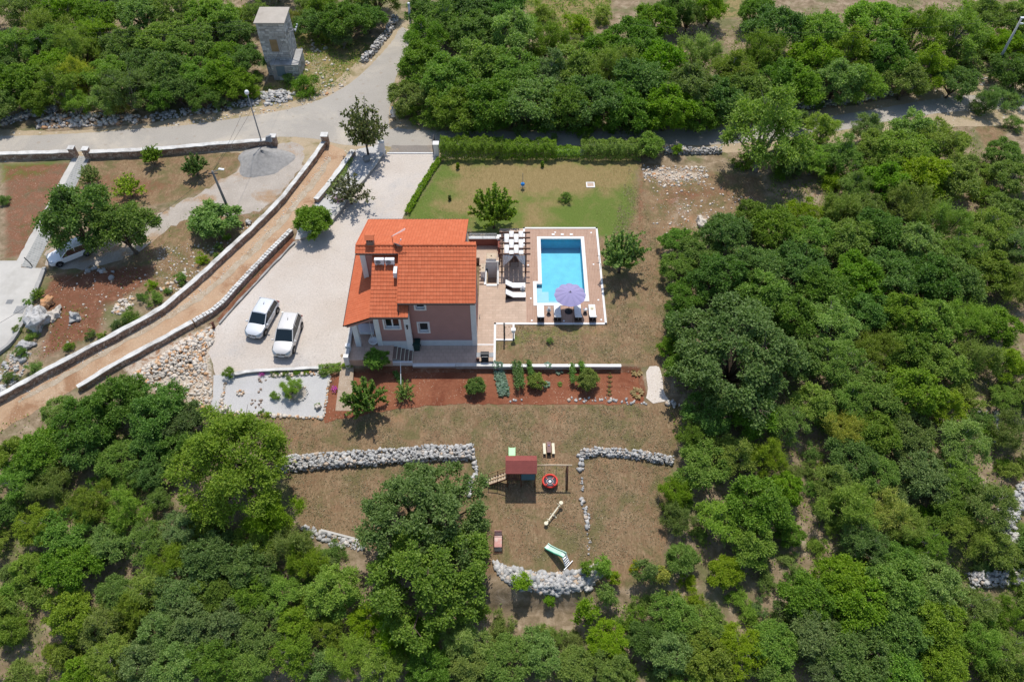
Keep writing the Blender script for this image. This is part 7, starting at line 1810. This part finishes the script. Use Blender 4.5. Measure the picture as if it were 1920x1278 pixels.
turf('lawn_grass', 'short green and straw coloured grass of the back lawn', [[(835, 300), (1190, 302), (1188, 400), (1170, 425), (1115, 424), (990, 424), (930, 430), (890, 425), (770, 405), (800, 350)]], 22000, .09, 'green_turf', 32)

# ------------------------------------------------------------------ playground
GZ = h1(.8, 30.9)
ps = thing('play_tower', 'wooden play tower with red roof, stairs and swing beam on the lower lawn', 'play tower', (.72, 31.3, GZ))
def pz(m, n, mat, **kw): o = m.build(n, mat, ps, **kw); o.location = (-.72, -31.3, -GZ); return o
A0, A1, B0, B1 = -.35, 1.8, 30.75, 31.9
for x in (A0, .72, A1):
    for y in (B0, B1): q = MB(); q.bb(x - .05, x + .05, y - .05, y + .05, GZ - .1, 1.2); pz(q, 'post', M['brown_wood'])
q = MB(); PZF = GZ + 1.1
for k in range(16): q.bb(A0 + k * .134, A0 + k * .134 + .12, B0 - .05, B1 + .05, PZF, PZF + .03)
o = pz(q, 'floor_boards', M['brown_wood']); tag(o, kind='stuff')
for (p0, p1, p2, p3) in (((-.5, 30.5, 1.18), (1.92, 30.5, 1.18), (1.92, 31.3, 1.74), (-.5, 31.3, 1.74)), ((1.92, 32.1, 1.18), (-.5, 32.1, 1.18), (-.5, 31.3, 1.74), (1.92, 31.3, 1.74))):
    p0, p1, p2, p3 = [Vector(p) for p in (p0, p1, p2, p3)]
    for k in range(6):
        a, b = k / 6, (k + 1.08) / 6; q = MB(); q.slab([p0.lerp(p3, a), p1.lerp(p2, a), p1.lerp(p2, b), p0.lerp(p3, b)], .025); pz(q, 'roof_board', plain('red_roof_board', (.255, .068, .056), .7, .1, 2) if 'rb' not in M else M['rb'])
        M['rb'] = bpy.data.materials['red_roof_board']
for x in (-.42, 1.84):
    q = MB(); q.add([(x, 30.6, 1.17), (x, 32.0, 1.17), (x, 31.3, 1.66), (x + .03, 30.6, 1.17), (x + .03, 32.0, 1.17), (x + .03, 31.3, 1.66)], [(0, 2, 1), (3, 4, 5), (0, 1, 4, 3), (1, 2, 5, 4), (2, 0, 3, 5)]); pz(q, 'gable', M['brown_wood'])
q = MB(); q.bb(.72, 1.78, B0 - .07, B0 - .04, PZF + .05, PZF + .95); pz(q, 'canvas_panel', M['teal'])
for z in (.25, .55, .85): q = MB(); q.bb(A0, .72, B0 - .07, B0 - .035, PZF + z - .06, PZF + z + .06); pz(q, 'railing_board', M['brown_wood'])
for k in range(6): q = MB(); q.bb(A0 + .12 + k * .16, A0 + .19 + k * .16, B1 + .02, B1 + .05, PZF, PZF + .9); pz(q, 'baluster', M['brown_wood'])
q = MB(); q.bb(.75, 1.76, 31.2, 31.6, GZ + .38, GZ + .42); pz(q, 'bench_board', M['honey_wood'])
q = MB(); q.bb(-.3, .1, 31.3, 31.6, GZ + .38, GZ + .42); pz(q, 'bench_board', M['honey_wood'])
# stairs on the left
s0, s1 = Vector((-.4, 31.05, PZF)), Vector((-1.9, 31.05, GZ + .05))
for y in (30.8, 31.4): q = MB(); q.bar((s0.x, y, s0.z), (s1.x, y, s1.z), .05, .14); pz(q, 'stringer', M['brown_wood'])
for k in range(7): f = (k + .5) / 7; p = s0.lerp(s1, f); q = MB(); q.bb(p.x - .1, p.x + .1, 30.8, 31.4, p.z, p.z + .03); pz(q, 'stair_tread', M['pale_wood'])
for y in (30.78, 31.42):
    q = MB(); q.bar((s0.x, y, s0.z + .7), (s1.x, y, s1.z + .7), .05, .07); pz(q, 'handrail', M['honey_wood'])
    for f in (.02, .5, .97): p = s0.lerp(s1, f); q = MB(); q.bar((p.x, y, p.z - .1 if f < .9 else GZ - .1), (p.x, y, p.z + .7), .05); pz(q, 'rail_post', M['brown_wood'])
# slide at the back
sl = [Vector((.0, B1 + .05, PZF + .05)), Vector((.0, B1 + .6, PZF - .25)), Vector((.0, B1 + 1.45, h1(0, B1 + 1.45) + .22)), Vector((.0, B1 + 2.15, h1(0, B1 + 2.15) + .14))]
q = MB()
for a, b in zip(sl[:-1], sl[1:]):
    q.slab([a + Vector((-.24, 0, 0)), a + Vector((.24, 0, 0)), b + Vector((.24, 0, 0)), b + Vector((-.24, 0, 0))], .03)
    for s_ in (-1, 1): q.bar(a + Vector((s_ * .25, 0, .05)), b + Vector((s_ * .25, 0, .05)), .04, .14)
pz(q, 'slide', M['pale_green'])
# swing beam and its frame
q = MB(); q.tube([(1.85, 31.3, 1.08), (3.0, 31.33, 1.1), (4.65, 31.3, 1.1)], .065, 10); pz(q, 'swing_beam', M['pale_wood'], smooth=True)
for (y, dx) in ((30.45, .05), (32.1, .05)): q = MB(); q.tube([(4.3, 31.3, 1.08), (4.3 + dx, y, GZ - .1)], .07, 10); pz(q, 'swing_leg', M['brown_wood'], smooth=True)
st_ = MB(); st_.bb(-2.35, -1.95, 30.85, 31.25, GZ - .02, GZ + .06); o = st_.build('paving_slab', M['concrete']); tag(o, 'pale paving slab at the foot of the play tower stairs', 'slab')
# nest swing
ns = thing('nest_swing', 'red ringed nest swing hanging from the play tower beam', 'swing', (3.0, 31.0, GZ + .45))
q = MB(); q.tube([(.56 * math.cos(2 * math.pi * k / 28), .56 * math.sin(2 * math.pi * k / 28), 0) for k in range(29)], .085, 10, False); q.build('ring', M['red_plastic'], ns, True)
q = MB(); q.lathe([(.52, -.02), (.3, -.06), (.02, -.08), (.02, -.1), (.3, -.08), (.52, -.04)], 26, cap=False); q.build('seat_mat', M['black_plastic'], ns, True)
q = MB(); q.tube([(.25 * math.cos(2 * math.pi * k / 20), .25 * math.sin(2 * math.pi * k / 20), -.055) for k in range(21)], .016, 6, False); q.lathe([(.13, -.068), (.11, -.05), (.02, -.045)], 7); q.build('white_emblem', M['white_cloth'], ns)
for k in range(4):
    a = math.pi / 4 + k * math.pi / 2; q = MB(); q.bar((.27 * math.cos(a), .27 * math.sin(a), -.045), (.5 * math.cos(a), .5 * math.sin(a), -.01), .05, .02); q.build('strap', M['red_plastic'], ns)
    q = MB(); q.tube([(.55 * math.cos(a), .55 * math.sin(a), .03), (.5 if math.cos(a) > 0 else -.5, .3, 1.1 - GZ - .45)], .009, 5); q.build('rope', M['dull_metal'], ns)
# bench set
kb = thing('picnic_table', 'brown table with two white benches attached on the lower lawn', 'picnic table', G(1029, 846), R(1))
q = MB(); q.bb(-.17, .17, -.38, .62, .46, .5); q.build('table_top', plain('mauve_brown_board', (.22, .13, .11), .7, .15, 3), kb)
for s_ in (-1, 1):
    q = MB(); q.bb(s_ * .36 - .11, s_ * .36 + .11, -.4, .6, .28, .32); q.build('bench_board', M['cream'], kb)
    for y in (-.3, .5): q = MB(); q.bb(s_ * .36 - .08, s_ * .36 + .08, y - .04, y + .04, 0, .28); q.build('leg', M['dark_metal'], kb)
for y in (-.3, .5): q = MB(); q.bb(-.12, .12, y - .04, y + .04, 0, .46); q.build('leg', M['dark_metal'], kb)
q = MB(); q.lathe([(.05, 0), (.06, .05), (.04, .08)], 10); o = q.build('purple_cup', M['lilac']); o.location = G(1029, 846) + Vector((0, .25, .505)); tag(o, 'small purple cup on the picnic table', 'cup')
# seesaw
a_, b_ = G(1023, 985), G(1052, 948); c_ = (a_ + b_) / 2; ang = math.atan2(b_.y - a_.y, b_.x - a_.x); L_ = (b_ - a_).length
sw = thing('seesaw', 'cream painted seesaw standing aslant on the lower lawn', 'seesaw', c_, ang)
q = MB(); q.bar((-L_ / 2, 0, .22), (L_ / 2, 0, .62), .1, .07); q.build('plank', M['cream'], sw)
for s_, z in ((-1, .28), (1, .68)):
    q = MB(); q.lathe([(.14, 0), (.17, .02), (.15, .05)], 12, (s_ * (L_ / 2 - .05), 0, z - .02)); q.build('seat', M['cream'], sw)
    q = MB(); q.tube([(s_ * (L_ / 2 - .35), -.17, z + .12), (s_ * (L_ / 2 - .35), .17, z + .12)], .02, 6); q.tube([(s_ * (L_ / 2 - .35), 0, z - .05), (s_ * (L_ / 2 - .35), 0, z + .12)], .02, 6); q.build('handle', M['cream'], sw)
q = MB(); q.bar((0, -.22, 0), (0, 0, .42), .06); q.bar((0, .22, 0), (0, 0, .42), .06); q.bar((0, -.3, .02), (0, .3, .02), .06); q.build('pivot', M['cream'], sw)
# mint slide
a_, b_ = G(1024, 1024), G(1060, 1056); ang = math.atan2(b_.y - a_.y, b_.x - a_.x); L_ = 1.9
ms = thing('garden_slide', 'small mint green slide with white ladder near the curved stone wall', 'slide', a_, ang)
pts = [(0, 0, .12), (.25, 0, .14), (1.0, 0, .55), (1.45, 0, .9), (1.75, 0, .95)]
q = MB()
for a, b in zip(pts[:-1], pts[1:]): q.slab([Vector(a) + Vector((0, .2, 0)), Vector(a) + Vector((0, -.2, 0)), Vector(b) + Vector((0, -.2, 0)), Vector(b) + Vector((0, .2, 0))], -.03)
q.build('chute', M['mint'], ms)
for s_ in (-1, 1):
    q = MB(); e_ = plain('green_rim_plastic', (.07, .38, .25), .4, .05, 2) if 'rim' not in M else M['rim']; M['rim'] = e_
    for a, b in zip(pts[:-1], pts[1:]): q.bar(Vector(a) + Vector((0, s_ * .22, .07)), Vector(b) + Vector((0, s_ * .22, .07 if b[0] < 1.6 else .2)), .05, .14)
    q.build('side_rim', M['mint'] if s_ > 0 else e_, ms)
    q = MB(); q.bar((1.75, s_ * .2, .95), (2.15, s_ * .24, -.03), .05); q.build('ladder_rail', M['white_metal'], ms)
for k in range(4): f = (k + .6) / 4.4; q = MB(); q.bar((1.75 + .4 * f, -.2, .95 - .95 * f), (1.75 + .4 * f, .2, .95 - .95 * f), .1, .04); q.build('rung', M['white_metal'], ms)
q = MB(); q.bar((2.2, -.5, .02), (2.2, .5, .02), .05); q.build('foot_bar', M['white_metal'], ms)
# faded red swing seat
b_ = G(934, 1036); fs2 = thing('swing_chair', 'faded red double swing seat with thin metal frame by the playground oak', 'swing', b_)
q = MB(); q.bb(-.28, .28, .75, 1.15, .55, .6); q.build('seat', M['faded_red'], fs2); q = MB(); q.slab([(-.28, .25, .5), (.28, .25, .5), (.28, .8, .62), (-.28, .8, .62)], .05); q.build('foot_rest', M['faded_red'], fs2)
q = MB(); q.slab([(-.28, 1.15, .6), (.28, 1.15, .6), (.28, 1.3, 1.05), (-.28, 1.3, 1.05)], .04); q.build('seat_back', M['faded_red'], fs2)
for s_ in (-1, 1):
    q = MB(); q.tube([(s_ * .32, .0, 0), (s_ * .32, .6, 1.5), (s_ * .32, 1.5, 0)], .022, 6); q.build('side_frame', M['rust'], fs2)
    q = MB(); q.tube([(s_ * .3, .62, 1.5), (s_ * .29, .8, .58)], .012, 5); q.build('hanger', M['rust'], fs2)
for (y, z) in ((0, .02), (1.5, .02), (.6, 1.5)): q = MB(); q.tube([(-.5 if y == 1.5 else -.32, y, z), (.32, y, z)], .022, 6); q.build('cross_bar', M['rust'], fs2)
q = MB(); q.slab([(-.28, .1, .12), (.28, .1, .12), (.28, .55, .12), (-.28, .55, .12)], .03); q.build('platform', M['pale_wood'], fs2)

# ------------------------------------------------------------------ cars
def car_paint(name, c, metal):
    t = NT(name); return t.done(t.pbr(c, 0.28, 0.5, metal, None, Coat_Weight=0.6, Coat_Roughness=0.05))
M['car_silver'] = car_paint('pale_silver_car_paint', (0.62, 0.64, 0.66), 0.1)
M['car_white'] = car_paint('white_car_paint', (0.75, 0.75, 0.75), 0.0)
M['car_champ'] = car_paint('champagne_white_car_paint', (0.63, 0.61, 0.58), 0.1)
M['car_glass'] = plain('dark_car_glass', (0.010, 0.018, 0.022), 0.05, 0.05, 2, spec=0.7)
M['head'] = plain('headlight_glass', (0.22, 0.26, 0.29), 0.1, 0.1, 5, spec=0.7)
M['tail'] = plain('red_tail_light', (0.30, 0.01, 0.01), 0.2, 0.05, 5)
M['alloy'] = plain('alloy_rim', (0.32, 0.32, 0.33), 0.35, 0.15, 8, metal=0.7)
def car(name, label, front, rear, wid, hgt, L, paint, suv, seed):
    """front and rear: ground points of the middle of the axles"""
    c = (front + rear) / 2; d = front - rear; ang = math.atan2(d.y, d.x)
    t_ = thing(name, label, 'car', (c.x, c.y, h1(c.x, c.y) + .015), ang, 'parked cars')
    wb = L * .615; w2 = wid / 2; fx = wb / 2 + L * .195; rx = -wb / 2 - L * .19
    belt = hgt * (.60 if suv else .59); hood = hgt * (.60 if suv else .585); sill = .24 if suv else .19
    # stations: x, half width, lower z, belt z, centre top z
    S = [(rx, .80, sill + .22, belt * .80, belt * .84), (rx + .05, .90, sill + .06, belt * .93, belt * .97), (rx + .28, .965, sill, belt * .99, belt * 1.03), (-wb / 2 + .1, 1.0, sill, belt, belt * 1.04), (0, 1.0, sill - .02, belt * .985, belt * 1.02),
         (wb * .27, .995, sill - .02, belt * .97, hood * 1.04), (wb / 2 - .1, .985, sill, belt * .915, hood * 1.0), (wb / 2 + L * .09, .955, sill + .02, belt * .84, hood * .95), (fx - .14, .86, sill + .04, belt * .72, hood * .83), (fx - .02, .72, sill + .1, belt * .60, hood * .68), (fx, .62, sill + .16, belt * .5, hood * .56)]
    vs_ = []; K = 13
    for (x, wf, z0, zb, zt) in S:
        w_ = w2 * wf; half = [(w_ * .86, z0), (w_ * .985, z0 + .1), (w_, (z0 + zb) * .5), (w_ * .975, zb * .93), (w_ * .91, zb + (zt - zb) * .35), (w_ * .72, zb + (zt - zb) * .8)]
        ring = [(-y, z) for y, z in half] + [(0, zt)] + [(y, z) for y, z in reversed(half)]
        vs_ += [(x, y, z) for y, z in ring]
    n_ = len(S); fs_ = []
    for i in range(n_ - 1):
        for k in range(K - 1): fs_.append((i * K + k, (i + 1) * K + k, (i + 1) * K + k + 1, i * K + k + 1))
        fs_.append((i * K + K - 1, (i + 1) * K + K - 1, (i + 1) * K, i * K))
    fs_.append(tuple(range(K))); fs_.append(tuple(reversed(range((n_ - 1) * K, n_ * K))))
    q = MB(); q.add(vs_, fs_); o = q.build('body', paint, t_, True); sb = o.modifiers.new('s', 'SUBSURF'); sb.levels = 2; sb.render_levels = 2
    # cabin glass
    x_wb, x_wt = wb * .37, wb * .05; x_rt, x_rb = rx + (.42 if suv else .5), rx + .12
    zc = belt * .985; zr = hgt - .04
    G_ = [(x_wb, w2 * .86, zc, zc), (x_wt, w2 * .87, zc, zr - .015), (-wb * .2, w2 * .88, zc, zr), (x_rt, w2 * .85, zc, zr - .05), (x_rb, w2 * .83, zc, zc + .03)]
    vs_ = []
    for (x, wl_, z0, z1) in G_: vs_ += [(x, -wl_ * 1.07, z0), (x, -wl_ * (1.07 - .20 * (z1 - z0) / (zr - zc)), z1), (x, wl_ * (1.07 - .20 * (z1 - z0) / (zr - zc)), z1), (x, wl_ * 1.07, z0)]
    fs_ = []
    for i in range(4):
        for k in range(3): fs_.append((i * 4 + k, (i + 1) * 4 + k, (i + 1) * 4 + k + 1, i * 4 + k + 1))
    q = MB(); q.add(vs_, fs_); q.build('cabin_glass', M['car_glass'], t_, False)
    # roof panel and pillars
    wr = w2 * .87 * .875
    def cam_(y): return .05 * (1 - (y / wr) ** 2)
    xs_ = [x_wt + .02, x_wt - .12, -wb * .2, x_rt + .1, x_rt - .12]; zs_ = [zr - .03, zr + .005, zr + .02, zr - .02, zr - .08]
    q = MB(); vs_ = []; ny_ = 9
    for x, z in zip(xs_, zs_):
        for j in range(ny_): y = -wr * 1.03 + 2 * wr * 1.03 * j / (ny_ - 1); vs_.append((x, y, z + cam_(y) * .8))
    q.add(vs_, [(i * ny_ + j, i * ny_ + j + 1, (i + 1) * ny_ + j + 1, (i + 1) * ny_ + j) for i in range(4) for j in range(ny_ - 1)]); o = q.build('roof', paint, t_, True); so = o.modifiers.new('t', 'SOLIDIFY'); so.thickness = .05; so.offset = -1
    for s_ in (-1, 1):
        for (xb_, xt_, w_) in ((x_wb + .02, x_wt - .02, .07), (-wb * .16, -wb * .18, .06), (x_rb + .16, x_rt - .02, .16)):
            q = MB(); q.bar((xb_, s_ * w2 * .88, zc - .01), (xt_, s_ * wr * 1.02, zr), w_, .05); q.build('pillar', paint, t_)
        q = MB(); q.box((x_wb - .12, s_ * (w2 + .1), belt * 1.03), (.12, .2, .13)); q.build('mirror', paint, t_, bevel=.03)
        q = MB(); q.add([(fx - .02, s_ * w2 * .40, hood * .74), (fx - .1, s_ * w2 * .74, hood * .76), (fx - .42, s_ * w2 * .935, hood * .86), (fx - .30, s_ * w2 * .80, hood * .90), (fx - .05, s_ * w2 * .45, hood * .80)], [(0, 1, 2, 3, 4) if s_ > 0 else (4, 3, 2, 1, 0)]); o = q.build('headlight', M['head'], t_); so = o.modifiers.new('t', 'SOLIDIFY'); so.thickness = .06; so.offset = 0
        q = MB(); q.box((rx + .07, s_ * w2 * .8, belt * .86), (.1, .26, .14)); q.build('tail_light', M['tail'], t_, bevel=.03)
        for k, x in enumerate((-.05, -wb * .3)): q = MB(); q.box((x, s_ * (w2 * .985), belt * .86), (.18, .03, .03)); q.build('door_handle', paint, t_)
        for x in (wb / 2, -wb / 2):
            rad = .345 if suv else .315
            wh = bpy.data.objects.new('wheel', None); col.objects.link(wh); wh.parent = t_; wh.location = (x, s_ * (w2 - .1), rad)
            q = MB(); q.lathe([(rad * .62, -.11), (rad * .95, -.11), (rad, -.07), (rad, .07), (rad * .95, .11), (rad * .62, .11)], 24); o = q.build('tyre', M['rubber'], wh, True); o.rotation_euler = (R(90), 0, 0)
            q = MB(); q.lathe([(rad * .64, -.09), (rad * .64, .09), (rad * .55, .06)], 20)
            for k in range(5): a = k * 1.2566; q.bar((0, 0, .1), (rad * .6 * math.cos(a), rad * .6 * math.sin(a), .1), .07, .03)
            o = q.build('rim', M['alloy'], wh); o.rotation_euler = (R(-90 * s_), 0, 0)
            q = MB(); q.tube([(x + (rad + .04) * math.cos(a), s_ * (w2 * .985), rad + (rad + .04) * math.sin(a)) for a in [k * math.pi / 12 for k in range(13)]], .035, 6); q.build('wheel_arch', M['rubber'], t_)
        if suv:
            q = MB(); q.tube([(x_wt - .1, s_ * wr * .93, zr + .05), (-wb * .2, s_ * wr * .95, zr + .09), (x_rt, s_ * wr * .93, zr + .02)], .02, 6); q.build('roof_rail', M['grey_metal'], t_)
            q = MB(); q.bar((x_wt - .15, s_ * wr * .35, zr + .048), (x_rt + .1, s_ * wr * .35, zr + .03), .05, .02); q.build('roof_rib', paint, t_)
    q = MB(); q.box((fx - .03, 0, hood * .66), (.08, wid * .42, .12)); q.build('grille', M['dark_metal'], t_, bevel=.02)
    q = MB(); q.box((fx + .01, 0, hood * .44), (.03, .5, .11)); q.build('number_plate', M['white_metal'], t_)
    q = MB(); q.box((fx - .06, 0, sill + .12), (.14, wid * .62, .12)); q.build('lower_grille', M['dark_metal'], t_, bevel=.02)
    q = MB(); q.tube([(-wb * .33, 0, zr + .06), (-wb * .42, 0, zr + .17)], [.025, .01], 6); q.build('roof_aerial', M['dark_metal'], t_)
    q = MB(); q.lathe([(.07, 0), (.06, .012)], 14); o = q.build('bonnet_badge', M['grey_metal'], t_); o.location = (fx + .005, 0, hood * .73); o.rotation_euler = (0, R(80), 0)
def axle(u, v, side, wid, d):
    p = P(u, v, .3); p.z = 0; n_ = Vector((-d.y, d.x, 0)).normalized(); return p + n_ * side * (wid / 2 - .02)
fr, rr = P(551.5, 655.5, .33), P(566, 611, .33); dd_ = fr - rr
car('parked_suv', 'champagne white off-roader with roof rails, nearer of the two cars on the driveway', axle(551.5, 655.5, -1, 1.83, dd_), axle(566, 611, -1, 1.83, dd_), 1.83, 1.66, 4.45, M['car_champ'], True, 1)
fr, rr = P(498.5, 622.5, .3), P(520, 583.5, .3); dd_ = fr - rr
car('parked_hatchback', 'silvery white hatchback, farther of the two cars on the driveway', axle(498.5, 622.5, -1, 1.78, dd_), axle(520, 583.5, -1, 1.78, dd_), 1.78, 1.47, 4.25, M['car_silver'], False, 2)
fr, rr = P(114, 496, .3), P(163, 476.5, .3); dd_ = fr - rr
car('parked_hatchback', 'white hatchback half hidden under the broad trees on the left plot', axle(114, 496, -1, 1.75, dd_), axle(163, 476.5, -1, 1.75, dd_), 1.75, 1.48, 4.2, M['car_white'], False, 3)

# ------------------------------------------------------------------ person at the road junction
def person(u, v):
    b = G(u, v); t_ = thing('person', 'person in a long white shirt and pale cap standing at the road junction', 'person', b, R(200))
    J = [((0, 0, .95), .15), ((0, 0, 1.2), .15), ((0, 0, 1.42), .14), ((0, 0, 1.52), .055), ((0, 0.02, 1.62), .09), ((0, .02, 1.72), .095),
         ((.2, 0, 1.42), .06), ((.27, .02, 1.15), .05), ((.24, .14, .93), .038), ((.23, .2, .85), .035), ((-.2, 0, 1.42), .06), ((-.27, .02, 1.15), .05), ((-.24, .1, .92), .038), ((-.23, .14, .84), .035),
         ((.1, 0, .9), .1), ((.11, .03, .5), .065), ((.11, -.01, .09), .045), ((.12, .14, .04), .04), ((-.1, 0, .9), .1), ((-.11, .0, .5), .065), ((-.11, -.03, .09), .045), ((-.12, .12, .04), .04)]
    E = [(0, 1), (1, 2), (2, 3), (3, 4), (4, 5), (2, 6), (6, 7), (7, 8), (8, 9), (2, 10), (10, 11), (11, 12), (12, 13), (0, 14), (14, 15), (15, 16), (16, 17), (0, 18), (18, 19), (19, 20), (20, 21)]
    t = NT('skin_and_trousers'); sp = t.n('ShaderNodeSeparateXYZ'); t.l(t.coord(), sp.inputs[0])
    c = t.ramp(t.math('DIVIDE', sp.outputs[2], 1.9), [(0, (.03, .02, .018)), (.05, (.075, .035, .025)), (.45, (.36, .2, .14))], 'CONSTANT'); m = t.done(t.pbr(c, .7, .3))
    me = bpy.data.meshes.new('body'); me.from_pydata([j[0] for j in J], E, []); me.materials.append(m); o = link('body', me, t_)
    md = o.modifiers.new('skin', 'SKIN'); md.use_smooth_shade = True
    for i, sv in enumerate(me.skin_vertices[0].data): sv.radius = (J[i][1], J[i][1]); sv.use_root = (i == 0)
    sb = o.modifiers.new('s', 'SUBSURF'); sb.levels = 2; sb.render_levels = 2
    q = MB(); q.lathe([(.27, .55), (.25, .75), (.23, .95), (.24, 1.2), (.24, 1.38), (.12, 1.5), (.07, 1.53)], 18); o = q.build('shirt', M['white_cloth'], t_, True); o.scale = (1, .72, 1)
    for s_ in (-1, 1): q = MB(); q.tube([(s_ * .19, 0, 1.43), (s_ * .275, .02, 1.15), (s_ * .25, .12, .98)], [.085, .07, .06], 10); q.build('sleeve', M['white_cloth'], t_, True)
    q = MB(); q.lathe([(.115, 0), (.12, .05), (.08, .11), (.01, .13)], 14, (0, .02, 1.71)); q.box((0, .14, 1.72), (.16, .12, .02)); q.build('cap', plain('pale_blue_cap', (.5, .58, .68), .8), t_, True)
    q = MB(); q.lathe([(.1, 0), (.105, .06), (.1, .12)], 12, (0, -.005, 1.6)); o = q.build('hair', M['bark'], t_, True); o.scale = (1, .9, 1)
    q = MB(); q.box((0, .12, 1.66), (.02, .03, .035)); q.build('nose', m, t_)
person(739, 226)
